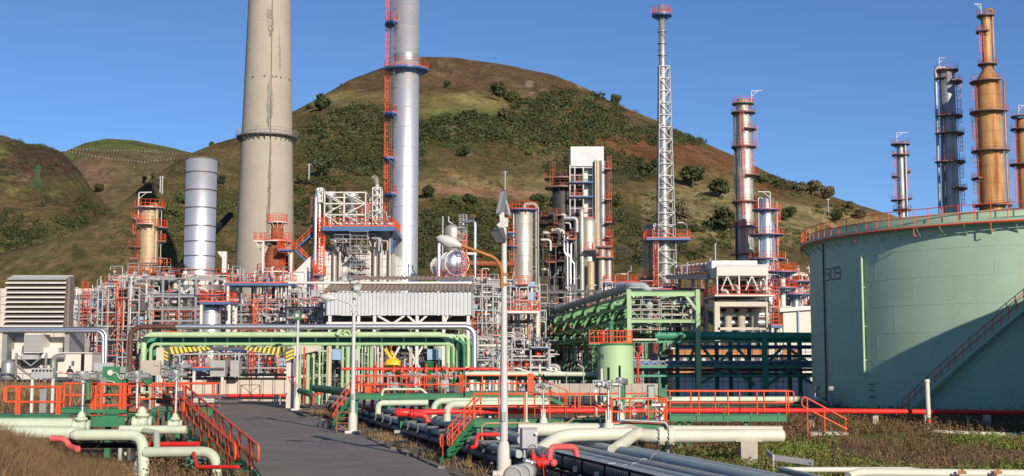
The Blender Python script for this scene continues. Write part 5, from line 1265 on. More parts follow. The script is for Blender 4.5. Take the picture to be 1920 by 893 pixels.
en = thing('turbine_enclosure', 'cream coloured machine enclosure with ducts under the louvred intake box', 'enclosure', (X(70, 670, Yl + 2), Yl + 2, zl))
mb = MB(); bx(mb, 16, 122, 632, 712, Yl + 2, Yl + 9); mb.build('wall', 'offwhite', en)
mb = MB(); bx(mb, 45, 76, 627, 662, Yl - .6, Yl + 1.9); mb.build('vent_box', 'white', en)
mb = MB()
for k in range(14): mb.beam((X(45, 630, Yl - .65), Yl - .62, Z(629 + k * 2.3, Yl)), (X(76, 630, Yl - .65), Yl - .62, Z(629 + k * 2.3, Yl)), .05, .07)
mb.build('vent_slat', 'galv', en)
mb = MB(); bx(mb, 41, 72, 662.5, 674, Yl - .2, Yl + 1.8); mb.build('hood', 'grey', en)
mb = MB(); bx(mb, 22, 40, 655, 674, Yl + .6, Yl + 1.9); bx(mb, 78, 110, 652, 672, Yl + .4, Yl + 1.9); mb.build('duct', 'white', en)
mb = MB(); bx(mb, 38, 68, 674.5, 686, Yl + 1.5, Yl + 1.95); mb.build('grille', 'louvre', en)
mb = MB(); y = Yl - .3
for a, b in (((30, 664), (58, 686)), ((58, 686), (78, 670)), ((30, 682), (58, 708)), ((84, 686), (58, 708))): mb.beam((X(a[0], a[1], y), y, Z(a[1], y)), (X(b[0], b[1], y), y, Z(b[1], y)), .12)
for px in (30, 86): mb.beam((X(px, 690, y), y, zl), (X(px, 690, y), y, Z(662, y)), .18)
mb.build('brace', 'galv', en)
mb = MB(); y = Yl - .8; mb.lathe_s((X(15, 700, y), y, zl), [(.0, .3), (.6, .5), (.65, .7), (.65, 1.9), (.5, 2.25), (0, 2.4)], 18); mb.build('gas_bottle', 'galv', en)
cbn = thing('white_cabin', 'low cream cabin with small dark window beside the machine enclosure', 'cabin', (X(140, 690, Yl - .5), Yl - .5, zl))
mb = MB(); bx(mb, 108, 172, 663, 712, Yl - .5, Yl + 4); mb.build('wall', 'offwhite', cbn)
mb = MB(); bx(mb, 134, 139, 677, 686, Yl - .56, Yl - .504); mb.build('window', 'dgrey', cbn)
mb = MB(); bx(mb, 106.5, 173.5, 661, 662.8, Yl - .7, Yl + 4.2); mb.build('roof', 'white', cbn)
mb = MB(); bx(mb, 174, 181, 681, 712, Yl + .5, Yl + .6); mb.build('door', 'navy', cbn)
mb = MB(); y = Yl - 1; mb.tube([(X(121, 668, y), y, Z(669, y)), (X(106, 668, y), y, Z(669, y)), (X(100, 680, y), y, Z(676, y)), (X(100, 690, y), y, Z(706, y))], .28, 10, .5); mb.build('duct', 'galv', cbn)
# silver line over the left yard
Yp = 112
mb = MB(); 
for dz, dx_ in ((0, 0), (-3.5, 5)): mb.tube([(X(-30, 621, Yp), Yp, Z(621 + dz, Yp)), (X(194 + dx_, 621, Yp), Yp, Z(621 + dz, Yp)), (X(193 + dx_, 690, Yp), Yp, Z(700, Yp))], M(3.4 if dx_ == 0 else 2.6, Yp), 12, .7); Yp += .9
solo(mb, 'yard_pipeline', 'alu', 'pair of silver pipes crossing the far left yard and turning down', 'pipeline')
mb = MB(); y = 118; mb.hrail([(X(-20, 708, y), y, zl), (X(230, 708, y), y, zl)], 1.1, 1.6, .03, 1, 0, 4); solo(mb, 'yard_fence', 'galv', 'low grey tube fence in front of the cream enclosure', 'fence')
mb = MB(); y = 119.5
for k in range(20): mb.m = k % 2; mb.beam((X(105 + 6 * k, 694, y), y, zl + 1.25 - .1 * math.sin(k * .33)), (X(111 + 6 * k, 694, y), y, zl + 1.25 - .1 * math.sin((k + 1) * .33)), .015, .09)
tag(mb.build('barrier_tape', ['white', 'firered']), 'red and white barrier tape strung before the cream cabin', 'tape')
# the worker
pw = thing('person', 'worker in dark navy overalls and cap standing before the cream cabin', 'person', (X(131, 700, Yl - 3), Yl - 3, zl))
def skin_body(root, pts, edges, rad, mat, name):
    me = bpy.data.meshes.new(name); me.from_pydata([tuple(p) for p in pts], edges, []); me.update()
    o = bpy.data.objects.new(name, me); col.objects.link(o); o.parent = root; WL[o] = WL[root]
    md = o.modifiers.new('skin', 'SKIN'); 
    for v, r_ in zip(me.skin_vertices[0].data, rad): v.radius = (r_, r_ * .85)
    me.skin_vertices[0].data[0].use_root = True
    o.modifiers.new('sub', 'SUBSURF').levels = 1; o.modifiers['sub'].render_levels = 2
    me.materials.append(MT[mat]); return o
B = [(0, 0, .95), (0, 0, 1.15), (0, 0, 1.38), (0, 0, 1.5), (0, -.02, 1.66), (-.2, 0, 1.42), (-.26, -.03, 1.15), (-.2, -.16, .95), (.2, 0, 1.42), (.27, -.03, 1.15), (.22, -.16, .95), (-.11, 0, .9), (-.13, -.02, .5), (-.14, .02, .08), (-.15, -.14, .04), (.11, 0, .9), (.13, -.02, .5), (.15, .02, .08), (.16, -.14, .04)]
E = [(0, 1), (1, 2), (2, 3), (3, 4), (2, 5), (5, 6), (6, 7), (2, 8), (8, 9), (9, 10), (0, 11), (11, 12), (12, 13), (13, 14), (0, 15), (15, 16), (16, 17), (17, 18)]
Rr = [.16, .16, .17, .07, .1, .085, .065, .05, .085, .065, .05, .1, .075, .06, .05, .1, .075, .06, .05]
skin_body(pw, B, E, Rr, 'navy', 'body')
mb = MB(); o_ = wl(pw); mb.lathe_s((o_.x, o_.y - .02, o_.z + 1.56), [(.03, -.06), (.075, 0), (.1, .07), (.1, .12), (.07, .19), (0, .22)], 16); mb.box((o_.x, o_.y - .12, o_.z + 1.64), (.03, .04, .05)); mb.build('head', 'skin', pw)
mb = MB(); mb.lathe_s((o_.x, o_.y - .02, o_.z + 1.68), [(.13, 0), (.115, .04), (.09, .1), (0, .14)], 16); mb.box((o_.x, o_.y - .16, o_.z + 1.69), (.14, .12, .02)); mb.build('cap', 'white', pw)

# ---- process racks from left to right, back to front
WH = ('white', 'galv', 'alu', 'grey', 'pipebg', 'dgrey', 'darkves', 'grey')  # dark entries paint in the shade between the pipes
unit('far left rack of white and grey pipes behind the cream cabin', 128, 235, [558, 578, 598, 622, 648, 672, 695], 150, 7, 6, 14, 12, 1, 'galv', WH, .7, .3, 3, 34)
unit('tall crowded rack with red landings at the foot of the tan column', 205, 300, [520, 537, 556, 575, 596, 618, 640, 665, 690], 172, 6, 6, 16, 18, 2, 'pipebg', ('rust', 'galv', 'white', 'pipebg', 'tancol'), .9, .3, 2, 36)
unit('white framed rack below the grey stack', 245, 430, [523, 556, 580, 602, 626, 650, 676, 700], 158, 7, 7, 24, 16, 3, 'galv', WH, .3, .25, 3, 40, cw=.24)
unit('blue decked rack in front of the rusty furnace', 430, 548, [534, 572, 590, 608, 630, 655, 685], 156, 7, 6, 20, 14, 4, 'galv', WH, .4, .2, 2, 40, deckp=.3)
unit('pipe rack against the white sloping boiler duct', 540, 625, [560, 580, 600, 622, 650, 680], 152, 6, 5, 14, 16, 5, 'galv', ('galv', 'alu', 'grey', 'white', 'dgrey'), .3, .2, 2, 36)
unit('low rack of pumps and lines seen under the green bridge', 300, 560, [664, 690, 712], 146, 8, 8, 16, 12, 6, 'grey', ('galv', 'grey', 'white', 'dgrey', 'blue'), .6, .2, 5, 60)
unit('rack of dark lines under the corrugated shed', 590, 900, [640, 664, 690, 712], 148, 6, 9, 20, 20, 7, 'dgrey', ('dgrey', 'grey', 'galv', 'blue', 'white'), .4, .35, 4, 50)
unit('galvanised rack right of the corrugated shed', 884, 945, [533, 556, 582, 606, 632, 660, 690], 150, 6, 4, 14, 14, 8, 'galv', ('galv', 'alu', 'pipebg', 'white'), .4, .3, 2, 36)
unit('rack with red rails below the pale looped column', 925, 1012, [536, 566, 584, 610, 640, 668, 695], 165, 8, 5, 16, 14, 9, 'galv', ('galv', 'alu', 'rust', 'pipebg'), .9, .3, 2, 34, deckp=.6)
unit('ground level pumps and silver lines left of the green rack', 890, 1030, [655, 675, 697], 138, 7, 5, 14, 12, 10, 'galv', ('alu', 'galv', 'white', 'pipebg'), .2, .1, 4, 44)
unit('long grey rack half hidden behind the reactor tower base', 1000, 1180, [548, 575, 600, 628, 660, 690], 186, 8, 7, 20, 12, 11, 'dgrey', ('dgrey', 'galv', 'pipebg', 'grey'), .5, .3, 2, 30)
unit('rack with red rails at the foot of the flare tower', 1175, 1320, [545, 580, 610, 640, 675], 175, 8, 6, 18, 14, 12, 'grey', ('galv', 'alu', 'white', 'rust', 'dullalu'), .9, .2, 3, 40, deckp=.6)
unit('rack right of the concrete table frame', 1440, 1525, [515, 545, 575, 610, 650], 172, 8, 5, 14, 10, 13, 'galv', ('galv', 'alu', 'white', 'dullalu'), .9, .2, 3, 30, deckp=.7)
unit('rusty scaffold-like rack left of the white framed rack', 185, 262, [540, 562, 586, 612, 640, 670, 700], 140, 5, 5, 10, 16, 14, 'pipebg', ('rust', 'galv', 'pipebg', 'white'), .6, .4, 1, 30, cw=.14)
# blue decks with red rails
def deck_thing(label, px0, px1, py, Y, depth, name='service_platform', legs=True, mat='blue', legm='white', hh=1.15, th=.3):
    z = Z(py, Y); x0, x1 = X(px0, py, Y), X(px1, py, Y)
    t = thing(name, label, 'platform', ((x0 + x1) / 2, Y + depth / 2, 0))
    mb = MB(); mb.bb(x0, x1, Y, Y + depth, z - th, z); mb.build('deck', mat, t)
    mb = MB(); mb.hrail([(x0 + .05, Y + depth - .05, z), (x0 + .05, Y + .05, z), (x1 - .05, Y + .05, z), (x1 - .05, Y + depth - .05, z), (x0 + .05, Y + depth - .05, z)], hh, 1.0, .033, 1, .14, 4); mb.build('handrail', 'rail', t)
    if legs:
        for x in (x0 + .2, x1 - .2):
            for y in (Y + .25, Y + depth - .25):
                mb = MB(); mb.beam((x, y, 0), (x, y, z - th), .28); mb.build('leg', legm, t)
    return t, x0, x1, z
t, x0, x1, z = deck_thing('long blue deck crowded with small vertical valves in front of the rusty furnace', 424, 546, 531, 154, 4)
for k in range(16):
    x = x0 + .5 + (x1 - x0 - 1) * k / 15; y = 154 + random.uniform(.6, 3); h = random.uniform(1, 2.1); mb = MB(); mb.tube([(x, y, z), (x, y, z + h)], .09, 7); mb.box((x, y, z + h * .6), (.34, .3, .3)); mb.tube([(x, y, z + h), (x + .3, y, z + h)], .07, 6); mb.build('valve', random.choice(('white', 'galv', 'grey')), t)
t, x0, x1, z = deck_thing('blue deck with red rails over the round silver vessel', 374, 433, 566, 148, 4)
unit('scaffold of bare tubes around the base of the tan column', 240, 320, [500, 522, 540, 560], 190, 5, 5, 4, 4, 15, 'galv', ('galv', 'rust'), .8, .3, 0, 6, cw=.1, name='scaffold', cat='scaffold')
deck_thing('blue deck with red rails at the foot of the pale looped column', 924, 1000, 536, 172, 6)
deck_thing('red railed landing with a white edge left of the green rack', 930, 1012, 583, 160, 4, mat='white')
deck_thing('blue deck with red rails at the foot of the reactor tower', 1134, 1196, 530, 188, 5)
deck_thing('blue deck just above the road under the green bridge, left', 360, 420, 690, 141, 3)
vz = thing('round_vessel', 'upright silver vessel with a domed top under a blue deck left of centre', 'vessel', (X(395, 600, 149), 151, 0))
mb = MB(); y = 150.6; w = M(17.5, y); x = X(396, 600, y); mb.lathe_s((x, y, 0), [(w, 0), (w, Z(580, y)), (w * .9, Z(574, y)), (w * .5, Z(570.5, y)), (0, Z(570, y))], 28); mb.build('shell', 'silver', vz)
mb = MB()
for py in (586, 625, 660): zz = Z(py, y); mb.lathe((x, y, 0), [(w, zz - .05), (w + .04, zz - .05), (w + .04, zz + .05), (w, zz + .05)], 28, smooth=False)
mb.build('band', 'galv', vz)
# white overhead beams near the grey stack
wf = thing('white_gantry', 'white steel gantry with a hoist arm beside the grey stack', 'gantry', (X(330, 540, 160), 160, 0))
mb = MB(); y = 160
for px in (252, 339, 428): mb.beam((X(px, 560, y), y, 0), (X(px, 560, y), y, Z(523, y)), .5)
mb.beam((X(250, 523, y), y, Z(523, y)), (X(430, 523, y), y, Z(523, y)), .4, .35); mb.beam((X(339, 529, y), y, Z(530, y)), (X(410, 529, y), y, Z(530, y)), .4, .6)
for a, b in (((340, 552), (370, 534)), ((398, 552), (372, 534))): mb.beam((X(a[0], a[1], y), y - .1, Z(a[1], y)), (X(b[0], b[1], y), y - .1, Z(b[1], y)), .3)
mb.build('frame', 'white', wf)
mb = MB(); y = 164; mb.beam((X(421, 500, y), y, 0), (X(421, 500, y), y, Z(472, y)), .55); mb.beam((X(409, 474, y), y, Z(474, y)), (X(423, 474, y), y, Z(474, y)), .3); mb.beam((X(412, 475, y), y, Z(475, y)), (X(420, 484, y), y, Z(486, y)), .25); mb.build('hoist_arm', 'white', wf)
# yellow gas detectors etc near the filter house
deck_thing('red railed walkway behind the filter house in front of the concrete wall', 160, 212, 574, 190, 3)

# ---- corrugated shed
Yh = 142
sh = thing('corrugated_shed', 'open steel shed with a white corrugated upper wall and ribbed brown roof', 'shed', (X(745, 640, Yh + 4), Yh + 4, 0))
def corr(mb, a, b, z0, z1, pitch=.42, amp=.07):
    a = Vector(a); b = Vector(b); d = (b - a); L = d.length; d.normalize(); nrm = Vector((d.y, -d.x, 0)); n = int(L / pitch) * 4
    pts = []
    for i in range(n + 1):
        q = i % 4; pts.append(a + d * (L * i / n) + nrm * (amp if q in (1, 2) else 0))
    vs = [p + Vector((0, 0, z0)) for p in pts] + [p + Vector((0, 0, z1)) for p in pts]
    mb.add(vs, [(i, i + 1, n + 2 + i, n + 1 + i) for i in range(n)])
xl, xr_ = X(612, 570, Yh), X(883, 570, Yh)
mb = MB(); corr(mb, (xl, Yh, 0), (xr_, Yh, 0), Z(591, Yh), Z(548, Yh)); mb.build('front_wall', 'sheet', sh)
mb = MB(); yb = Yh + 9; x_ = X(601, 560, yb)
corr(mb, (xl - .3, yb, 0), (xl - .02, Yh, 0), Z(591, Yh), Z(546, Yh), .5, .05); mb.build('side_wall', 'grey', sh)
mb = MB(); corr(mb, (xr_ + .02, Yh, 0), (xr_ + .02, yb, 0), Z(591, Yh), Z(546, Yh), .5, .05); mb.build('side_wall', 'sheet', sh)
def roof(mb, xa, xb, y0, z0, y1, z1, pitch=.5, amp=.12):
    n = int((xb - xa) / pitch) * 4; pts = [(xa + (xb - xa) * i / n, amp if i % 4 in (1, 2) else 0) for i in range(n + 1)]
    vs = [(x, y0, z0 + o) for x, o in pts] + [(x, y1, z1 + o) for x, o in pts]
    mb.add(vs, [(i, i + 1, n + 2 + i, n + 1 + i) for i in range(n)])
mb = MB(); roof(mb, xl - .3, xr_ + .3, Yh - .3, Z(547.6, Yh), Yh + 4.5, Z(533, Yh + 4.5)); mb.build('roof', 'roofing', sh)
mb = MB(); roof(mb, X(630, 520, Yh + 5), X(885, 520, Yh + 5), Yh + 4.4, Z(526, Yh + 4.4), Yh + 9, Z(519, Yh + 9)); mb.build('ridge_roof', 'roofing', sh)
mb = MB(); mb.beam((xl, Yh + 4.6, Z(531.5, Yh + 4.6)), (xr_, Yh + 4.6, Z(531.5, Yh + 4.6)), .3, .4); mb.tube([(X(540, 531, Yh + 3.5), Yh + 3.6, Z(530.5, Yh + 3.5)), (X(880, 531, Yh + 3.5), Yh + 3.6, Z(530.5, Yh + 3.5))], .16, 8); mb.build('eaves_pipe', 'white', sh)
for px in (618, 672, 702, 782, 832, 878):
    mb = MB(); mb.beam((X(px, 640, Yh + .2), Yh + .25, 0), (X(px, 640, Yh + .2), Yh + .25, Z(591, Yh)), .34, .3); mb.build('post', 'white', sh)
mb = MB()
for a, b in ((708, 735), (758, 735), (800, 782), (764, 782), (840, 832)): mb.beam((X(a, 594, Yh), Yh + .25, Z(592, Yh)), (X(b, 608, Yh), Yh + .25, Z(608, Yh)), .22)
for px in (735, 778): mb.beam((X(px - 14, 650, Yh), Yh + .3, Z(650, Yh)), (X(px + 12, 690, Yh), Yh + .3, Z(696, Yh)), .22); mb.beam((X(px + 14, 650, Yh), Yh + .34, Z(650, Yh)), (X(px - 12, 690, Yh), Yh + .34, Z(696, Yh)), .22)
mb.beam((xl, Yh + .25, Z(606, Yh)), (xr_, Yh + .25, Z(606, Yh)), .2, .25); mb.build('brace', 'white', sh)
mb = MB(); bx(mb, 605, 880, 592, 745, Yh + 8.6, Yh + 8.8); mb.build('back_wall', 'dgrey', sh)
for px in (632, 660, 810, 830):
    y = Yh + 3; mb = MB(); w = 9; bx(mb, px - w, px + w, 655, 675, y, y + 1.6); cb_ = solo(mb, 'blue_cabinet', 'bluebox', 'pale blue equipment cabinet under the corrugated shed, number %d from its left end' % ((632, 660, 810, 830).index(px) + 1), 'cabinet', 'blue cabinets under the shed')
for i_, o in enumerate([o for o in col.objects if o.name.startswith('blue_cabinet')]): o['label'] = ('pale blue cabinet under the left end of the corrugated shed', 'pale blue cabinet just left of the second lamp post under the shed', 'pale blue cabinet behind the green drums under the shed', 'pale blue cabinet under the right end of the corrugated shed')[i_]
# yellow loader under the shed
ex = thing('yellow_loader', 'yellow machine with a raised slanting arm parked under the corrugated shed', 'crane', (X(735, 690, 134), 134, 0))
y = 134; mb = MB(); c_ = U(735, 684, y); mb.lathe_s((c_.x - .7, y, c_.z), [(0, -.02), (.4, 0), (.62, .2), (.62, 1.3), (.4, 1.55), (0, 1.6)], 16, (1, 0, 0)); mb.box((c_.x, y, c_.z - .5), (1.5, 1.3, .9)); mb.build('body', 'yellow', ex)
mb = MB(); mb.beam(U(739, 680, y), U(722, 654, y), .34, .3); mb.beam(U(746, 680, y), U(734, 659, y), .24, .2); mb.build('arm', 'yellow', ex)
mb = MB(); mb.tube([U(738, 676, y), U(762, 669, y)], .17, 9); mb.build('cylinder', 'dgrey', ex)
mb = MB(); mb.bb(c_.x - .9, c_.x + .9, y - .7, y + .7, 0, c_.z - .9); mb.build('chassis', 'dgrey', ex)
for k in (-1, 1): mb = MB(); mb.tube([(c_.x + k * .6, y - .75, .45), (c_.x + k * .6, y - .5, .45)], .45, 16); mb.build('wheel', 'black', ex)
for i_, (px, py0, py1, w, lb) in enumerate(((803, 679, 700, 10.5, 'dark green round drum behind the red pipe header, left of the other two'), (828, 691, 712, 11, 'dark green drum standing in the middle of the three green drums'), (852, 691, 712, 11, 'dark green drum nearest the bent green risers'))):
    y = 110 if i_ else 116; x = X(px, py0, y); mb = MB(); z1 = Z(py0, y); r_ = M(w, y); mb.lathe_s((x, y, 0), [(r_, 0), (r_, z1 - .02), (r_ + .03, z1 - .01), (r_ + .03, z1 + .06), (r_ * .97, z1 + .06), (0, z1 + .1)], 24); solo(mb, 'green_drum', 'dgreen', lb, 'drum')

# ---- green pipe bridge over the road
Yb2 = 124
br = thing('pipe_bridge', 'long pale green pipe bridge spanning the road, with bent green risers at its ends', 'pipe bridge', (X(580, 640, Yb2), Yb2, 0))
xl, xr2 = X(262, 630, Yb2), X(840, 630, Yb2)
mb = MB(); mb.beam((xl, Yb2 + 2.6, Z(638, Yb2)), (xr2, Yb2 + 2.6, Z(638, Yb2)), .25, .8); mb.build('rear_girder', 'mgreen', br)
for k in range(15):
    x = xl + (xr2 - xl) * k / 14; mb = MB(); mb.beam((x, Yb2 - .1, Z(650, Yb2)), (x, Yb2 - .1, Z(632, Yb2)), .16); mb.beam((x, Yb2 - .3, Z(651, Yb2)), (x, Yb2 + 2.8, Z(651, Yb2)), .24, .3); mb.build('cross_beam', 'lgreen', br)
rows = [(628, .28, 0, 'lgreen2'), (645.5, .17, -.15, 'lgreen'), (634, .26, .9, 'mgreen'), (640, .2, .5, 'dgreen'), (636, .25, 1.6, 'dgreen'), (644, .2, 1.3, 'mgreen')]
for k, (py, r_, dy, mt) in enumerate(rows):
    y = Yb2 + dy; mb = MB(); xe = X(840 + k * 10, py, y)
    xs_ = X((270, 283, 292, 300, 308, 276)[k], py, y); zb_ = 0.8
    mb.tube([(xs_, y, zb_), (xs_, y, Z(py, y)), (xe, y, Z(py, y)), (xe, y, zb_ + 1.2)], r_, 12, r_ * 3); mb.build('pipe', mt, br)
for k, px in enumerate((848, 858, 868, 878)):
    y = Yb2 + .2 + k * .35; mb = MB(); r_ = M(3.4, y); xe = X(px, 660, y); mb.tube([(X(800, 629, y), y, Z(629 + k * .4, y)), (xe, y, Z(629 + k * .4, y)), (xe, y, Z(698, y)), (xe + .3, y - 2, Z(700, y))], r_, 12, r_ * 3.2); mb.build('riser', 'lgreen2', br)
for px in (268, 320, 560, 586, 700, 770, 838):
    for dy in (0, 2.6):
        mb = MB(); y = Yb2 + dy + .02; mb.beam((X(px, 690, y), y, 0), (X(px, 690, y), y, Z(652, y)), .3, .3); mb.build('column', 'dgreen' if px < 330 else 'concrete2', br)
mb = MB(); y = Yb2 - .4; mb.tube([U(632, 628, y), U(640, 617, y), U(650, 614, y), U(660, 617, y), U(668, 628, y)], .22, 10, .5); mb.tube([U(644, 626, y), U(647, 620, y), U(653, 620, y), U(657, 626, y)], .12, 8, .2); mb.build('vent_loop', 'lgreen2', br)
mb = MB()
for px in (580, 620, 708, 770, 815, 860): mb.tube([U(px, 629, Yb2 - .1), U(px, 618, Yb2 - .1)], .06, 6); mb.tube([U(px, 619, Yb2 - .1), U(px, 617.6, Yb2 - .1)], .28, 10)
mb.build('valve_wheel', 'lgreen', br)
y = 121
mb = MB(); mb.tube([U(330, 613, y), U(889, 613, y), U(890, 690, y)], M(5, y), 14, .9); pl_ = tag(mb.build('silver_pipeline', 'alu'), 'long shiny silver pipe lying along the top of the green bridge', 'pipeline')
mb = MB(); mb.tube([Vector((X(243, 690, y), y, .5)), U(245, 613, y), U(329, 613, y)], M(5, y), 14, 1.1); tag(mb.build('brown_pipeline', 'brownpipe'), 'dark brown pipe rising at the left end of the green bridge', 'pipeline')
# hazard gantry: concrete portal with haunched, yellow-black beam ends
gt = thing('height_gantry', 'concrete portal over the road with yellow and black hazard stripes', 'gantry', (X(430, 700, 128), 128, 0))
y0, y1 = 122.3, 123.3
for px in (298, 543):
    mb = MB(); mb.bb(X(px - 6, 700, y0), X(px + 8, 700, y0), y0, y1, 0, Z(652, y0)); mb.build('column', 'cwall', gt)
def hz(mb, pts, y0, y1):
    n = len(pts); mb.add([(x, y0, z) for x, z in pts] + [(x, y1, z) for x, z in pts], [tuple(range(n)), tuple(range(2 * n - 1, n - 1, -1))] + [((i + 1) % n, i, n + i, n + (i + 1) % n) for i in range(n)])
def pz(px, py, y): return (X(px, py, y), Z(py, y))
mb = MB(); hz(mb, [pz(306.5, 652, y0), pz(306.5, 683, y0), pz(316, 683, y0), pz(318, 665, y0), pz(390, 656, y0), pz(462, 656, y0), pz(534, 669, y0), pz(536, 683, y0), pz(536.5, 683, y0), pz(536.5, 650.5, y0), pz(306.5, 650.5, y0)][::-1], y0 + .05, y1 - .05); mb.build('beam', 'dgrey', gt)
mb = MB(); yy = y0 - .02; yh_ = y0 + .045
for k in range(9):
    a = 318 + k * 8.5; t0 = 651; b0 = 664 - k * 1.0
    mb.add([(*pz(a, t0, yy)[:1], yy, pz(a, t0, yy)[1]), (pz(a + 5, t0, yy)[0], yy, pz(a, t0, yy)[1]), (pz(a + 9, b0, yy)[0], yy, pz(a, b0, yy)[1]), (pz(a + 4, b0, yy)[0], yy, pz(a, b0, yy)[1])], [(0, 1, 2, 3)])
    a = 534 - k * 8.5; b0 = 668 - k * 1.5
    mb.add([(pz(a - 4, 651, yy)[0], yy, Z(651, yy)), (pz(a, 651, yy)[0], yy, Z(651, yy)), (pz(a - 4, b0, yy)[0], yy, Z(b0, yy)), (pz(a - 8, b0, yy)[0], yy, Z(b0, yy))], [(0, 1, 2, 3)])
for k in range(3):
    t0 = 660 + k * 6.5
    mb.add([(X(307, t0, yy), yy, Z(t0 - 3, yy)), (X(315, t0, yy), yy, Z(t0 + 1.5, yy)), (X(315, t0, yy), yy, Z(t0 + 4.5, yy)), (X(307, t0, yy), yy, Z(t0, yy))], [(0, 1, 2, 3)])
    mb.add([(X(536, t0, yy), yy, Z(t0 + 1.5, yy)), (X(550, t0, yy), yy, Z(t0 - 5, yy)), (X(550, t0, yy), yy, Z(t0 - 1.5, yy)), (X(536, t0, yy), yy, Z(t0 + 5, yy))], [(0, 1, 2, 3)])
mb.build('hazard_stripe', 'hyellow', gt)
mb = MB(); mb.bb(X(535.7, 665, yy), X(551, 665, yy), y0 - .008, y0 - .002, Z(680, yy), Z(653, yy)); mb.build('hazard_ground', 'dgrey', gt)
mb = MB(); hz(mb, [pz(551.5, 648, y0), pz(551.5, 668, y0), pz(602, 656, y0), pz(602, 648, y0)], y0 + .1, y1 - .1); mb.build('haunch', 'cwall', gt)
# vertical green pipe forest under the bridge
gf = thing('riser_bank', 'bank of upright green pipes under the right half of the green bridge', 'pipes', (X(660, 690, 122), 122, 0))
for px, w, mt in ((563, 2, 'lgreen'), (570, 1.6, 'firered'), (577, 4, 'lgreen'), (587, 3.5, 'lgreen'), (599, 2, 'lgreen2'), (605, 1.2, 'lgreen2'), (613, 1.4, 'lgreen'), (615, 1, 'firered'), (620, 1.6, 'lgreen2'), (642, 3, 'lgreen'), (652, 4.5, 'lgreen'), (671, 1.3, 'lgreen2'), (679, 1.3, 'lgreen2'), (684, 1.2, 'lgreen'), (690, 1.4, 'lgreen2'), (695, 2, 'lgreen'), (701, 1, 'blue'), (708, 2.4, 'cwall'), (716, 2.4, 'cwall'), (824, 1.6, 'lgreen2'), (846, 2.5, 'dgreen'), (838, 1.4, 'lgreen')):
    y = 119 + (px * 7 % 10) * .45; mb = MB(); mb.tube([(X(px, 690, y), y, .4), (X(px, 690, y), y, Z(650, y))], M(w, y), 10); mb.build('pipe', mt, gf)
# ---- end of the road: wall, gate, dark rail
ew = thing('boundary_wall', 'low white block wall across the far end of the road', 'wall', (X(450, 725, 143), 143, 0))
mb = MB(); bx(mb, 330, 548, 712, 760, 143, 143.4); mb.build('wall', 'cwall', ew)
mb = MB(); bx(mb, 330, 548, 709, 711.8, 142.9, 143.5); mb.build('coping', 'dgrey', ew)
mb = MB(); mb.tube([U(330, 742, 142.4), U(545, 742, 142.4)], .18, 8); solo(mb, 'red_pipeline', 'firered', 'red pipe running along the foot of the white wall at the road end', 'pipeline')
mb = MB(); mb.tube([U(335, 703, 142), U(548, 703, 142)], .16, 8); 
for px in range(340, 548, 22): mb.beam(U(px, 703, 142), Vector((X(px, 703, 142), 142, 0)), .05)
solo(mb, 'pipe_barrier', 'black', 'black tube barrier above the white wall at the road end', 'barrier')
mb = MB(); y = 138; a = [U(452, 722, y), U(487, 722, y)]
for p in (a[0], a[1]): mb.beam(p, (p.x, p.y, 0), .08)
mb.beam(a[0], a[1], .07); mb.beam((a[0].x, y, .2), (a[1].x, y, .2), .07); mb.beam(a[0], (a[1].x, y, .2), .05); mb.beam((a[0].x, y, .2), a[1], .05)
solo(mb, 'road_gate', 'galv', 'small silver cross-braced barrier standing at the end of the road', 'gate')
for i_, (px, w) in enumerate(((408, 28), (440, 16))):
    y = 141; mb = MB(); bx(mb, px - w / 2, px + w / 2, 676, 706, y, y + 1.5)
    for k in range(6): mb.beam((X(px - w / 2, 690, y), y - .02, Z(680 + k * 4, y)), (X(px + w / 2, 690, y), y - .02, Z(680 + k * 4, y)), .03, .05)
    solo(mb, 'ventilation_unit', 'grey', ('wide grey slatted cooling unit under the green bridge', 'narrow grey slatted cooling unit beside the wide one under the bridge')[i_], 'cooling unit')

# ---- green steel rack, right of centre
gr = thing('green_rack', 'tall light green steel rack with a fat grey pipe along its top', 'pipe rack', (X(1180, 640, 140), 140, 0))
A0 = (X(1179, 545, 128), 128.0); A1 = (X(1308, 545, 128), 128.0); ztop = Z(545, 128)
far = 205.0; B0 = (X(1012, 548, far) , far); 
mb = MB()
for (x, y) in (A0, A1): mb.beam((x, y, 0), (x, y, ztop + .1), .42, .4)
mb.ibeam((A0[0], A0[1], ztop - .3), (A1[0], A1[1], ztop - .3), .3, .5)
zm = Z(602, 128); mb.ibeam((A0[0], A0[1], zm), (A1[0], A1[1], zm), .26, .36)
mb.beam((A1[0], 128, Z(585, 128)), (X(1287, 550, 128), 128, ztop - .6), .3); 
mb.build('portal', 'lgreen', gr)
d_ = Vector((B0[0] - A0[0], B0[1] - A0[1], 0)); n_b = 8
fr = MB(); zlv = [ztop - .5, Z(575, 128), Z(602, 128), Z(630, 128)]
off = Vector((A1[0] - A0[0], 0, 0)) * .8
for i in range(1, n_b + 1):
    p = Vector((A0[0], A0[1], 0)) + d_ * (i / n_b)
    for q in (p, p + off): fr.beam(q, q + Vector((0, 0, ztop)), .34, .34)
    for z in zlv: fr.beam(p + Vector((0, 0, z)), p + off + Vector((0, 0, z)), .24, .3)
    pp = Vector((A0[0], A0[1], 0)) + d_ * ((i - 1) / n_b)
    fr.beam(p + Vector((0, 0, zlv[2])), pp + Vector((0, 0, zlv[0])), .25)
for z in zlv:
    for o in (Vector((0, 0, 0)), off): a = Vector((A0[0], A0[1], z)) + o; fr.beam(a, a + d_, .22, .3)
fr.build('steel_frame', 'fgreen', gr)  # frame painted darker than the portal to show its shaded side
r = random.Random(44)
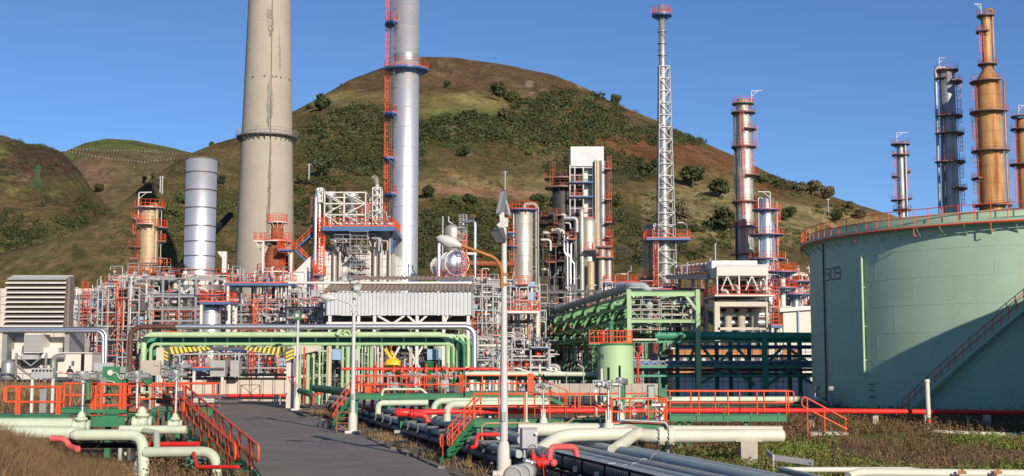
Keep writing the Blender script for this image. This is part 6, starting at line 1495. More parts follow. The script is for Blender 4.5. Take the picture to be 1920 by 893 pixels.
for z in zlv[1:]:
    for k in range(6):
        o = off * (k + .6) / 6.5; rad = r.uniform(.1, .24); a = Vector((A0[0], A0[1], z + .2 + rad)) + o; mb = MB(); mb.tube([a + d_ * r.uniform(0, .1), a + d_ * r.uniform(.8, 1)], rad, 9); mb.build('pipe', r.choice(('lgreen', 'dgreen', 'dgrey', 'mgreen', 'dgrey', 'brownpipe')), gr)
mb = MB(); a = Vector((A0[0], A0[1], ztop + .55)) + off * .1; mb.tube([a + d_ * 1.0, a + d_ * .03, a + d_ * -.0 + Vector((1.6, 1.5, 0)), a + d_ * -.0 + Vector((1.6, 1.5, -4))], .42, 16, 1.2); mb.build('header_pipe', 'pipegrey', gr)
for px, mt, t_ in ((1197, 'lgreen', 560), (1212, 'lgreen', 560), (1258, 'brownpipe', 565), (1272, 'brownpipe', 567)):
    y = 131.5; mb = MB(); x = X(px, 580, y)
    if mt == 'lgreen': mb.tube([(x, y, Z(t_, y)), (x, y, Z(606, y)), (x + .5, y, Z(622, y)), (x + 2.8, y, Z(628, y))], M(6, y), 14, 1.2)
    else: mb.tube([(x - 2.2, y, Z(t_, y)), (x, y, Z(t_, y)), (x, y, Z(622, y))], M(5, y), 14, 1.0)
    mb.build('down_pipe', mt, gr)
scaffold(gr, 1184, 1236, 556, 625, 128.6, 130.2, [560, 582, 600, 618], 'galv', 'rust', 3, .06)
scaffold(gr, 1240, 1300, 562, 620, 129.0, 130.4, [575, 590, 612], 'galv', 'wood', 3, .06)
mb = MB(); mb.hrail([Vector((A0[0], A0[1], ztop + .1)) + d_ * .98, Vector((A0[0], A0[1], ztop + .1)) + d_ * .02], 1.1, 2.2, .035, 1, 0, 4); mb.build('handrail', 'galv', gr)
for k in range(7):
    mb = MB(); p = Vector((A0[0], A0[1], ztop + .1)) + d_ * (.1 + .13 * k); mb.tube([p, p + Vector((0, 0, 2.1)), p + Vector((.7, 0, 2.1))], .04, 6, .2); mb.box(p + Vector((.9, 0, 2.1)), (.6, .25, .12)); mb.build('lamp', 'galv', gr)
# ---- dark green rack with the fat green pipe
dk_ = thing('green_truss_rack', 'dark green trussed pipe rack topped by a fat green pipe, left of the big tank', 'pipe rack', (X(1360, 680, 131), 131, 0))
Yq = 130; mb = MB(); xq0, xq1 = X(1188, 640, Yq), X(1560, 640, Yq)
for px in (1308, 1434, 1560): mb.beam((X(px, 680, Yq), Yq, 0), (X(px, 680, Yq), Yq, Z(626, Yq)), .55, .5)
for py in (641, 688, 705): mb.beam((xq0, Yq, Z(py, Yq)), (xq1, Yq, Z(py, Yq)), .3, .22)
for px in (1240, 1270, 1344, 1370, 1405, 1480, 1500): mb.beam((X(px, 680, Yq + 6), Yq + 6, 0), (X(px, 680, Yq + 6), Yq + 6, Z(640, Yq + 6)), .4)
mb.build('steel_frame', 'mgreen', dk_)
mb = MB(); bpts = [(1290, 686, 1304, 645), (1312, 645, 1345, 686), (1345, 686, 1375, 650), (1380, 650, 1410, 686), (1432, 688, 1470, 648), (1470, 648, 1530, 690), (1312, 720, 1365, 690), (1370, 690, 1415, 722), (1440, 722, 1480, 692), (1480, 692, 1530, 724)]
for a, b, c_, d2 in bpts: mb.beam((X(a, b, Yq + 1), Yq + 1, Z(b, Yq + 1)), (X(c_, d2, Yq + 1), Yq + 1, Z(d2, Yq + 1)), .28)
mb.build('brace', 'mgreen', dk_)
mb = MB(); y = Yq + .3; z_ = Z(632.5, y); mb.tube([(X(1228, 630, y), y + .02, Z(629, y)), (X(1600, 632, y), y + .02, z_)], M(8, y), 20); mb.build('main_pipe', 'mgreen', dk_)
mb = MB(); mb.bb(X(1186, 640, Yq), X(1232, 640, Yq), Yq - .5, Yq + 1.4, Z(639, Yq), Z(635.5, Yq)); mb.build('shelf', 'cwall', dk_)
mb = MB(); za, zb_ = Z(677, Yq - .2), Z(685, Yq - .2); n = 48
for i in range(n): xa = xq0 + (xq1 - xq0) * i / n; xb = xq0 + (xq1 - xq0) * (i + 1) / n; mb.beam((xa, Yq - .2, za if i % 2 else zb_), (xb, Yq - .2, zb_ if i % 2 else za), .05)
mb.beam((xq0, Yq - .2, za), (xq1, Yq - .2, za), .06); mb.beam((xq0, Yq - .2, zb_), (xq1, Yq - .2, zb_), .06); mb.build('cable_truss', 'galv', dk_)
for k, (py, rad, mt, dy) in enumerate(((651, .2, 'blue', 1.2), (668, .16, 'dgrey', 1), (681, .22, 'blue', 1.3), (684, .18, 'dgrey', 2), (694, .12, 'dgrey', 1), (703, .2, 'dgrey', 2), (692, .08, 'firered', 2.5))):
    y = Yq + dy; mb = MB(); mb.tube([(xq0 + r.uniform(-2, 6), y, Z(py, y)), (xq1, y, Z(py, y))], rad, 9); mb.build('pipe', mt, dk_)
mb = MB()
for k in range(27):
    x = xq0 + (xq1 - xq0) * k / 26; mb.beam((x, Yq + 1.8, 0), (x, Yq + 1.8, Z(644, Yq)), .04)
for py in (660, 672, 708, 716): mb.beam((xq0, Yq + 1.8, Z(py, Yq)), (xq1, Yq + 1.8, Z(py, Yq)), .05)
mb.build('mesh_screen', 'black', dk_)
# buildings seen through it
ob = thing('orange_building', 'low orange and white banded building seen through the dark green rack', 'building', (X(1390, 680, 158), 158, 0))
mb = MB(); y = 158; bx(mb, 1262, 1500, 655, 668, y - .05, y + 5); bx(mb, 1262, 1500, 685, 702, y - .05, y + 5); mb.build('band', 'brick', ob)
mb = MB(); bx(mb, 1262, 1500, 668.1, 684.9, y, y + 5); bx(mb, 1262, 1520, 702.1, 745, y + .02, y + 5); mb.build('wall', 'white', ob)
for k in range(13):
    mb = MB(); px = 1270 + k * 18; bx(mb, px, px + 11, 671, 681, y - .04, y - .004); mb.build('window', 'dgrey', ob)
mb = MB(); bx(mb, 1258, 1504, 652, 654.9, y - .3, y + 5.3); mb.build('roof', 'white', ob)
# white warehouse
wh = thing('white_warehouse', 'white flat roofed warehouse left of the big tank', 'warehouse', (X(1510, 600, 165), 170, 0))
mb = MB(); y = 165; bx(mb, 1470, 1600, 577, 745, y, y + 14); mb.build('wall', 'offwhite', wh)
mb = MB(); V = [(X(1462, 578, y - .4), y - .5, Z(578, y)), (X(1610, 570, y - .4), y - .5, Z(568, y)), (X(1610, 568, y), y + 15, Z(562, y)), (X(1462, 572, y), y + 15, Z(573, y))]; mb.add(V + [(a, b, c_ - .5) for a, b, c_ in V], [(0, 1, 2, 3), (4, 7, 6, 5), (0, 4, 5, 1), (0, 3, 7, 4)]); mb.build('roof', 'white', wh)
mb = MB(); mb.tube([(X(1497, 600, y - .2), y - .2, 1), (X(1497, 600, y - .2), y - .2, Z(578, y))], .12, 7); mb.build('downpipe', 'bluebox', wh)
# ---- concrete table frame with white coolers and red rails
ct = thing('concrete_table', 'pale concrete table frame carrying a white truss box with red railed walkways', 'furnace frame', (X(1385, 580, 160), 160, 0))
Yt2 = 160; 
for px in (1345, 1442):
    for dy in (0, 7):
        mb = MB(); y = Yt2 + dy; mb.bb(X(px - 5, 600, y), X(px + 5, 600, y), y, y + 1, 0, Z(575, y)); mb.build('column', 'cwall', ct)
mb = MB(); bx(mb, 1340, 1447.5, 566, 574.8, Yt2, Yt2 + 8); mb.build('table_beam', 'cwall', ct)
mb = MB(); bx(mb, 1346, 1440, 614, 619, Yt2, Yt2 + .8); mb.build('lower_beam', 'cwall', ct)
for px in (1365, 1390, 1415):
    mb = MB(); y = Yt2 + 3; mb.tube([(X(px, 600, y), y, Z(622, y)), (X(px, 590, y), y, Z(588, y)), (X(px + 6, 580, y), y, Z(578, y))], .5, 10, .8); mb.build('duct', 'concrete2', ct)
mb = MB(); bx(mb, 1340, 1452, 553, 555.5, Yt2 - 1.5, Yt2 + 8.5); w_ = mb.build('walkway', 'white', ct)
mb = MB(); y = Yt2 - 1.45; z_ = Z(552.8, y); mb.hrail([(X(1340.5, 553, y), Yt2 + 8, z_), (X(1340.5, 553, y), y, z_), (X(1451.5, 553, y), y, z_), (X(1451.5, 553, y), Yt2 + 8, z_)], 1.1, 1.0, .033, 1, .12, 4); mb.build('handrail', 'rail', w_)
mb = MB(); bx(mb, 1344, 1440, 500, 517, Yt2, Yt2 + 8); mb.build('header_box', 'offwhite', ct)
mb = MB(); bx(mb, 1343, 1441, 496, 499.8, Yt2 + .1, Yt2 + .3); mb.build('header_rail', 'galv', ct)
mb = MB(); mb.bb(X(1332, 490, Yt2 + 4), X(1417, 490, Yt2 + 4), Yt2 + 3, Yt2 + 7.9, Z(500, Yt2), Z(490, Yt2 + 4)); mb.build('roof_box', 'white', ct)
mb = MB(); y = Yt2 + .2
for a, b in ((1352, 1364), (1364, 1376), (1398, 1410), (1410, 1422)):
    up_ = (1364 in (a, b)); t_, b_ = (517, 545); p0 = (X(a, 540, y), y, Z(t_ if b in (1376, 1422) else b_, y)); p1 = (X(b, 540, y), y, Z(b_ if b in (1376, 1422) else t_, y)); mb.beam(p0, p1, .13)
for px in (1345, 1386, 1438): mb.beam((X(px, 540, y), y, Z(553, y)), (X(px, 540, y), y, Z(517, y)), .16)
mb.build('truss', 'white', ct)
mb = MB(); bx(mb, 1352, 1436, 519, 552, Yt2 + 4.5, Yt2 + 7.5); mb.build('radiant_box', 'darkves', ct)  # plain dark box added as background behind the truss
mb = MB(); bx(mb, 1352, 1438, 578, 612, Yt2 + 6.4, Yt2 + 6.9); mb.build('rear_duct', 'darkves', ct)  # thin dark slab added as background under the table
for k in range(20): mb = MB(); px = random.uniform(1350, 1435); y = Yt2 + random.uniform(1, 7); py = random.uniform(522, 548); mb.tube([(X(px, py, y), y, Z(py, y)), (X(px + random.uniform(5, 22), py, y), y, Z(py, y)), (X(px + 14, py, y), y, Z(py + 12, y))], random.uniform(.1, .35), 8, .3); mb.build('pipework', 'dullalu', ct)
for py in (590, 605):
    mb = MB(); y = Yt2 + 4; mb.tube([(X(1348, py, y), y, Z(py, y)), (X(1440, py, y), y, Z(py, y))], .4, 10); mb.build('pipe', 'alu', ct)
mb = MB(); mb.ladder((X(1455, 590, Yt2 - .6), Yt2 - .6), Z(612, Yt2), Z(553, Yt2), (0, -1, 0), .7, True, .045, .45); mb.build('ladder', 'rail', ct)
deck_thing('small blue landing with red rails at the foot of the ladder beside the warehouse', 1446, 1468, 610, 156, 2.2)
# fin fan coolers: bank of white drums
fc = thing('air_cooler', 'bank of white air coolers with red rails running back from the concrete table frame', 'cooler', (X(1320, 500, 170), 170, 0))
for k in range(12):
    px = 1272 + k * 8; py = 502 - k * .9; y = 176 - k * .8; mb = MB(); x = X(px, py, y); mb.lathe_s((x, y, 0), [(.42, Z(py + 13, y)), (.42, Z(py + 3, y)), (.62, Z(py + 1.5, y)), (.62, Z(py - 3, y)), (.1, Z(py - 3.2, y))], 14); mb.build('fan_drum', 'white', fc)
mb = MB(); a = (X(1268, 519, 178), 178, Z(520, 178)); b = (X(1346, 519, 166), 166, Z(520, 166)); mb.beam(a, b, 3.2, .6); mb.build('deck', 'galv', fc)
mb = MB(); o = Vector((-.5, -1.5, .3)); mb.hrail([Vector(a) + o, Vector(b) + o], 1.1, 1.0, .033, 1, .12, 4); mb.build('handrail', 'rail', fc)
for px in (1275, 1300, 1325, 1342):
    for dy in (-1, 1): y = 178 - (px - 1268) * .154 + dy; mb = MB(); mb.beam((X(px, 560, y), y, 0), (X(px, 560, y), y, Z(521, y)), .3); mb.build('leg', 'grey', fc)
for px, py, h_ in ((1278, 505, 18), (1288, 498, 12), (1331, 492, 14), (1341, 470, 30)):
    y = 172; mb = MB(); mb.tube([(X(px, py, y), y, Z(515, y)), (X(px, py, y), y, Z(py - h_ * .4, y)), (X(px + 3, py, y), y, Z(py - h_ * .4, y))], .12, 7, .2); mb.build('vent_pipe', 'galv', fc)
# extra vessels right of table
for i_, (px, py0, py1, w, lb) in enumerate(((1467, 505, 560, 5, 'upright white vessel between the concrete table and the warehouse roof'), (1491, 528, 552, 8, 'short silver vessel with a round end above the warehouse roof'))):
    y = 168 + i_ * 4; mb = MB(); r_ = M(w, y); x = X(px, py0, y); t = thing('small_vessel', lb, 'vessel', (x, y, 0)); mb.lathe_s((x, y, 0), [(r_, 0), (r_, Z(py0 + 4, y)), (r_ * .6, Z(py0 + 1, y)), (0, Z(py0, y))], 20); mb.build('shell', ('offwhite', 'alu')[i_], t)
    for py in ((510, 540) if i_ == 0 else (528, 552)): platform(t, (x, y), Z(py, y), r_ + .03, 1.5, 0, 360, 'blue')
# ---- small green tank
Yst = 106; xst = X(1154, 680, Yst); rst = M(33.5, Yst); zst = Z(645, Yst)
st_ = thing('small_green_tank', 'small pale green cylindrical tank with a red railing on its roof', 'tank', (xst, Yst, 0))
mb = MB(); mb.lathe_s((xst, Yst, 0), [(rst, 0), (rst, zst)], 56); mb.cyl((xst, Yst, zst - .002), rst * .999, .08, 56, rst * .2); mb.build('shell', 'stank', st_)
mb = MB(); mb.lathe((xst, Yst, 0), [(rst, zst - .1), (rst + .1, zst - .1), (rst + .1, zst + .04), (rst, zst + .04)], 56, smooth=False); mb.build('rim', 'dgreen', st_)
mb = MB(); mb.hrail(mb.arcpath((xst, Yst), rst - .1, zst + .05, D(-178), D(0), 16), 1.0, .75, .04, 1, .1, 5); mb.build('handrail', 'red', st_)
z_ = zst + .02; mb = MB(); mb.bb(xst - rst - .75, xst - rst + .5, Yst - .9, Yst + .6, z_ - .12, z_); mb.beam((xst - rst - .6, Yst - .8, z_ - .1), (xst - rst + .05, Yst - .3, z_ - 1.2), .09); p_ = mb.build('landing', 'dgreen', st_)
mb = MB(); mb.hrail([(xst - rst + .4, Yst - .85, z_), (xst - rst - .7, Yst - .85, z_), (xst - rst - .7, Yst + .55, z_)], 1.05, .35, .035, 1, .1, 5); mb.build('handrail', 'red', p_)
mb = MB(); mb.cyl((xst - .35, Yst, zst), .22, 1.6, 14); mb.cyl((xst - .35, Yst, zst + 1.6), .3, .25, 14); mb.build('vent', 'dgreen', st_)
mb = MB(); mb.tube([(xst - 1, Yst - .4, zst), (xst - 1, Yst - .4, zst + 1.0), (xst - .6, Yst - .4, zst + 1.3)], .1, 8, .2); mb.build('vent_pipe', 'galv', st_)
mb = MB(); mb.tube([(xst + rst + .35, Yst - .2, .4), (xst + rst + .35, Yst - .2, Z(667, Yst)), (xst + rst + .6, Yst - .2, Z(660, Yst)), (xst + rst + .6, Yst - .2, Z(648, Yst))], .1, 8, .2); mb.tube([(xst + rst + .6, Yst - .2, Z(656, Yst)), (xst + rst + .6, Yst - .2, Z(648, Yst))], .17, 10); mb.build('fire_pipe', 'firered', st_)
def digit_strokes(ch):
    seg = {'3': 'abgcd', '0': 'abcdef', '9': 'abfgcd', '4': 'fgbc', '5': 'afgcd'}[ch]
    T = {'a': ((0, 1), (1, 1)), 'b': ((1, 1), (1, .5)), 'c': ((1, .5), (1, 0)), 'd': ((0, 0), (1, 0)), 'e': ((0, 0), (0, .5)), 'f': ((0, .5), (0, 1)), 'g': ((0, .5), (1, .5))}
    return [T[s_] for s_ in seg]
def tank_text(root, txt, c, R, ang0, z0, w, h, gap, t, mat):
    mb = MB(); s = 0
    for ch in txt:
        for (a, b) in digit_strokes(ch):
            x0, x1 = min(a[0], b[0]) * w - t / 2, max(a[0], b[0]) * w + t / 2; y0, y1 = min(a[1], b[1]) * h - t / 2, max(a[1], b[1]) * h + t / 2
            if x1 - x0 > t * 1.5: x0 += .12 * t; x1 -= .12 * t
            else: y0 += .12 * t; y1 -= .12 * t
            n = 5; lo = []; hi = []
            for i in range(n + 1):
                xx = s + x0 + (x1 - x0) * i / n; a_ = ang0 + xx / R; lo.append((c[0] + (R + .012) * math.cos(a_), c[1] + (R + .012) * math.sin(a_), z0 + y0)); hi.append((c[0] + (R + .012) * math.cos(a_), c[1] + (R + .012) * math.sin(a_), z0 + y1))
            mb.add(lo + hi, [(i, i + 1, n + 2 + i, n + 1 + i) for i in range(n)])
        s += w + gap
    mb.build('number', mat, root)
tank_text(st_, '54', (xst, Yst), rst, D(-163), Z(674, Yst), .26, .45, .16, .08, 'dgrey')
mb = MB(); bx(mb, 1004, 1240, 719.5, 742, 100, 100.35)
for k in range(12): mb.beam((X(1010 + k * 19.5, 730, 99.97), 99.97, 0), (X(1010 + k * 19.5, 730, 99.97), 99.97, Z(719.5, 100)), .04)
solo(mb, 'bund_wall', 'concrete2', 'low stained concrete wall in front of the small green tank', 'wall')

# ---- big tank
XT, YT, RT = 47.5, 111.3, 21.0; zb0 = 0.3; ztk = Z(424, YT - RT)
ztk = 15.0
bt = thing('big_tank', 'huge pale green oil tank numbered 309 with a curving outside stair, at the right edge', 'tank', (XT, YT, zb0))
mb = MB(); mb.lathe_s((XT, YT, 0), [(RT, zb0 - .3), (RT, ztk)], 128); mb.cyl((XT, YT, ztk - .9), RT - .02, .3, 96, RT - .1); mb.build('shell', 'tank', bt)
mb = MB()
for i in range(1, 7):
    for k in range(26): a = 2 * PI * (k + .37 * (i % 3)) / 26; p = Vector((XT + (RT + .006) * math.cos(a), YT + (RT + .006) * math.sin(a), 0)); mb.beam(p + Vector((0, 0, zb0 + (ztk - zb0) * i / 7)), p + Vector((0, 0, zb0 + (ztk - zb0) * (i - 1) / 7)), .006)
    z_ = zb0 + (ztk - zb0) * i / 7; mb.lathe((XT, YT, 0), [(RT + .004, z_ - .012), (RT + .016, z_), (RT + .004, z_ + .012)], 128, smooth=False)
mb.build('weld_seam', 'tank', bt)
mb = MB(); mb.lathe((XT, YT, 0), [(RT, ztk - .55), (RT + .75, ztk - .35), (RT + .78, ztk - .2), (RT, ztk - .22)], 128, smooth=False)
for k in range(72): a = 2 * PI * k / 72; mb.beam((XT + RT * math.cos(a), YT + RT * math.sin(a), ztk - 1.2), (XT + (RT + .7) * math.cos(a), YT + (RT + .7) * math.sin(a), ztk - .4), .08, .1)
mb.build('wind_girder', 'tank', bt)
mb = MB(); mb.lathe((XT, YT, 0), [(RT + .02, ztk), (RT + .02, ztk + .55), (RT - .05, ztk + .55), (RT - .05, ztk)], 128, smooth=True); mb.build('rim_plate', 'tank', bt)
a0, a1 = D(-200), D(20)
mb = MB(); mb.hrail(mb.arcpath((XT, YT), RT + .7, ztk - .2, a0, a1, 70), 1.15, 1.35, .035, 1, 0, 5); mb.build('handrail', 'rail', bt)
mb = MB(); pth = mb.arcpath((XT, YT), RT + .82, ztk - .42, a0, a1, 70); mb.tube(pth, .07, 7)
for k in range(4, 70, 5): mb.tube([pth[k], pth[k] + Vector((0, 0, -.65)), pth[k] + Vector((.22, 0, -.65))], .045, 6, .1)
mb.build('foam_line', 'red', bt)
def tpt(a, r, z): return Vector((XT + r * math.cos(a), YT + r * math.sin(a), z))
def ang_of(px, r=RT):
    # nearest intersection of the view column with the tank wall
    k = (px - 960) / F / CP * 1.0
    k = (px - 960) / F
    A = k * k + 1; B = -2 * (k * XT + YT); C_ = XT * XT + YT * YT - r * r
    y = (-B - math.sqrt(max(0, B * B - 4 * A * C_))) / (2 * A)
    return math.atan2(y - YT, k * y - XT)
mb = MB(); a = ang_of(1548); mb.tube([tpt(a, RT + .12, zb0 + .5), tpt(a, RT + .12, ztk - .6)], .07, 7); mb.build('dry_riser', 'brownpipe', bt)
mb = MB(); a = ang_of(1622); mb.tube([tpt(a, RT + .25, 3.2), tpt(a, RT + .25, 13.0)], .1, 8)
for z_ in (4.5, 7.2, 10.3): mb.beam(tpt(a, RT, z_), tpt(a, RT + .25, z_), .07)
mb.build('gauge_pipe', 'lgreen2', bt)
tank_text(bt, '309', (XT, YT), RT, ang_of(1551), Z(518, 103), .66, .95, .30, .13, 'dgrey')
sa0, sa1 = ang_of(1702), ang_of(1702) + 22.0 / RT
zs0, zs1 = zb0, ztk - .3
a_end = sa0 + (zs1 - zs0) / math.tan(D(41)) / RT
mb = MB(); N = 62
for k in range(N):
    f = k / N; a = sa0 + (a_end - sa0) * f; z_ = zs0 + (zs1 - zs0) * f; mb.beam(tpt(a, RT + .12, z_), tpt(a, RT + 1.0, z_), .27, .05)
for r_ in (.14, 1.0):
    pr = [tpt(sa0 + (a_end - sa0) * k / N, RT + r_, zs0 + (zs1 - zs0) * k / N) for k in range(N + 1)]
    for p, q in zip(pr[:-1], pr[1:]): mb.beam(p, q, .05, .22)
sst = mb.build('stair', 'tank', bt)
mb = MB(); up = Vector((0, 0, 1)); pr = [tpt(sa0 + (a_end - sa0) * k / N, RT + 1.0, zs0 + (zs1 - zs0) * k / N) for k in range(N + 1)]
for h in (1.1, .6):
    for p, q in zip(pr[:-1], pr[1:]): mb.tube([p + up * h, q + up * h], .035, 5, cap=False)
for p in pr[::2]: mb.tube([p, p + up * 1.1], .028, 5)
mb.build('handrail', 'red', sst)
for px, s_ in ((1545, 1), (1570, -1)):
    a = ang_of(px); mb = MB(); p = tpt(a, RT + .8, 0); mb.tube([tpt(a, RT, 1.0), p + up * 1.0], .3, 12); mb.box(p + up * 1.4, (.5, .4, .7)); mb.tube([p + up * 1.3, p + up * 2.3], .1, 8); mb.cyl((p.x, p.y, 2.0), .28, .35, 12); mb.build('outlet_valve', 'galv' if s_ > 0 else 'grey', bt)
mb = MB(); a = ang_of(1630)
for k in range(3): mb.tube([tpt(a, RT, 1.6 + k * .5), tpt(a, RT + .3, 1.6 + k * .5), tpt(a + .03, RT + .3, 1.6 + k * .5)], .05, 6, .1)
mb.build('sample_tap', 'dgrey', bt)
# neighbouring tank out of view whose shadow falls over the 309 tank
mb = MB(); XN, YN = 55.5, 59.5; mb.lathe_s((XN, YN, 0), [(24, 0), (24, 14.2), (23.9, 14.3), (0, 15.2)], 96)
solo(mb, 'neighbour_tank', 'tank', 'pale green oil tank just outside the right edge of the view', 'tank')
# pylons and poles on the hills, fences
def pylon(hill, px, py0, py1, mat, label):
    p = hill.at(px, py1); h = M(py1 - py0, p.y); mb = MB(); b_ = h * .11; lattice(mb, p.x, p.y, p.z - .5, p.z + h, b_, b_ * .25, 7, .1, .06)
    for f in (.72, .85): mb.beam((p.x - h * .16, p.y, p.z + h * f), (p.x + h * .16, p.y, p.z + h * f), .25)
    solo(mb, 'pylon', mat, label, 'pylon')
pylon(leftH, 70, 308, 352, 'dgreen', 'green lattice power pylon on the left hill')
pylon(bigH, 448, 238, 258, 'grey', 'small grey pylon on the skyline left of the concrete chimney')
def hpole(hill, px, py0, py1, label):
    p = hill.at(px, py1); h = M(py1 - py0, p.y); mb = MB(); mb.tube([(p.x, p.y, p.z - .5), (p.x, p.y, p.z + h)], .28, 6); mb.beam((p.x - .8, p.y, p.z + h - .4), (p.x + .8, p.y, p.z + h - .4), .15); solo(mb, 'power_pole', 'galv', label, 'pole')
hpole(bigH, 579, 306, 343, 'wooden power pole on the slope between the two chimneys')
hpole(bigH, 947, 320, 358, 'power pole on the tan field above the lamp post')
hpole(bigH, 300, 330, 362, 'left one of two power poles above the tan column')
hpole(bigH, 304, 330, 363, 'right one of two power poles above the tan column')
hpole(bigH, 1553, 372, 402, 'thin pole on the pasture left of the tank rim')
for i_, pts in enumerate((((118, 280), (160, 281), (200, 284), (250, 283), (330, 290)), ((118, 284), (150, 288), (185, 296), (230, 302), (270, 305), (320, 300)))):
    mb = MB(); L = sum(abs(b[0] - a[0]) for a, b in zip(pts[:-1], pts[1:]))
    for k in range(34):
        px = pts[0][0] + (pts[-1][0] - pts[0][0]) * k / 33; py = np.interp(px, [p[0] for p in pts], [p[1] for p in pts]); p = backH.at(px, float(py)); mb.beam(p - Vector((0, 0, .3)), p + Vector((0, 0, 1.3)), .3)
    solo(mb, 'pasture_fence', 'concrete2', ('upper line of white fence posts across the back hill', 'lower line of white fence posts across the back hill')[i_], 'fence')
# ================================================================== FOREGROUND
def ramp_tube(mb, pts, r, n=14, bend=.5): mb.tube(pts, r, n, bend); return mb
def pipeline(name, label, pts, r, mat, bend=.5, n=16, group=None, flanges=()):
    t = MB(); t.tube(pts, r, n, bend)
    if flanges: t.lathe_s(pts[-1], [(r, -.01), (r * .95, r * .25), (r * .75, r * .5), (r * .4, r * .64), (0, r * .68)], 20, pts[-1] - pts[-2])
    if not flanges: return solo(t, name, mat, label, 'pipeline', group)
    root = thing(name, label, 'pipeline', Vector(pts[0]), group); t.build('pipe', mat, root)
    r = max(r) if isinstance(r, list) else r
    for c_, ax in flanges:
        f = MB(); f.tube([Vector(c_) - Vector(ax) * .09, Vector(c_) + Vector(ax) * .09], r * 1.4, 18)
        for k in range(12):
            a = 2 * PI * k / 12; d = Vector(ax).normalized(); u = d.cross(Vector((0, 0, 1))).normalized(); w = u.cross(d); p = Vector(c_) + u * (r * 1.25 * math.cos(a)) + w * (r * 1.25 * math.sin(a)); f.tube([p - d * .14, p + d * .14], .025, 6)
        f.build('flange', mat, root)
    return root
def actuator(label, px, py_head, py_base, Y, side=1, scale=1.0, bonnet=True, blackstick=True, bmat='cream', yaw=0.0):
    b = U(px, py_base, Y); h = U(px, py_head, Y)
    root = thing('valve_actuator', label, 'valve', b)
    mb = MB(); mb.tube([(b.x, b.y, b.z + .1), (b.x, b.y, h.z)], .055 * scale, 10); mb.build('stem', 'alu', root)
    mb = MB(); s = scale; ca, sa = math.cos(yaw), math.sin(yaw); Q = lambda x, y, z: (h.x + (x * ca - y * sa) * s, h.y + (x * sa + y * ca) * s, h.z + z * s)
    mb.tube([Q(-.12, 0, 0), Q(.42 * side, 0, .02)], .12 * s, 14); mb.tube([Q(.42 * side, 0, .02), Q(.5 * side, 0, .02)], .14 * s, 14); mb.tube([Q(0, 0, -.16), Q(0, 0, .2)], .19 * s, 16); mb.tube([Q(-.05, -.3, 0), Q(-.05, .12, 0)], .14 * s, 12); mb.tube([Q(-.05, -.34, 0), Q(-.05, -.3, 0)], .16 * s, 12)
    mb.tube([Q(-.12 * side, 0, .02), Q(-.42 * side, 0, .02)], .1 * s, 12); mb.box(Q(.2 * side, -.16, .04), (.22 * s, .12 * s, .2 * s), yaw); mb.build('motor', 'galv', root)
    mb = MB(); c_ = Vector(Q(-.05, -.38, 0)); d = Vector((sa, -ca, 0)); u = Vector((ca, sa, 0)); ring = [c_ + u * (.12 * s * math.cos(t)) + Vector((0, 0, .12 * s * math.sin(t))) for t in np.linspace(0, 2 * PI, 17)]
    mb.tube(ring, .013, 5, cap=False)
    for k in range(0, 16, 4): mb.beam(c_, ring[k], .02)
    mb.build('handwheel', 'dgrey', root)
    if blackstick: mb = MB(); mb.tube([Q(0, 0, .2), Q(0, 0, .75)], .055 * s, 10); mb.build('indicator_tube', 'black', root)
    mb = MB(); mb.tube([Q(.4 * side, -.1, -.1), Q(.46 * side, -.12, -.5), Q(.3 * side, -.1, -.75), Q(.05, -.06, -.9)], .018, 5, .15); mb.build('cable', 'black', root)
    if bonnet:
        mb = MB(); mb.lathe_s((b.x, b.y, b.z - .25), [(.32 * s, -.1), (.34 * s, .0), (.34 * s, .06), (.26 * s, .07), (.25 * s, .2), (.2 * s, .33), (.1 * s, .42), (.07 * s, .5), (0, .5)], 18)
        for e in (-1, 1): mb.beam((b.x + e * .1 * s, b.y, b.z + .15), (b.x + e * .09 * s, b.y, b.z + .65 * s), .045)
        mb.build('bonnet', bmat, root)
    return root
# ---- lamp posts
def lamp_post(label, px, py, top_py, arm=None, armmat='polegrey', gadget=None):
    b = G(px, py, 0.02); Y = b.y; root = thing('lamp_post', label, 'lamp post', b); zt = Z(top_py, Y); r0 = .17
    mb = MB(); mb.tube([(b.x, b.y, b.z + .2), (b.x, b.y, b.z + (zt - b.z) * .5), (b.x, b.y, zt)], [.16, .13, .10], 14); mb.build('pole', 'polegrey', root)
    mb = MB(); mb.box((b.x, b.y, b.z + .02), (.85, .7, .22)); mb.lathe_s((b.x, b.y, b.z), [(.28, .1), (.27, .95), (.22, 1.15), (.16, 1.25)], 18); mb.build('plinth', 'offwhite', root)
    mb = MB(); mb.box((b.x, b.y - .18, b.z + 2.2), (.16, .05, .35)); mb.build('hatch', 'galv', root)
    if arm:
        pts = [U(p[0], p[1], Y - .25) for p in arm]
        mb = MB(); mb.tube(pts, .065, 10, .7)
        for z_ in (pts[0].z + .15, pts[0].z + .55): mb.tube([(b.x, b.y, z_ - .04), (b.x, b.y, z_ + .04)], .17, 12)
        am = mb.build('arm', armmat, root)
        e = pts[-1]; d = (pts[-1] - pts[-2]).normalized(); mb = MB(); mb.lathe_s(e, [(.05, -.1), (.1, 0), (.2, .25), (.22, .55), (.16, .85), (0, .98)], 16, d); hd = mb.build('lamp_head', 'polegrey', root)
        mb = MB(); mb.lathe_s(e + Vector((0, 0, -.08)), [(0, .2), (.16, .3), (.17, .6), (0, .82)], 14, d); mb.build('lamp_glass', 'lens', hd)
    return root, b, zt
lp, b, zt = lamp_post('tallest lamp post nearest the viewer with a rusty curved arm', 945, 889, 425, [(941, 540), (941, 505), (930, 484), (880, 466), (862, 460)], 'rustpole')
Y = b.y
mb = MB(); c_ = Vector((b.x, Y, zt))
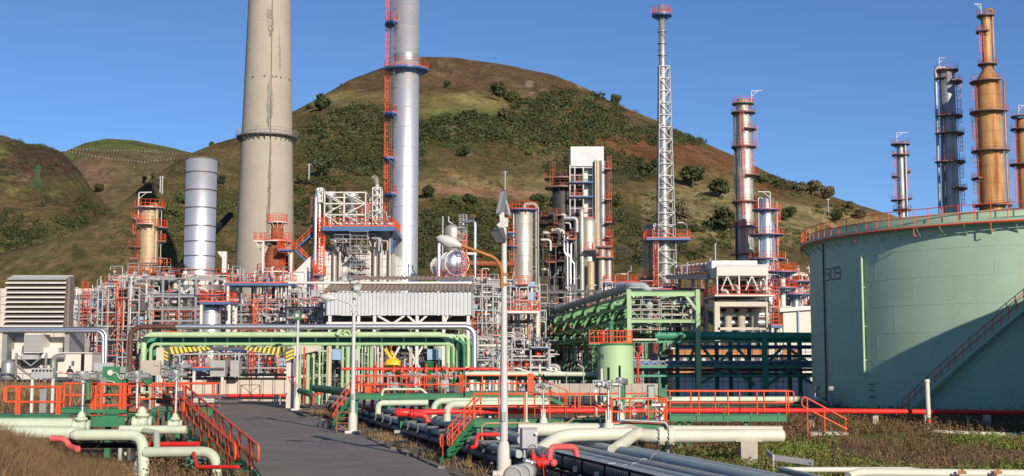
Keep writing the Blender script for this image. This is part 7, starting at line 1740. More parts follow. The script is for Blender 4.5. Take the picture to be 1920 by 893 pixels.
mb.beam(c_ + Vector((0, 0, -.5)), c_ + Vector((-.1, -.1, .55)), .2); mb.tube([c_ + Vector((-.25, -.1, .0)), c_ + Vector((.15, -.1, .25))], .1, 8); mb.box(c_ + Vector((.0, 0, .15)), (.3, .3, .35)); mb.build('bracket', 'polegrey', lp)
def flood(root, c_, ax, w, h, d, mat='galv'):
    mb = MB(); ax = Vector(ax).normalized(); u = Vector((0, 0, 1)).cross(ax).normalized(); v = ax.cross(u)
    f = [c_ + u * (i * w) + v * (j * h) for i, j in ((-1, -1), (1, -1), (1, 1), (-1, 1))]; k = [c_ - ax * d + u * (i * w * .5) + v * (j * h * .55) for i, j in ((-1, -1), (1, -1), (1, 1), (-1, 1))]
    mb.add(f + k, [(0, 1, 2, 3), (7, 6, 5, 4), (0, 4, 5, 1), (1, 5, 6, 2), (2, 6, 7, 3), (3, 7, 4, 0)]); o = mb.build('floodlight', mat, root)
    mb = MB(); g = [c_ + ax * .012 + u * (i * w * .9) + v * (j * h * .9) for i, j in ((-1, -1), (1, -1), (1, 1), (-1, 1))]; mb.add(g, [(0, 1, 2, 3)]); mb.build('glass', 'lens', o)
flood(lp, c_ + Vector((-.14, -.12, .95)), (-.75, -.55, .25), .16, .5, .2); flood(lp, c_ + Vector((.12, .1, .85)), (.9, -.3, .25), .14, .45, .2)
flood(lp, c_ + Vector((-.26, -.18, -.42)), (-.55, -.55, -.65), .26, .3, .42, 'dgrey')
lp2, b, zt = lamp_post('lamp post with horn loudspeakers on top beside the road in front of the green bridge', 661, 812, 540, [(662, 588), (662, 574), (655, 569), (634, 561), (628, 560)], 'polegrey')
Y = b.y
for k, (dx_, dy, dz, ax) in enumerate(((-.35, 0, .55, (-.5, -.8, .2)), (.05, -.1, .15, (.6, -.7, -.3)), (.1, 0, -.35, (.2, -.9, -.1)))):
    mb = MB(); p = Vector((b.x + dx_, Y + dy, zt + dz)); mb.lathe_s(p, [(.07, -.3), (.1, -.1), (.16, .1), (.3, .3), (.29, .3), (.12, .08), (0, .05)], 16, ax); mb.build('horn', 'grey', lp2)
mb = MB(); mb.beam((b.x, Y, zt - .6), (b.x - .3, Y, zt + .5), .1); mb.build('bracket', 'dgrey', lp2)
lp3, b, zt = lamp_post('thin pole with a grey box on top near the height gantry', 556, 769, 600)
mb = MB(); mb.box((b.x - .05, b.y, zt + .35), (.55, .35, .7)); mb.build('sensor_box', 'dgreen', lp3); mb = MB(); mb.box((b.x - .05, b.y - .19, zt + .4), (.32, .02, .3)); mb.build('sensor_window', 'lens', lp3)
# yield sign
ys_ = thing('yield_sign', 'white triangular give way sign with red border leaning beside the thin pole', 'road sign', G(549, 768))
yy = G(549, 768).y - .3; mb = MB(); c_ = U(549, 716, yy); T = [c_ + Vector((-.52, 0, .48)), c_ + Vector((.52, 0, .48)), c_ + Vector((0, 0, -.5))]; mb.add(T + [p + Vector((0, .03, 0)) for p in T], [(0, 2, 1), (3, 4, 5), (0, 1, 4, 3), (1, 2, 5, 4), (2, 0, 3, 5)]); mb.build('border', 'firered', ys_)
mb = MB(); cc = (T[0] + T[1] + T[2]) / 3; T2 = [cc + (p - cc) * .66 + Vector((0, -.008, 0)) for p in T]; mb.add(T2, [(0, 2, 1)]); mb.build('panel', 'white', ys_)
mb = MB(); mb.tube([Vector((c_.x, yy + .06, 0)), c_ + Vector((0, .06, .4))], .04, 8); mb.build('post', 'galv', ys_)
for px, py in ((515, 757), (520, 755), (526, 759)):
    p = G(px, py); mb = MB(); mb.cyl(p, .12, .9, 10); q = mb.build('bollard', 'offwhite'); tag(q, 'low white and red marker post at the right side of the road by the gantry', 'bollard', 'marker posts by the gantry')
# ---- pipe bundle along the road
gl = {0: 'first', 1: 'second', 2: 'third', 3: 'fourth', 4: 'fifth', 5: 'sixth', 6: 'seventh', 7: 'eighth', 8: 'ninth', 9: 'tenth', 10: 'eleventh'}
BP = [(9.75, .30, .17, 'dgrey', 24, 118), (9.85, .72, .17, 'pipegrey', 50, 118), (10.35, 1.12, .17, 'pipegrey', 55, 121), (10.25, .3, .16, 'dgrey', 24, 118), (10.8, 1.1, .2, 'pipebrown', 53, 120), (11.0, .62, .33, 'pipegrey', 22, 116), (11.85, .6, .2, 'pipegrey', 22, 122), (12.55, .62, .16, 'pipegrey', 22, 118), (13.25, .63, .21, 'pipebrown', 22, 122), (14.15, .66, .29, 'pipegrey', 22, 119), (15.2, .64, .2, 'pipegrey', 22, 117)]  # lowest tier in dark grey: its shade is put into the colour
for k, (w, z, r_, mt, t0, t1) in enumerate(BP):
    t = MB(); pts = []
    tt = t0
    while tt < t1: pts.append(RW(w + random.uniform(-.015, .015), tt, z + random.uniform(-.012, .012))); tt += 6
    pts.append(RW(w, t1, z)); t.tube(pts, r_, 14)
    for tt in np.arange(t0 + 3, min(t1, 90), 12): t.tube([RW(w, tt + k, z), RW(w, tt + k + .05, z)], r_ + .012, 14)
    solo(t, 'ground_pipeline', mt, '%s pipe from the road in the ground bundle beside it, %s' % (gl[k], {'dgrey': 'dark', 'pipegrey': 'grey blue', 'pipebrown': 'rust stained'}[mt]), 'pipeline', 'pipes of the ground bundle')
for k, tt in enumerate(np.arange(26, 118, 3.2)):
    mb = MB(); mb.beam(RW(9.55, tt, .05), RW(16.3, tt, .05), .2, .14)
    for w_, zt_ in ((9.62, .92), (10.7, .9), (11.35, .5)):
        mb.beam(RW(w_, tt, .1), RW(w_, tt, zt_ if tt > 50 else min(zt_, .5)), .12)
    if tt > 50: mb.beam(RW(9.5, tt, .52), RW(11.3, tt, .52), .12, .1); mb.beam(RW(9.5, tt, .93), RW(11.3, tt, .93), .12, .1)
    mb.beam(RW(11.3, tt, .25), RW(16.3, tt, .25), .2, .2)
    o = mb.build('pipe_support', 'dgrey'); tag(o, 'dark low support trestle carrying the ground pipe bundle', 'support', 'trestles under the ground pipe bundle')
# black mesh guards on the near stretch
for k, (w, z0, z1, t0, t1, lb) in enumerate(((10.35, .5, 1.0, 24, 46.5, 'black mesh guard panel along the top of the near pipe bundle'), (9.6, .12, .6, 24, 52, 'lower black mesh guard panel along the road side of the pipe bundle'))):
    mb = MB()
    for h in np.linspace(z0, z1, 9): mb.beam(RW(w, t0, h), RW(w, t1, h), .02)
    for tt in np.arange(t0, t1, .22): mb.beam(RW(w, tt, z0), RW(w, tt, z1), .015)
    mb.beam(RW(w, t0, z1), RW(w, t1, z1), .07); mb.beam(RW(w + .06, t0, z0 + .02), RW(w + .06, t1, z0 + .02), .12)
    for tt in np.arange(t0, t1, 2.4): mb.beam(RW(w, tt, .1), RW(w, tt, z1), .07)
    solo(mb, 'mesh_guard', 'black', lb, 'guard')
for tt in np.arange(27, 46, 2.4): 
    mb = MB(); mb.box(RW(10.27, tt, .62), (.14, .05, .2), .25); o = mb.build('marker_plate', 'cream'); tag(o, 'small pale plate on the black mesh guard of the pipe bundle', 'plate', 'plates on the mesh guard')
# ---- centre walkway
cw_ = thing('valve_walkway', 'green decked walkway with orange rails and a stair, crossing the pipe bundle in the centre', 'walkway', U(1050, 800, 58))
Yw = 58.5; zd_ = Z(786, Yw); x0, x1 = X(888, 786, Yw), X(1246, 786, Yw)
mb = MB(); mb.bb(x0, x1, Yw, Yw + 1.3, zd_ - .05, zd_); mb.build('deck', 'dgrey', cw_)
mb = MB(); mb.ibeam((x0, Yw - .06, zd_ - .18), (x1, Yw - .06, zd_ - .18), .12, .36, .04); mb.ibeam((x0, Yw + 1.36, zd_ - .18), (x1, Yw + 1.36, zd_ - .18), .12, .36, .04)
k = x0
while k < x1: mb.beam((k, Yw - .09, zd_ - .36), (k, Yw - .09, zd_ + .02), .05); k += 1.2
mb.build('girder', 'dgreen', cw_)
mb = MB()
for a, b in ((888, 1078), (1085, 1140)): mb.hrail([(X(a, 786, Yw), Yw - .05, zd_), (X(b, 786, Yw), Yw - .05, zd_)], 1.12, 1.15, .035, 1, 0, 7)
mb.hrail([(x0, Yw + 1.35, zd_), (X(1235, 786, Yw), Yw + 1.35, zd_)], 1.12, 1.3, .035, 1, 0, 7); mb.build('handrail', 'rail', cw_)
for px in (897, 990, 1090, 1180):
    for dy in (.1, 1.2): mb = MB(); mb.beam((X(px, 800, Yw), Yw + dy, 0), (X(px, 800, Yw), Yw + dy, zd_ - .36), .16); mb.build('leg', 'dgreen', cw_)
stairflight(cw_, Vector((x0 + .05, Yw + .02, zd_ - .05)), Vector((X(824, 866, 55), 55.6, .06)), (.25, .95, 0), 'dgreen', 'rail', .036, 8, (0, 1), True, .24, 1.05, True)
# landing box
xa, xb = X(1146, 790, 56), X(1248, 790, 56); zl_ = zd_ - .12
mb = MB(); mb.bb(xa, xb, 55.6, 58.3, zl_ - .06, zl_); mb.bb(xa, xb, 55.5, 55.6, zl_ - .32, zl_ + .04); mb.build('landing', 'dgreen', cw_)
mb = MB(); mb.hrail([(xa, 58.2, zl_), (xa, 55.65, zl_), (xb, 55.65, zl_), (xb, 58.2, zl_)], 1.12, .75, .04, 1, .12, 7); mb.build('handrail', 'rail', cw_)
mb = MB()
for px in (1150, 1204, 1244): mb.beam((X(px, 800, 55.7), 55.75, 0), (X(px, 800, 55.7), 55.75, zl_ - .06), .14)
mb.build('leg', 'dgreen', cw_)
cw2 = thing('straight_walkway', 'straight green decked walkway with orange rails running right from the centre platform to the bank', 'walkway', U(1370, 790, 62))
Y2 = 62.0; z2 = Z(777, Y2); xa, xb = X(1256, 780, Y2), X(1474, 780, Y2)
mb = MB(); mb.bb(xa, xb, Y2, Y2 + 1.25, z2 - .05, z2); mb.build('deck', 'dgrey', cw2)
mb = MB(); mb.ibeam((xa, Y2 - .06, z2 - .17), (xb, Y2 - .06, z2 - .17), .12, .34, .04); mb.ibeam((xa, Y2 + 1.31, z2 - .17), (xb, Y2 + 1.31, z2 - .17), .12, .34, .04)
k = xa
while k < xb + .1: mb.beam((k, Y2 - .09, z2 - .34), (k, Y2 - .09, z2 + .1), .06); k += 1.3
mb.build('girder', 'dgreen', cw2)
mb = MB(); mb.hrail([(xa, Y2 - .05, z2), (xb, Y2 - .05, z2)], 1.1, 1.32, .038, 1, 0, 7); mb.hrail([(xa, Y2 + 1.3, z2), (xb + .4, Y2 + 1.3, z2)], 1.1, 1.32, .038, 1, 0, 7); mb.tube([(xb, Y2 - .05, z2 + 1.1), (xb + .38, Y2 - .05, z2 + 1.1), (xb + .38, Y2 - .05, z2 + .55), (xb, Y2 - .05, z2 + .55)], .036, 7, .12); mb.build('handrail', 'rail', cw2)
for px in (1275, 1292, 1400): mb = MB(); mb.beam((X(px, 800, Y2), Y2 + .2, 0), (X(px, 800, Y2), Y2 + .2, z2 - .34), .16); mb.build('leg', 'dgreen', cw2)
# orange stair rail on the bank
sr = thing('stair_rail', 'orange handrail of the short concrete steps going down the grassy bank', 'handrail', U(1545, 790, 66))
for dy in (0, 1.0):
    mb = MB(); y = 66 + dy; a = U(1503, 741, y); b = U(1588, 787, y); lo = Vector((0, 0, -.55)); mb.tube([b, a, a + lo, b + lo * .9], .04, 8, .22)
    for f in (.12, .5, .97): p = a.lerp(b, f); mb.tube([p, Vector((p.x, p.y, float(gz(p.x, p.y)) - .1))], .036, 7)
    mb.build('rail', 'rail', sr)
mb = MB()
for k in range(5): p = U(1528 + 14 * k, 796 + k * 2.5, 65.8); mb.box((p.x, 66.5, float(gz(p.x, 66.5)) + .16 - .02 * k), (.42, 1.2, .16))
mb.build('step', 'concrete2', sr)
# ---- pipes at the centre
pipeline('mint_pipeline', 'mint pipe with a hooked end, left of three goosenecks over the bundle', [U(709, 776, 74), U(709, 756, 74), U(803, 755, 74)], .17, 'mint', .6)
pipeline('mint_pipeline', 'middle mint gooseneck pipe rising from the bundle and running right behind the stair', [U(813, 788, 66), U(813, 752, 66), U(1012, 751, 66)], .16, 'mint', .6)
pipeline('mint_pipeline', 'right mint gooseneck pipe ending in a flat cap behind the centre walkway', [U(838, 790, 64), U(838, 758, 64), U(1030, 757, 64)], .19, 'mint', .7)
pipeline('mint_pipeline', 'thin mint pipe with small arches above the left gooseneck', [U(716, 742, 80), U(718, 730, 80), U(790, 730, 80), U(800, 738, 80)], .08, 'mint', .3, 10)
fp_ = thing('fire_main', 'long bright red fire main running right behind the walkways to the tank', 'pipeline', U(900, 772, 65))
mb = MB(); mb.tube([U(752, 774, 63), U(840, 772, 64), U(1110, 770, 66), U(1480, 770, 71), U(1930, 774, 74)], .145, 14); mb.build('pipe', 'firered', fp_)
mb = MB(); mb.lathe_s(U(746, 774, 63), [(0, -.2), (.16, -.14), (.21, 0), (.2, .5), (.15, .6)], 16, (1, 0, 0)); mb.build('end_cap', 'firered', fp_)
mb = MB(); mb.tube([U(768, 776, 62.8), U(797, 778, 62.8), U(803, 792, 62.8)], .15, 12, .35); mb.build('branch', 'firered', fp_)
mb = MB()
for px in (771, 777): c_ = U(px, 776, 62.8); mb.tube([c_, c_ + Vector((.08, 0, 0))], .24, 14)
mb.build('flange', 'firered', fp_)
for px in (1520, 1640, 1737, 1850):
    y = 72.5; p = U(px, 775, y); mb = MB(); mb.bb(p.x - .16, p.x + .16, y - .2, y + .2, float(gz(p.x, y)) - .2, p.z - .1); mb.build('support', 'concrete2', fp_)
gtb = thing('green_tee_support', 'dark green tee shaped pipe support on a concrete block beside the road', 'support', G(755, 815)); p = G(755, 817)
mb = MB(); mb.beam((p.x, p.y, .3), (p.x, p.y, 1.35), .3, .22); mb.beam((p.x - .55, p.y, 1.4), (p.x + .75, p.y, 1.4), .3, .16); mb.build('post', 'dgreen', gtb)
mb = MB(); mb.box((p.x, p.y, .15), (.95, .7, .34)); mb.build('block', 'concrete2', gtb)
pipeline('red_pipeline', 'small red pipe stepping down beside the centre stair', [U(948, 815, 54), U(915, 815, 54), U(894, 815, 54), U(893, 838, 54), U(878, 840, 53.5)], .085, 'firered', .16, 12)
pipeline('conduit', 'bent tan conduit pipe standing under the centre walkway', [U(905, 850, 56), U(903, 800, 56), U(910, 794, 56), U(992, 793, 57)], .05, 'wood', .25, 8)
pipeline('conduit', 'tan conduit stepping up along the green girder of the centre walkway', [U(1035, 794, 57.9), U(1065, 793, 57.9), U(1080, 782, 57.9), U(1135, 781, 57.9)], .05, 'wood', .2, 8)
Yx = 54.5
pipeline('cream_pipeline', 'big cream pipe bending down into the bundle at its left end', [U(1005, 850, 52.5), U(1052, 816, Yx), U(1185, 814, Yx)], M(12.2, Yx), 'cream', 1.2, 20)
pipeline('cream_pipeline', 'big cream pipe with a rounded right end and two bolted flanges', [U(972, 806, Yx + 1.2), U(1180, 806, Yx + 1.2), U(1200, 817, Yx + .3), U(1235, 818, Yx), U(1464, 817, Yx)], M(12.5, Yx), 'cream', .8, 20, None, [(U(1239, 818, Yx), (1, 0, 0)), (U(1257, 818, Yx), (1, 0, 0))])
pipeline('cream_pipeline', 'short cream branch pipe slanting down left from the bolted flanges', [U(1150, 845, 52), U(1186, 818, Yx - .2), U(1200, 812, Yx + .5)], M(11, Yx), 'cream', .6, 18)
pipeline('cream_pipeline', 'second cream pipe lying just behind the one with the rounded end', [U(1250, 807, 58), U(1466, 808, 58)], M(9, 58), 'cream', .3, 16)
mb = MB(); p = U(1402, 832, Yx); mb.box((p.x, Yx, .35), (.7, .7, 1.3)); mb.box((p.x, Yx, p.z + .12), (1.1, .5, .06)); solo(mb, 'pipe_block', 'concrete2', 'concrete block under the cream pipe with the rounded end', 'support')
mb = MB()
for k in range(40): mb.beam(U(1020 + k * 3.6, 806, 56.9), U(1020 + k * 3.6, 795, 56.9), .012)
mb.beam(U(1018, 795, 56.9), U(1164, 795, 56.9), .04); mb.beam(U(1018, 806, 56.9), U(1164, 806, 56.9), .04); solo(mb, 'grating_panel', 'galv', 'pale barred grating panel standing above the big cream pipe', 'grating')
pipeline('mint_pipeline', 'mint pipe behind the right walkway running to the big tank', [U(1130, 750, 82), U(1530, 749, 86), U(1545, 757, 92)], .2, 'mint', .5)
pipeline('mint_pipeline', 'pale mint pipe behind the centre walkway left of the fire main', [U(960, 752, 70), U(1030, 752, 70)], .17, 'mint', .3)
# hydrant loop
hy = thing('hydrant_manifold', 'pinkish red hydrant pipe loop with valves and handwheels at the near pipe bundle', 'hydrant', U(1030, 880, 46))
Yh2 = 45.5
mb = MB(); mb.tube([U(1031, 866, Yh2), U(1031, 838, Yh2), U(1079, 838, Yh2 + .8), U(1082, 861, Yh2 + .8)], M(5.6, Yh2), 18, .5, seg=10); mb.build('loop_pipe', 'pinkred', hy)
mb = MB(); c_ = U(1038, 868, Yh2 - .35); mb.lathe_s(c_, [(0, -.14), (.1, -.1), (.135, 0), (.1, .1), (0, .14)], 18); mb.tube([U(1012, 868, Yh2), U(1038, 868, Yh2 - .3)], .1, 14); mb.build('manifold', 'pinkred', hy)
for px, py in ((1003, 866), (1012, 869), (1022, 868)):
    mb = MB(); c_ = U(px, py, Yh2); mb.tube([c_, c_ + Vector((.06, -.03, 0))], .17, 14); mb.tube([c_ + Vector((.1, -.03, 0)), c_ + Vector((.15, -.04, 0))], .17, 14); mb.build('flange', 'firered', hy)
for (a, b) in (((1002, 862), (997, 842)), ((1017, 862), (1018, 848))):
    p, q = U(*a, Yh2), U(*b, Yh2 - .1); mb = MB(); mb.tube([p, p.lerp(q, .7)], [.12, .07], 12); mb.tube([p.lerp(q, .6), q], .03, 8); v_ = mb.build('valve', 'firered', hy)
    mb = MB(); d = (q - p).normalized(); u = d.cross(Vector((0, 1, 0))).normalized(); w = u.cross(d); rg = [q + (u * math.cos(t) + (w * .6 + d * .0 + Vector((0, 0, .8)) * .9) * math.sin(t)) * .15 for t in np.linspace(0, 2 * PI, 17)]; mb.tube(rg, .018, 6, cap=False)
    for k in range(0, 16, 3): mb.beam(q, rg[k], .016)
    mb.build('handwheel', 'dgrey', v_)
for px, py in ((988, 865), (998, 868)):
    c_ = U(px, py, Yh2 - .2); mb = MB(); mb.lathe_s(c_, [(.09, -.12), (.11, 0), (.12, .1), (.08, .12), (0, .13)], 14, (-.8, -.5, 0)); mb.build('hose_cap', 'alu', hy)
mb = MB(); mb.tube([U(1000, 880, Yh2), U(1000, 868, Yh2)], .1, 10); mb.tube([U(1020, 893, Yh2 - .3), U(1018, 872, Yh2)], .02, 6); mb.build('riser', 'firered', hy)
gb = thing('grey_control_box', 'upright grey control box on a post at the left end of the big cream pipe', 'control box', G(994, 870)); y = 49
mb = MB(); p = U(991, 822, y); mb.box((p.x, y, p.z), (.58, .4, .72), .25); mb.box((p.x, y, p.z + .38), (.66, .5, .03), .25); mb.build('box', 'grey', gb)
mb = MB(); mb.beam((p.x - .15, y, 0), (p.x - .15, y, p.z - .36), .07); mb.beam((p.x + .15, y, 0), (p.x + .15, y, p.z - .36), .07); mb.build('post', 'grey', gb)
mb = MB(); mb.box((p.x + .3, y - .32, p.z + .2), (.1, .01, .1), .25); mb.build('label_plate', 'white', gb)
for i_, (px, py, r_, lb) in enumerate(((980, 888, .33, 'round rusty pipe end lying beside the lamp post foot, right one'), (962, 893, .36, 'round rusty pipe end lying beside the lamp post foot, left one'))):
    p = U(px, py, 44.5); mb = MB(); mb.lathe_s(p, [(r_ * .8, -.02), (r_, 0), (r_, .9), (0, .9)], 20, (.25, 1, 0)); mb.lathe_s(p + Vector((0, -.02, 0)), [(0, 0.04), (r_ * .82, .04)], 20, (.25, 1, 0)); solo(mb, 'pipe_end', 'pipebrown', lb, 'pipe')
# actuators at the centre
actuator('lone valve actuator on a tall silver stem left of the junction box', 1019, 725, 788, 58, 1, .75)
actuator('valve actuator with its motor pointing left in front of the small green tank', 1141, 722, 798, 55, -1, 1.0, yaw=.15)
actuator('valve actuator with a round front disc right beside the one pointing left', 1162, 716, 780, 57, 1, .95, yaw=1.2)
jb = thing('junction_box', 'grey junction box with cable glands on a white post by the centre walkway', 'junction box', G(1117, 800)); y = 60
mb = MB(); p = U(1127, 721, y); mb.box((p.x, y, p.z), (.78, .2, .4)); mb.build('box', 'grey', jb)
mb = MB()
for k in range(6): mb.tube([(p.x - .3 + k * .12, y - .13, p.z + .1), (p.x - .3 + k * .12, y - .1, p.z + .1)], .04, 8); mb.tube([(p.x - .24 + k * .1, y - .13, p.z - .06), (p.x - .24 + k * .1, y - .1, p.z - .06)], .04, 8)
mb.build('gland', 'black', jb); mb = MB(); mb.beam((X(1117, 760, y), y, 0), (X(1117, 760, y), y, p.z - .2), .12); mb.build('post', 'white', jb)
for i_, (px, w, py0, py1, mt, lb) in enumerate(((1168, 5, 720, 748, 'dgreen', 'dark green upright box behind the round front actuator'), (1221, 6.5, 722, 752, 'dgreen', 'dark green cabinet with a grey front left of the right walkway'), (1243, 8, 728, 752, 'dgreen', 'stepped dark green bracket standing beside the grey fronted cabinet'))):
    y = 59.8; t = thing('green_cabinet', lb, 'cabinet', U(px, py1, y)); mb = MB(); bx(mb, px - w, px + w, py0, py1, y, y + .35); 
    if i_ == 2: bx(mb, px - w, px - w + 4, 708, 727.9, y, y + .3); bx(mb, px + w + .2, px + w + 9, 745, 750, y, y + .3); mb.beam(U(px + 6, 728, y), U(px + 6, 722, y), .08)
    mb.build('body', mt, t)
    if i_ == 1: mb = MB(); bx(mb, px - w + 1.5, px + w - 1.5, 725, 748, y - .03, y - .004); mb.build('front_panel', 'grey', t)
    mb = MB(); mb.beam((X(px, 760, y), y + .1, z2 - .3), (X(px, 760, y), y + .1, Z(py1, y)), .2); mb.build('leg', 'dgreen', t)
t = thing('local_panel', 'small white instrument panel with dark dials on the centre landing', 'instrument panel', U(1236, 790, 56.2)); mb = MB(); bx(mb, 1231, 1244, 762, 788, 56.2, 56.4); bx(mb, 1222, 1248, 757, 761.5, 56, 56.4); mb.build('body', 'white', t)
mb = MB()
for k in range(5): p = U(1235 + (k % 2) * 5, 766 + k * 4.5, 56.15); mb.tube([p, p + Vector((0, .04, 0))], .05, 8)
mb.build('dial', 'dgrey', t)
r = random.Random(5)
for k in range(9):
    px = r.uniform(1150, 1245); y = r.uniform(56, 58); mb = MB(); p = U(px, 788, y); mb.tube([p, p + Vector((0, 0, r.uniform(.5, 1.2))), p + Vector((r.uniform(-.5, .5), .1, r.uniform(.4, 1.0)))], .03, 6, .1); q = p + Vector((0, 0, r.uniform(.3, .8))); mb.box(q, (r.uniform(.1, .25), .15, r.uniform(.12, .3))); mb.build('instrument', r.choice(('dgrey', 'grey', 'galv', 'black')), cw_)
pipeline('conduit', 'pair of grey conduits bending down at the right corner of the centre landing', [U(1170, 788, 55.3), U(1247, 792, 55.3), U(1252, 800, 55.3), Vector((X(1252, 840, 55.3), 55.3, .1))], .06, 'galv', .3, 8)
mb = MB(); mb.tube([U(987 + 0, 790, 57.6), U(987, 735, 57.6)], .05, 8); mb.lathe_s(U(987, 792, 57.6), [(.12, -.2), (.14, 0), (.06, .1)], 12); solo(mb, 'sample_post', 'cream', 'slim cream post with a small foot left of the lone actuator', 'post')
# ---- right bank: post, pale ground pipe, foreground pale pipes
mp = thing('marker_post', 'white marker post with green and red bands in front of the big tank', 'post', U(1742, 802, 71)); y = 71
p = U(1742, 802, y); q = U(1738, 712, y); f = lambda a: p.lerp(q, a)
mb = MB(); mb.tube([p - Vector((0, 0, .2)), q], .125, 12); mb.tube([f(.95), q + Vector((0, 0, .02))], .16, 12); mb.build('pole', 'cream', mp)
mb = MB(); mb.tube([f(.05), f(.10)], .132, 12, cap=False); mb.tube([f(.17), f(.21)], .132, 12, cap=False); mb.build('green_band', 'dgreen', mp)
mb = MB(); mb.tube([f(.10), f(.17)], .1325, 12, cap=False); mb.build('red_band', 'firered', mp)
pipeline('peeling_pipe', 'pale ground pipe with peeling paint on top of the grassy bank', [U(1750, 812, 69), U(1930, 819, 67)], .17, 'peel', .3, 14)
pipeline('cream_pipeline', 'pale pipe end lying at the lower right edge, nearer one', [U(1590, 893, 45), U(1612, 886, 45.4), U(1935, 889, 45)], M(8, 45), 'cream', .5, 18)
pipeline('cream_pipeline', 'pale pipe lying at the lower right just behind the nearer one', [U(1468, 881, 46.4), U(1710, 881, 46.6), U(1740, 886, 46)], M(5.2, 46), 'cream', .4, 16)
pipeline('cream_pipeline', 'grey blue pipe end slanting away at the lower right corner', [U(1462, 880, 46), U(1540, 898, 43)], M(5.2, 46), 'pipegrey', .4, 14)
for px, lb in ((1805, 'small rusty valve on the near pale pipe, left one'), (1872, 'small rusty valve on the near pale pipe, right one')):
    c_ = U(px, 886, 44.7); mb = MB(); mb.tube([c_ - Vector((.15, 0, 0)), c_ + Vector((.12, 0, 0))], .05, 8); mb.tube([c_, c_ + Vector((0, 0, .12))], .06, 8); rg = [c_ + Vector((-.13, -.02 + .0 * t, 0)) + Vector((math.cos(t) * .03, 0, math.sin(t) * .09)) for t in np.linspace(0, 2 * PI, 9)]; mb.tube(rg, .014, 5); solo(mb, 'small_valve', 'rustpole', lb, 'valve')
mb = MB(); mb.beam(U(1438, 848, 52), U(1450, 858, 51), .06, .2); mb.beam(U(1450, 858, 51), U(1525, 868, 50), .05, .22)
for px, py in ((1450, 858), (1496, 864)): p = U(px, py, 50.6); mb.beam((p.x, p.y, p.z - .5), (p.x, p.y, p.z + .12), .07)
solo(mb, 'low_barrier', 'grey', 'low broken grey board barrier in the weeds below the bank', 'barrier')
for px, py, ang in ((1690, 765, .7),):
    mb = MB(); a = U(1812, 782, 82); b = U(1838, 795, 78); mb.tube([a, b], .12, 8); solo(mb, 'drain_pipe', 'mint', 'short pale pipe slanting down at the foot of the big tank', 'pipe')
# ---- second valve platform behind
vp = thing('rear_valve_platform', 'long green platform packed with red pipes, valves and orange rails before the green bridge', 'platform', U(780, 745, 88))
Yv = 86.0; zv = Z(738, Yv); xa, xb = X(600 + 62, 738, Yv), X(862, 738, Yv)
mb = MB(); mb.bb(xa, xb, Yv, Yv + 6, zv - .05, zv); mb.build('deck', 'dgrey', vp)
mb = MB(); mb.ibeam((xa, Yv - .08, zv - .2), (xb, Yv - .08, zv - .2), .14, .4); mb.ibeam((xa, Yv + 6.08, zv - .2), (xb, Yv + 6.08, zv - .2), .14, .4); mb.build('girder', 'dgreen', vp)
mb = MB()
for dy in (0, 2, 4, 6): mb.hrail([(xa, Yv + dy, zv), (xb, Yv + dy, zv)], 1.15, 1.2, .035, 1, 0, 5)
mb.build('handrail', 'rail', vp)
for px in (668, 730, 800, 858): mb = MB(); mb.beam((X(px, 750, Yv), Yv + .2, 0), (X(px, 750, Yv), Yv + .2, zv - .4), .2); mb.build('leg', 'dgreen', vp)
stairflight(vp, Vector((xa, Yv + .1, zv)), Vector((X(612, 781, 82), 83.4, .05)), (.2, 1.0, 0), 'dgreen', 'rail', .036, 9, (0, 1), True, .22, 1.1, True)
r = random.Random(8)
for k in range(13):
    px = 668 + k * 15; mb = MB(); y = Yv + r.uniform(.6, 5.2); x = X(px, 730, y); mb.tube([(x, y, zv - 1.2), (x, y, zv + r.uniform(.3, .9)), (x, y + r.choice((-1, 1)) * r.uniform(.4, 1.2), zv + .5)], r.uniform(.09, .16), 9, .2); mb.build('red_pipe', r.choice(('firered', 'firered', 'red')), vp)
for k in range(14):
    px = r.uniform(668, 858); y = Yv + r.uniform(.5, 5.5); x = X(px, 730, y); mb = MB(); mb.box((x, y, zv + r.uniform(.2, .6)), (r.uniform(.3, .6), .3, r.uniform(.3, .6))); mb.tube([(x, y, zv), (x, y, zv + r.uniform(.8, 1.6))], .05, 7); mb.build('valve', r.choice(('galv', 'grey', 'dgreen', 'rail', 'dgrey')), vp)
for k, (px, sd_) in enumerate(((727, 1), (778, -1), (786, 1), (822, -1))):
    actuator(('valve actuator at the left end of the rear platform', 'left one of the twin actuators in the middle of the rear platform', 'right one of the twin actuators in the middle of the rear platform', 'valve actuator beside the grey switch panel on the rear platform')[k], px, 704 - k % 2, 736, 87 + k * .4, sd_, .95, False, False)
vp2 = thing('far_valve_platform', 'green platform with orange rails and stair behind the nearest lamp post', 'platform', U(940, 740, 93))
Yv2 = 92; zv2 = Z(735, Yv2); xa2, xb2 = X(872, 735, Yv2), X(1000, 735, Yv2)
mb = MB(); mb.bb(xa2, xb2, Yv2, Yv2 + 2, zv2 - .06, zv2); mb.ibeam((xa2, Yv2 - .08, zv2 - .2), (xb2, Yv2 - .08, zv2 - .2), .14, .35); mb.build('deck', 'dgreen', vp2)
mb = MB(); mb.hrail([(xa2, Yv2 + 1.9, zv2), (xa2, Yv2, zv2), (xb2, Yv2, zv2), (xb2, Yv2 + 1.9, zv2)], 1.15, 1.1, .035, 1, 0, 5); mb.hrail([(xa2, Yv2 + 1.95, zv2), (xb2, Yv2 + 1.95, zv2)], 1.15, 1.3, .035, 1, 0, 5)
for k in range(5): x = X(990 + k * 2.2, 720, Yv2); mb.beam((x, Yv2 - .04, zv2), (x, Yv2 - .04, zv2 + 1.3), .09)
mb.build('handrail', 'rail', vp2)
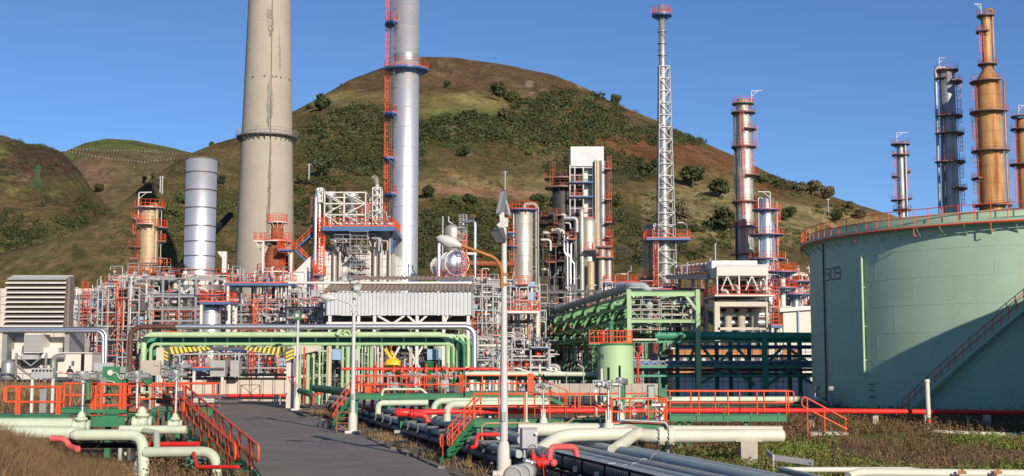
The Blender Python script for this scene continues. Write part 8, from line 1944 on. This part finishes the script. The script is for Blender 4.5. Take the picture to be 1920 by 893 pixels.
stairflight(vp2, Vector((xb2, Yv2 + .3, zv2)), Vector((X(1066, 738, 90), Yv2 + .3, 1.2)), (0, 1.1, 0), 'dgreen', 'rail', .036, 6, (0, 1), True, .22, 1.1)
for px in (880, 940, 995): mb = MB(); mb.beam((X(px, 745, Yv2), Yv2 + .5, 0), (X(px, 745, Yv2), Yv2 + .5, zv2 - .3), .2); mb.build('leg', 'dgreen', vp2)
for k in range(9):
    mb = MB(); x = X(884 + k * 11.5, 728, Yv2 + 3.5); mb.tube([(x, Yv2 + 3.5, .2), (x, Yv2 + 3.5, zv2 + r.uniform(.4, .9))], r.uniform(.1, .2), 9); mb.build('riser', r.choice(('mint', 'dgreen', 'cream', 'mint')), vp2)
mb = MB(); mb.tube([U(640, 692, 95), U(930, 692, 97), U(936, 694, 97)], .11, 12)
for px in (700, 760, 830, 880): c_ = U(px, 692, 96); mb.tube([c_, c_ + Vector((.14, 0, 0))], .24, 14)
solo(mb, 'red_header', 'firered', 'thick red header pipe above the rear valve platform', 'pipeline')
for k in range(10):
    y = 95.5; mb = MB(); px = 700 + k * 17; c_ = U(px + r.uniform(-5, 5), 694, y); mb.box(c_, (.2, .25, .3)); mb.tube([c_ + Vector((0, 0, r.uniform(.3, .7))), c_ + Vector((0, 0, -1.7))], .05, 8); tag(mb.build('red_valve', 'red'), 'red valve on the thick red header behind the rear platform', 'valve', 'valves on the red header')
pipeline('mint_pipeline', 'long pale mint pipe crossing below the green riser bends toward the small tank', [U(872, 701, 108), U(1118, 702, 108)], .2, 'mint', .3, 12)
pipeline('green_pipeline', 'dark green pipe just below the long pale mint pipe', [U(860, 707, 109), U(1118, 708, 109)], .24, 'dgreen', .3, 12)
pipeline('green_pipeline', 'dull green pipe curving from the ground toward the rear stair', [U(590, 728, 108), U(640, 734, 100), U(668, 742, 92)], .3, 'dgreen', .8, 14)
pipeline('green_pipeline', 'second dull green pipe beside the curving one near the gantry', [U(562, 733, 112), U(580, 738, 108), U(592, 750, 100)], .26, 'dgreen', .8, 14)
pipeline('red_pipeline', 'red pipe bend beside the rear stair near the gantry', [U(587, 760, 97), U(588, 739, 97), U(604, 738, 97)], .08, 'firered', .25, 10)
mb = MB(); mb.ladder((X(641, 790, 78.5), 79), .1, Z(766, 79), (0, -1, 0), .75, False, .04, .32); solo(mb, 'red_ladder', 'rust', 'short dark red ladder standing beside the speaker lamp post', 'ladder')
sp_ = thing('switch_panel', 'grey switch panel with a grid of buttons on the rear platform', 'control panel', U(849, 735, 87)); mb = MB(); bx(mb, 842, 856, 697, 711, 87.5, 87.8); mb.build('panel', 'grey', sp_)
mb = MB()
for i in range(5):
    for j in range(3): p = U(844.5 + i * 2.2, 700 + j * 3.4, 87.48); mb.tube([p, p + Vector((0, .03, 0))], .03, 6)
mb.build('button', 'black', sp_); mb = MB(); mb.beam(U(849, 711, 87.6), (U(849, 711, 87.6).x, 87.6, zv), .16); mb.build('post', 'dgreen', sp_)
for k, (px0, px1, py, lb) in enumerate(((968, 996, 694, 'white slanted light canopy on a post right of the tall lamp'), (1024, 1062, 696, 'longer white slanted light canopy left of the small green tank'))):
    y = 103; t = thing('canopy', lb, 'canopy', U(px1, 715, y)); mb = MB(); a = U(px0, py - 4, y); b = U(px1, py + 4, y); mb.beam(a, b, 1.0, .1); mb.build('roof', 'cream', t); mb = MB(); mb.tube([b, Vector((b.x, y, .5))], .05, 7); mb.build('post', 'galv', t)
for k, (px, py0, py1, y, lb) in enumerate(((1012, 684, 716, 104, 'pale vent post between the two slanted canopies'), (1128, 692, 720, 101, 'pale vent post against the left side of the small tank'), (1094, 690, 714, 104, 'thin hooked lamp pole left of the small tank'))):
    mb = MB(); a = U(px, py0, y); mb.tube([Vector((a.x, y, 0)), a, a + Vector((-.5 if k == 2 else 0, 0, .3 if k == 2 else .02))], .1 if k < 2 else .05, 9); solo(mb, 'vent_post', 'cream' if k < 2 else 'galv', lb, 'post')

# ---- LEFT FOREGROUND
lp_ = thing('left_platform', 'green valve platform with orange rails and a stair down to the road at lower left', 'platform', U(200, 790, 58))
Yz = 54.5; zz_ = Z(777, Yz); xA, xB = X(-20, 777, Yz), X(133, 777, Yz); xC = X(345, 777, Yz + 3)
mb = MB(); mb.bb(xA, xB, Yz, Yz + 1.4, zz_ - .06, zz_); mb.bb(X(284, 777, 57), xC, 57, 58.4, zz_ - .06, zz_); mb.bb(xA, xC, 63, 64.4, zz_ - .06, zz_); mb.build('deck', 'dgrey', lp_)
for a, b, y in ((xA, xB, Yz), (X(284, 777, 57), xC, 57), (xA, xC, 63)): mb = MB(); mb.ibeam((a, y - .07, zz_ - .2), (b, y - .07, zz_ - .2), .13, .4, .05); mb.build('girder', 'dgreen', lp_)
mb = MB(); y = Yz - .05
a = X(8, 730, y); b = X(120, 730, y)
mb.tube([(b, y, zz_ + 1.15), (a, y, zz_ + 1.15), (a, y, zz_ + .52), (b, y, zz_ + .52)], .05, 8, .14)
for px in (31, 36, 107, 112): mb.beam((X(px, 760, y), y, zz_), (X(px, 760, y), y, zz_ + 1.18), .09)
mb.beam((X(12, 745, y), y, zz_ + .5), (X(12, 745, y), y, zz_ + 1.15), .08); mb.build('handrail', 'rail', lp_)
mb = MB(); y = 62.9; mb.hrail([(X(120, 740, y), y, zz_), (xC, y, zz_)], 1.15, 1.6, .045, 1, 0, 7); mb.hrail([(xA, 64.4, zz_), (xC, 64.4, zz_)], 1.15, 1.6, .045, 1, 0, 7); mb.build('handrail', 'rail', lp_)
mb = MB(); y = 56.95; mb.hrail([(X(240, 760, y), y, zz_), (X(345, 760, y), y, zz_)], 1.15, 2.2, .045, 1, 0, 7); mb.build('handrail', 'rail', lp_)
# box landing
xa, xb = X(172, 780, 53.5), X(234, 780, 53.5); zb3 = Z(781, 53.5)
mb = MB(); mb.bb(xa, xb, 53.5, 55.6, zb3 - .07, zb3); mb.bb(xa, xb, 53.4, 53.5, zb3 - .42, zb3 + .04); mb.bb(xa - .25, xb + .1, 53.2, 53.35, zb3 + .16, zb3 + .3); l_ = mb.build('landing', 'dgreen', lp_)
mb = MB(); z_ = zb3; mb.hrail([(xa, 55.5, z_), (xa, 53.5, z_), (xb, 53.5, z_), (xb, 55.5, z_)], 1.32, 2, .05, 2, 0, 7)
for x in (xa + .02, xa + .16, xa + .4, xb - .02, xb - .18): mb.beam((x, 53.45, z_), (x, 53.45, z_ + 1.32), .1)
mb.build('handrail', 'red', l_)
mb = MB(); p = X(198, 830, 53.6); mb.beam((p, 53.9, 0), (p, 53.9, zb3 - .07), .2, .24); mb.build('leg', 'dgreen', lp_)
for px, y in ((20, 55.5), (100, 55.5), (300, 57.8), (335, 57.8)): mb = MB(); mb.beam((X(px, 800, y), y, 0), (X(px, 800, y), y, zz_ - .4), .2); mb.build('leg', 'dgreen', lp_)
stairflight(lp_, U(347, 773, 57.2), U(484, 897, 46.5), (-.95, .55, 0), 'dgreen', 'rail', .05, 11, (0, 1), True, .3, 1.15, True)
# pipes
Ya = 52.5
pipeline('mint_pipeline', 'upper one of two fat mint pipes coming out of the grassy mound at left', [U(-10, 797, Ya + .8), U(138, 797, Ya + .8)], M(13, Ya), 'mint', .3, 20)
pipeline('mint_pipeline', 'lower one of two fat mint pipes coming out of the grassy mound at left', [U(-10, 810, Ya - .3), U(136, 812, Ya - .3), U(146, 812, Ya)], M(11.5, Ya), 'mint', .3, 20)
fp2 = thing('mint_gooseneck', 'fat mint pipe with rounded end and side branch bending down in left foreground', 'pipeline', U(268, 893, 50))
mb = MB(); pts = [U(138, 816, 50.5), U(141, 816, 50.5), U(148, 816, 50.5), U(262, 816, 50.5), U(268, 870, 49.8), U(268, 905, 49.5)]; mb.tube(fillet([U(142, 816, 50.5), U(266, 816, 50.5), U(269, 860, 50), U(269, 910, 49.6)], 1.0, 8), M(10.5, 50), 20); mb.lathe_s(U(144, 816, 50.5), [(0, -.3), (.12, -.26), (.19, -.14), (M(10.5, 50), .0)], 20, (1, 0, 0)); mb.build('pipe', 'mint', fp2)
mb = MB(); mb.tube(fillet([U(272, 848, 49.9), U(404, 847, 49.2), U(409, 905, 48.6)], .75, 8), M(9.5, 50), 20); mb.build('branch', 'mint', fp2)
pipeline('mint_pipeline', 'mint pipe behind the gooseneck ending flat beside the stair', [U(225, 806, 53), U(350, 806, 53)], M(8, 53), 'mint', .3, 18)
pipeline('mint_pipeline', 'short mint riser joining the pipe behind with the side branch', [U(270, 808, 52.6), U(293, 812, 52), U(294, 848, 50.2)], M(6, 51), 'mint', .5, 16)
pipeline('mint_pipeline', 'far mint pipe end with a round bend under the left stair', [U(300, 752, 66), U(372, 752, 66), U(376, 790, 65)], .26, 'mint', .6, 16)
pipeline('dark_pipeline', 'dark pipe running low behind the mint pipes at left', [U(130, 835, 52), U(266, 835, 52)], .12, 'black', .2, 10)
pipeline('red_pipeline', 'red pipe running low behind the mint riser at left', [U(275, 834, 52), U(372, 833, 51)], .11, 'firered', .2, 10)
pipeline('red_pipeline', 'salmon red pipe bend coming out of the mound below the fat pipes', [U(95, 822, 50), U(122, 823, 50), U(130, 838, 50), U(146, 842, 49.6)], .12, 'pinkred', .35, 12)
pipeline('red_pipeline', 'red pipe with a capped end beside the foot of the left stair', [U(363, 850, 49), U(370, 876, 48), U(440, 876, 47), U(447, 876, 46.9)], .075, 'firered', .25, 12)
for i_, (px, py, y, s, lb) in enumerate(((152, 800, 53, .62, 'cream valve body at the end of the fat mint pipes'), (266, 794, 54, .7, 'big cream valve body with a tall bonnet in the left platform'), (328, 797, 54, .5, 'smaller cream valve body near the top of the left stair'))):
    t = thing('gate_valve', lb, 'valve', U(px, py + 12, y)); p = U(px, py, y)
    mb = MB(); mb.lathe_s((p.x - .55 * s, y, p.z), [(.3 * s, 0), (.42 * s, .02), (.42 * s, .12), (.3 * s, .14), (.36 * s, .4 * s), (.36 * s, .7 * s), (.3 * s, 1.0 * s), (.42 * s, 1.02 * s), (.42 * s, 1.12 * s), (.0, 1.13 * s)], 20, (1, 0, 0)); mb.build('body', 'mint', t)
    mb = MB(); mb.lathe_s((p.x, y, p.z), [(.28 * s, 0), (.28 * s, .42 * s), (.42 * s, .43 * s), (.42 * s, .53 * s), (.3 * s, .54 * s), (.27 * s, .75 * s), (.15 * s, .95 * s), (.1 * s, 1.0 * s), (0, 1.0 * s)], 20)
    for k in range(10): a = 2 * PI * k / 10; mb.cyl((p.x + .36 * s * math.cos(a), y + .36 * s * math.sin(a), p.z + .39 * s), .03, .2 * s, 6)
    mb.build('bonnet', 'mint', t)
actuator('valve actuator with a long white motor above the fat mint pipes at left', 154, 708, 782, 53, 1, 1.3, False, True)
actuator('valve actuator with a thick silver stem beside the green gauge board', 256, 707, 770, 54, -1, 1.3, False, True)
actuator('valve actuator right of the green gauge board near the top of the left stair', 329, 704, 785, 54.5, -1, 1.15, False, False)
actuator('valve actuator standing farther back between the two nearer ones at left', 294, 690, 745, 64, -1, 1.2, False, False)
actuator('farthest valve actuator behind the top of the left stair', 340, 688, 735, 68, 1, 1.1, False, False)
jr = thing('junction_box', 'grey junction box with six knobs on two white legs behind the left orange rail', 'junction box', U(80, 775, 57)); y = 57.5
p = U(81, 700, y); mb = MB(); mb.box((p.x, y, p.z), (.98, .28, .46)); mb.build('box', 'grey', jr)
mb = MB(); 
for k in range(6): mb.tube([(p.x - .4 + k * .16, y - .19, p.z + .12), (p.x - .4 + k * .16, y - .13, p.z + .12)], .045, 9)
mb.build('knob', 'black', jr)
mb = MB()
for dx_ in (-.46, .46): mb.beam((p.x + dx_, y, 1.6), (p.x + dx_, y, p.z - .23), .11)
mb.build('leg', 'white', jr); mb = MB(); mb.bb(p.x - .16, p.x + .14, y + .1, y + .16, 1.6, p.z - .55); mb.build('cable_tray', 'galv', jr)
mb = MB()
for k in range(5): x = p.x - .3 + k * .15; mb.tube([(x, y, p.z - .2), (x + .02, y - .05, p.z - .4), (p.x - .08 + k * .03, y, p.z - .65)], .014, 5, .08)
mb.build('cable', 'rustpole', jr)
gb2 = thing('gauge_board', 'dark green upright board with a round pressure gauge and cables', 'instrument board', U(216, 760, 55)); y = 53.9
p = U(216, 704, y); mb = MB(); mb.box((p.x, y, p.z), (1.06, .06, .74)); mb.build('board', 'dgreen', gb2)
mb = MB(); 
for dx_ in (-.25, .4): mb.beam((p.x + dx_, y + .1, zz_), (p.x + dx_, y + .1, p.z), .1)
mb.build('post', 'dgreen', gb2)
mb = MB(); c_ = U(207, 699, y - .06); mb.tube([c_ + Vector((0, -.05, 0)), c_ + Vector((0, .04, 0))], .13, 18); g_ = mb.build('gauge', 'grey', gb2); mb = MB(); mb.tube([c_ + Vector((0, -.062, 0)), c_ + Vector((0, -.054, 0))], .1, 18); mb.build('dial', 'white', g_)
mb = MB(); c_ = U(231, 694, y - .1); mb.box(c_, (.24, .12, .24)); mb.build('switch_box', 'galv', gb2); mb = MB(); c_ = U(195, 714, y - .1); mb.box(c_, (.24, .12, .22)); mb.build('switch_box', 'galv', gb2)
mb = MB(); mb.tube([U(211, 699, y - .08), U(219, 700, y - .1), U(224, 711, y - .1), U(231, 711, y - .1), U(231, 702, y - .1)], .022, 6, .1); mb.tube([U(200, 714, y - .08), U(212, 716, y - .1), U(222, 724, y - .1)], .022, 6, .1); mb.build('cable', 'cream', gb2)
mb = MB(); p = U(283, 690, 60); mb.box((p.x, 60, p.z), (.9, .2, .7)); mb.box((p.x + .3, 59.86, p.z + .2), (.2, .08, .2)); mb.beam((p.x, 60.06, zz_), (p.x, 60.06, p.z), .1); solo(mb, 'instrument_board', 'concrete2', 'beige instrument board behind the green gauge board', 'instrument board')
mb = MB(); p = U(196, 688, 66); mb.box((p.x, 66, p.z), (1.0, .25, .42)); mb.beam((p.x, 66.05, zz_), (p.x, 66.05, p.z), .1); solo(mb, 'junction_box', 'grey', 'grey junction box far behind the green gauge board', 'junction box')
mb = MB(); mb.tube([U(165, 757, 56), U(165, 717, 56)], .12, 12); mb.lathe_s(U(165, 718, 56), [(.12, 0), (.17, .05), (.17, .12), (0, .13)], 12); solo(mb, 'green_post', 'dgreen', 'short dark green pipe post beside the long white motor', 'post')
mb = MB(); c_ = U(278, 713, 56); mb.tube([c_, c_ + Vector((.0, -.2, 0))], .17, 14); mb.tube([c_ - Vector((.5, 0, .02)), c_], .11, 10); mb.box(c_ + Vector((.02, -.1, -.02)), (.3, .1, .3)); solo(mb, 'green_transmitter', 'dgreen', 'dark green round transmitter right of the gauge board', 'instrument')
r = random.Random(77)
for k in range(16):
    px = r.uniform(235, 345); y = r.uniform(57, 66); mb = MB(); p = U(px, r.uniform(735, 770), y); mb.tube([p, p + Vector((r.uniform(.8, 3), 0, 0))], r.uniform(.04, .13), 8); mb.box(p + Vector((.4, 0, .1)), (.25, .25, .3)); mb.build('line', r.choice(('cream', 'grey', 'galv', 'dgrey', 'rust', 'mint')), lp_)
for k in range(8):
    px = r.uniform(225, 345); y = r.uniform(54, 57); mb = MB(); p = U(px, 770, y); mb.tube([Vector((p.x, y, .2)), p + Vector((0, 0, r.uniform(-.3, .6)))], r.uniform(.04, .1), 8); mb.build('upright', r.choice(('cream', 'grey', 'rust', 'dgrey')), lp_)
mb = MB(); y = 50.2; vs = []; n = 12
for i in range(n + 1):
    for j in range(3): f = i / n; q = U(262 - f * 18 + j * 9 + r.uniform(-2, 2), 845 + f * 52, y - .3 * f + r.uniform(-.12, .12)); vs.append(q)
mb.add(vs, [(i * 3 + j, i * 3 + j + 1, i * 3 + j + 4, i * 3 + j + 3) for i in range(n) for j in range(2)]); mb.add([v + Vector((0, .06, 0)) for v in vs], [(i * 3 + j, i * 3 + j + 3, i * 3 + j + 4, i * 3 + j + 1) for i in range(n) for j in range(2)]); solo(mb, 'foil_sheet', 'foil', 'crumpled silver foil sheet hanging beside the left gooseneck', 'foil')
for k, (px, py, lb) in enumerate(((212, 880, 'larger piece of broken timber in the hollow below the left platform'), (226, 886, 'smaller piece of broken timber in the hollow below the left platform'))):
    p = U(px, py, 49); mb = MB(); mb.box(p, (.7 - .2 * k, .5, .14), .4 + k); mb.box(p + Vector((.12, .1, .14)), (.5 - .1 * k, .3, .1), .9 + k); solo(mb, 'timber', 'wood', lb, 'timber')
mb = MB(); p = U(352, 800, 57); 
for k in range(3): mb.beam((X(352 + k * 8, 860, 53), 53 + k * .3, .1), (X(356 + k * 8, 820, 56), 56, 1.0), .16)
mb.beam((X(345, 860, 53), 53, .25), (X(376, 860, 53), 53.7, .25), .2, .18); mb.beam((X(352, 860, 53), 53, .2), (X(372, 860, 53), 53.6, .2), .1); solo(mb, 'low_framework', 'mgreen', 'low dark green steel framework under the left stair', 'framework')

# ================================================================== GRASS AND WEEDS
def blades(name, npts, posf, hmin, hmax, w, mat, seed, label, lean=.35, leaves=0):
    g = np.random.default_rng(seed); x, y = posf(g, npts); n = len(x); z = gz(x, y)
    h = g.uniform(hmin, hmax, n) * (.55 + .9 * fbm(x * 1.1, y * 1.1, 2, seed)); a = g.uniform(0, 2 * PI, n); lx, ly = g.normal(0, lean, (2, n)) * h; ux, uy = np.cos(a) * w / 2, np.sin(a) * w / 2
    S = lambda *t: np.stack(t, -1)
    V = np.stack([S(x - ux, y - uy, z - .05), S(x + ux, y + uy, z - .05), S(x + ux * .7 + lx * .4, y + uy * .7 + ly * .4, z + h * .6), S(x - ux * .7 + lx * .4, y - uy * .7 + ly * .4, z + h * .6), S(x + lx, y + ly, z + h)], 1).reshape(-1, 3)
    fs = []
    for i in range(n): k = 5 * i; fs += [(k, k + 1, k + 2, k + 3), (k + 3, k + 2, k + 4)]
    vs = V.tolist()
    if leaves:
        m = n * leaves; q = np.repeat(np.arange(n), leaves); f = g.uniform(.25, 1, m); c = S(x[q] + lx[q] * f, y[q] + ly[q] * f, z[q] + h[q] * f) + g.normal(0, .06, (m, 3))
        u = g.normal(size=(m, 3)); u /= np.linalg.norm(u, axis=1)[:, None]; v = np.cross(u, g.normal(size=(m, 3))); v /= np.linalg.norm(v, axis=1)[:, None]; s = g.uniform(.03, .075, m)[:, None]
        b = len(vs); vs += np.stack([c + u * s, c + v * s * .7, c - u * s, c - v * s * .7], 1).reshape(-1, 3).tolist(); fs += [(b + 4 * i, b + 4 * i + 1, b + 4 * i + 2, b + 4 * i + 3) for i in range(m)]
    mb = MB(); mb.add(vs, fs); return tag(mb.build(name, mat), label, 'grass', kind='stuff')
def zone(ya, yb, wa, wb, cl=0.0, sc=.5, sd_=3):
    def f(g, n):
        y = g.uniform(ya, yb, n * 4); w = g.uniform(wa, wb, n * 4); x = 3.1 + (w - .248 * y) / .969; k = fbm(x * sc, y * sc, 3, sd_) > cl
        return x[k][:n], y[k][:n]
    return f
def pzone(px0, px1, ya, yb, cl=0.0, sc=.5, sd_=3):
    def f(g, n):
        y = g.uniform(ya, yb, n * 4); x = (g.uniform(px0, px1, n * 4) - 960) / F * y; k = (fbm(x * sc, y * sc, 3, sd_) > cl) & (lat(x, y) < -3.6)
        return x[k][:n], y[k][:n]
    return f
blades('dry_grass', 15000, pzone(-60, 260, 34, 50), .25, .8, .018, 'drygrass', 1, 'tall dry brown grass over the left mound', .35)
blades('dry_grass', 9000, pzone(-60, 240, 34, 50), .4, 1.0, .02, 'drygrass2', 2, 'dead brown weed stems through the left mound', .28)
blades('dry_grass', 9000, pzone(-60, 330, 66, 112), .15, .45, .05, 'drygrass', 3, 'dry grass on the plateau behind the left platform', .4)
blades('dry_grass', 11000, zone(48, 80, 17.6, 50, .38, .22, 3), .15, .5, .03, 'drygrass2', 4, 'brown dead weeds over the right bank', .35, 2)
blades('green_weeds', 6500, zone(47, 74, 17.4, 48, .54, .16, 6), .12, .45, .05, 'greengrass', 5, 'green leafy weeds in patches on the right bank', .4, 4)
blades('dry_grass', 4500, zone(68, 84, 18, 56, .3, .3, 8), .3, .8, .03, 'drygrass2', 6, 'fringe of tall brown weeds along the top of the bank', .25, 3)
blades('dry_grass', 2500, zone(40, 115, 7.7, 9.2, .5, .4, 9), .1, .4, .03, 'drygrass', 7, 'dry grass tufts along the right road verge', .4)
blades('dry_grass', 1800, zone(40, 75, 11.5, 18.5, .52, .5, 12), .1, .35, .03, 'drygrass2', 8, 'weeds growing between the pipes of the ground bundle', .35, 2)
blades('dry_grass', 2200, zone(38, 70, -4.2, -.6, .42, .5, 13), .15, .6, .03, 'drygrass2', 9, 'dry weeds along the left road verge by the stair', .35, 2)
blades('green_weeds', 1500, zone(86, 100, 24, 50, .4, .3, 14), .1, .4, .05, 'greengrass', 10, 'green weeds behind the right walkway', .4, 2)
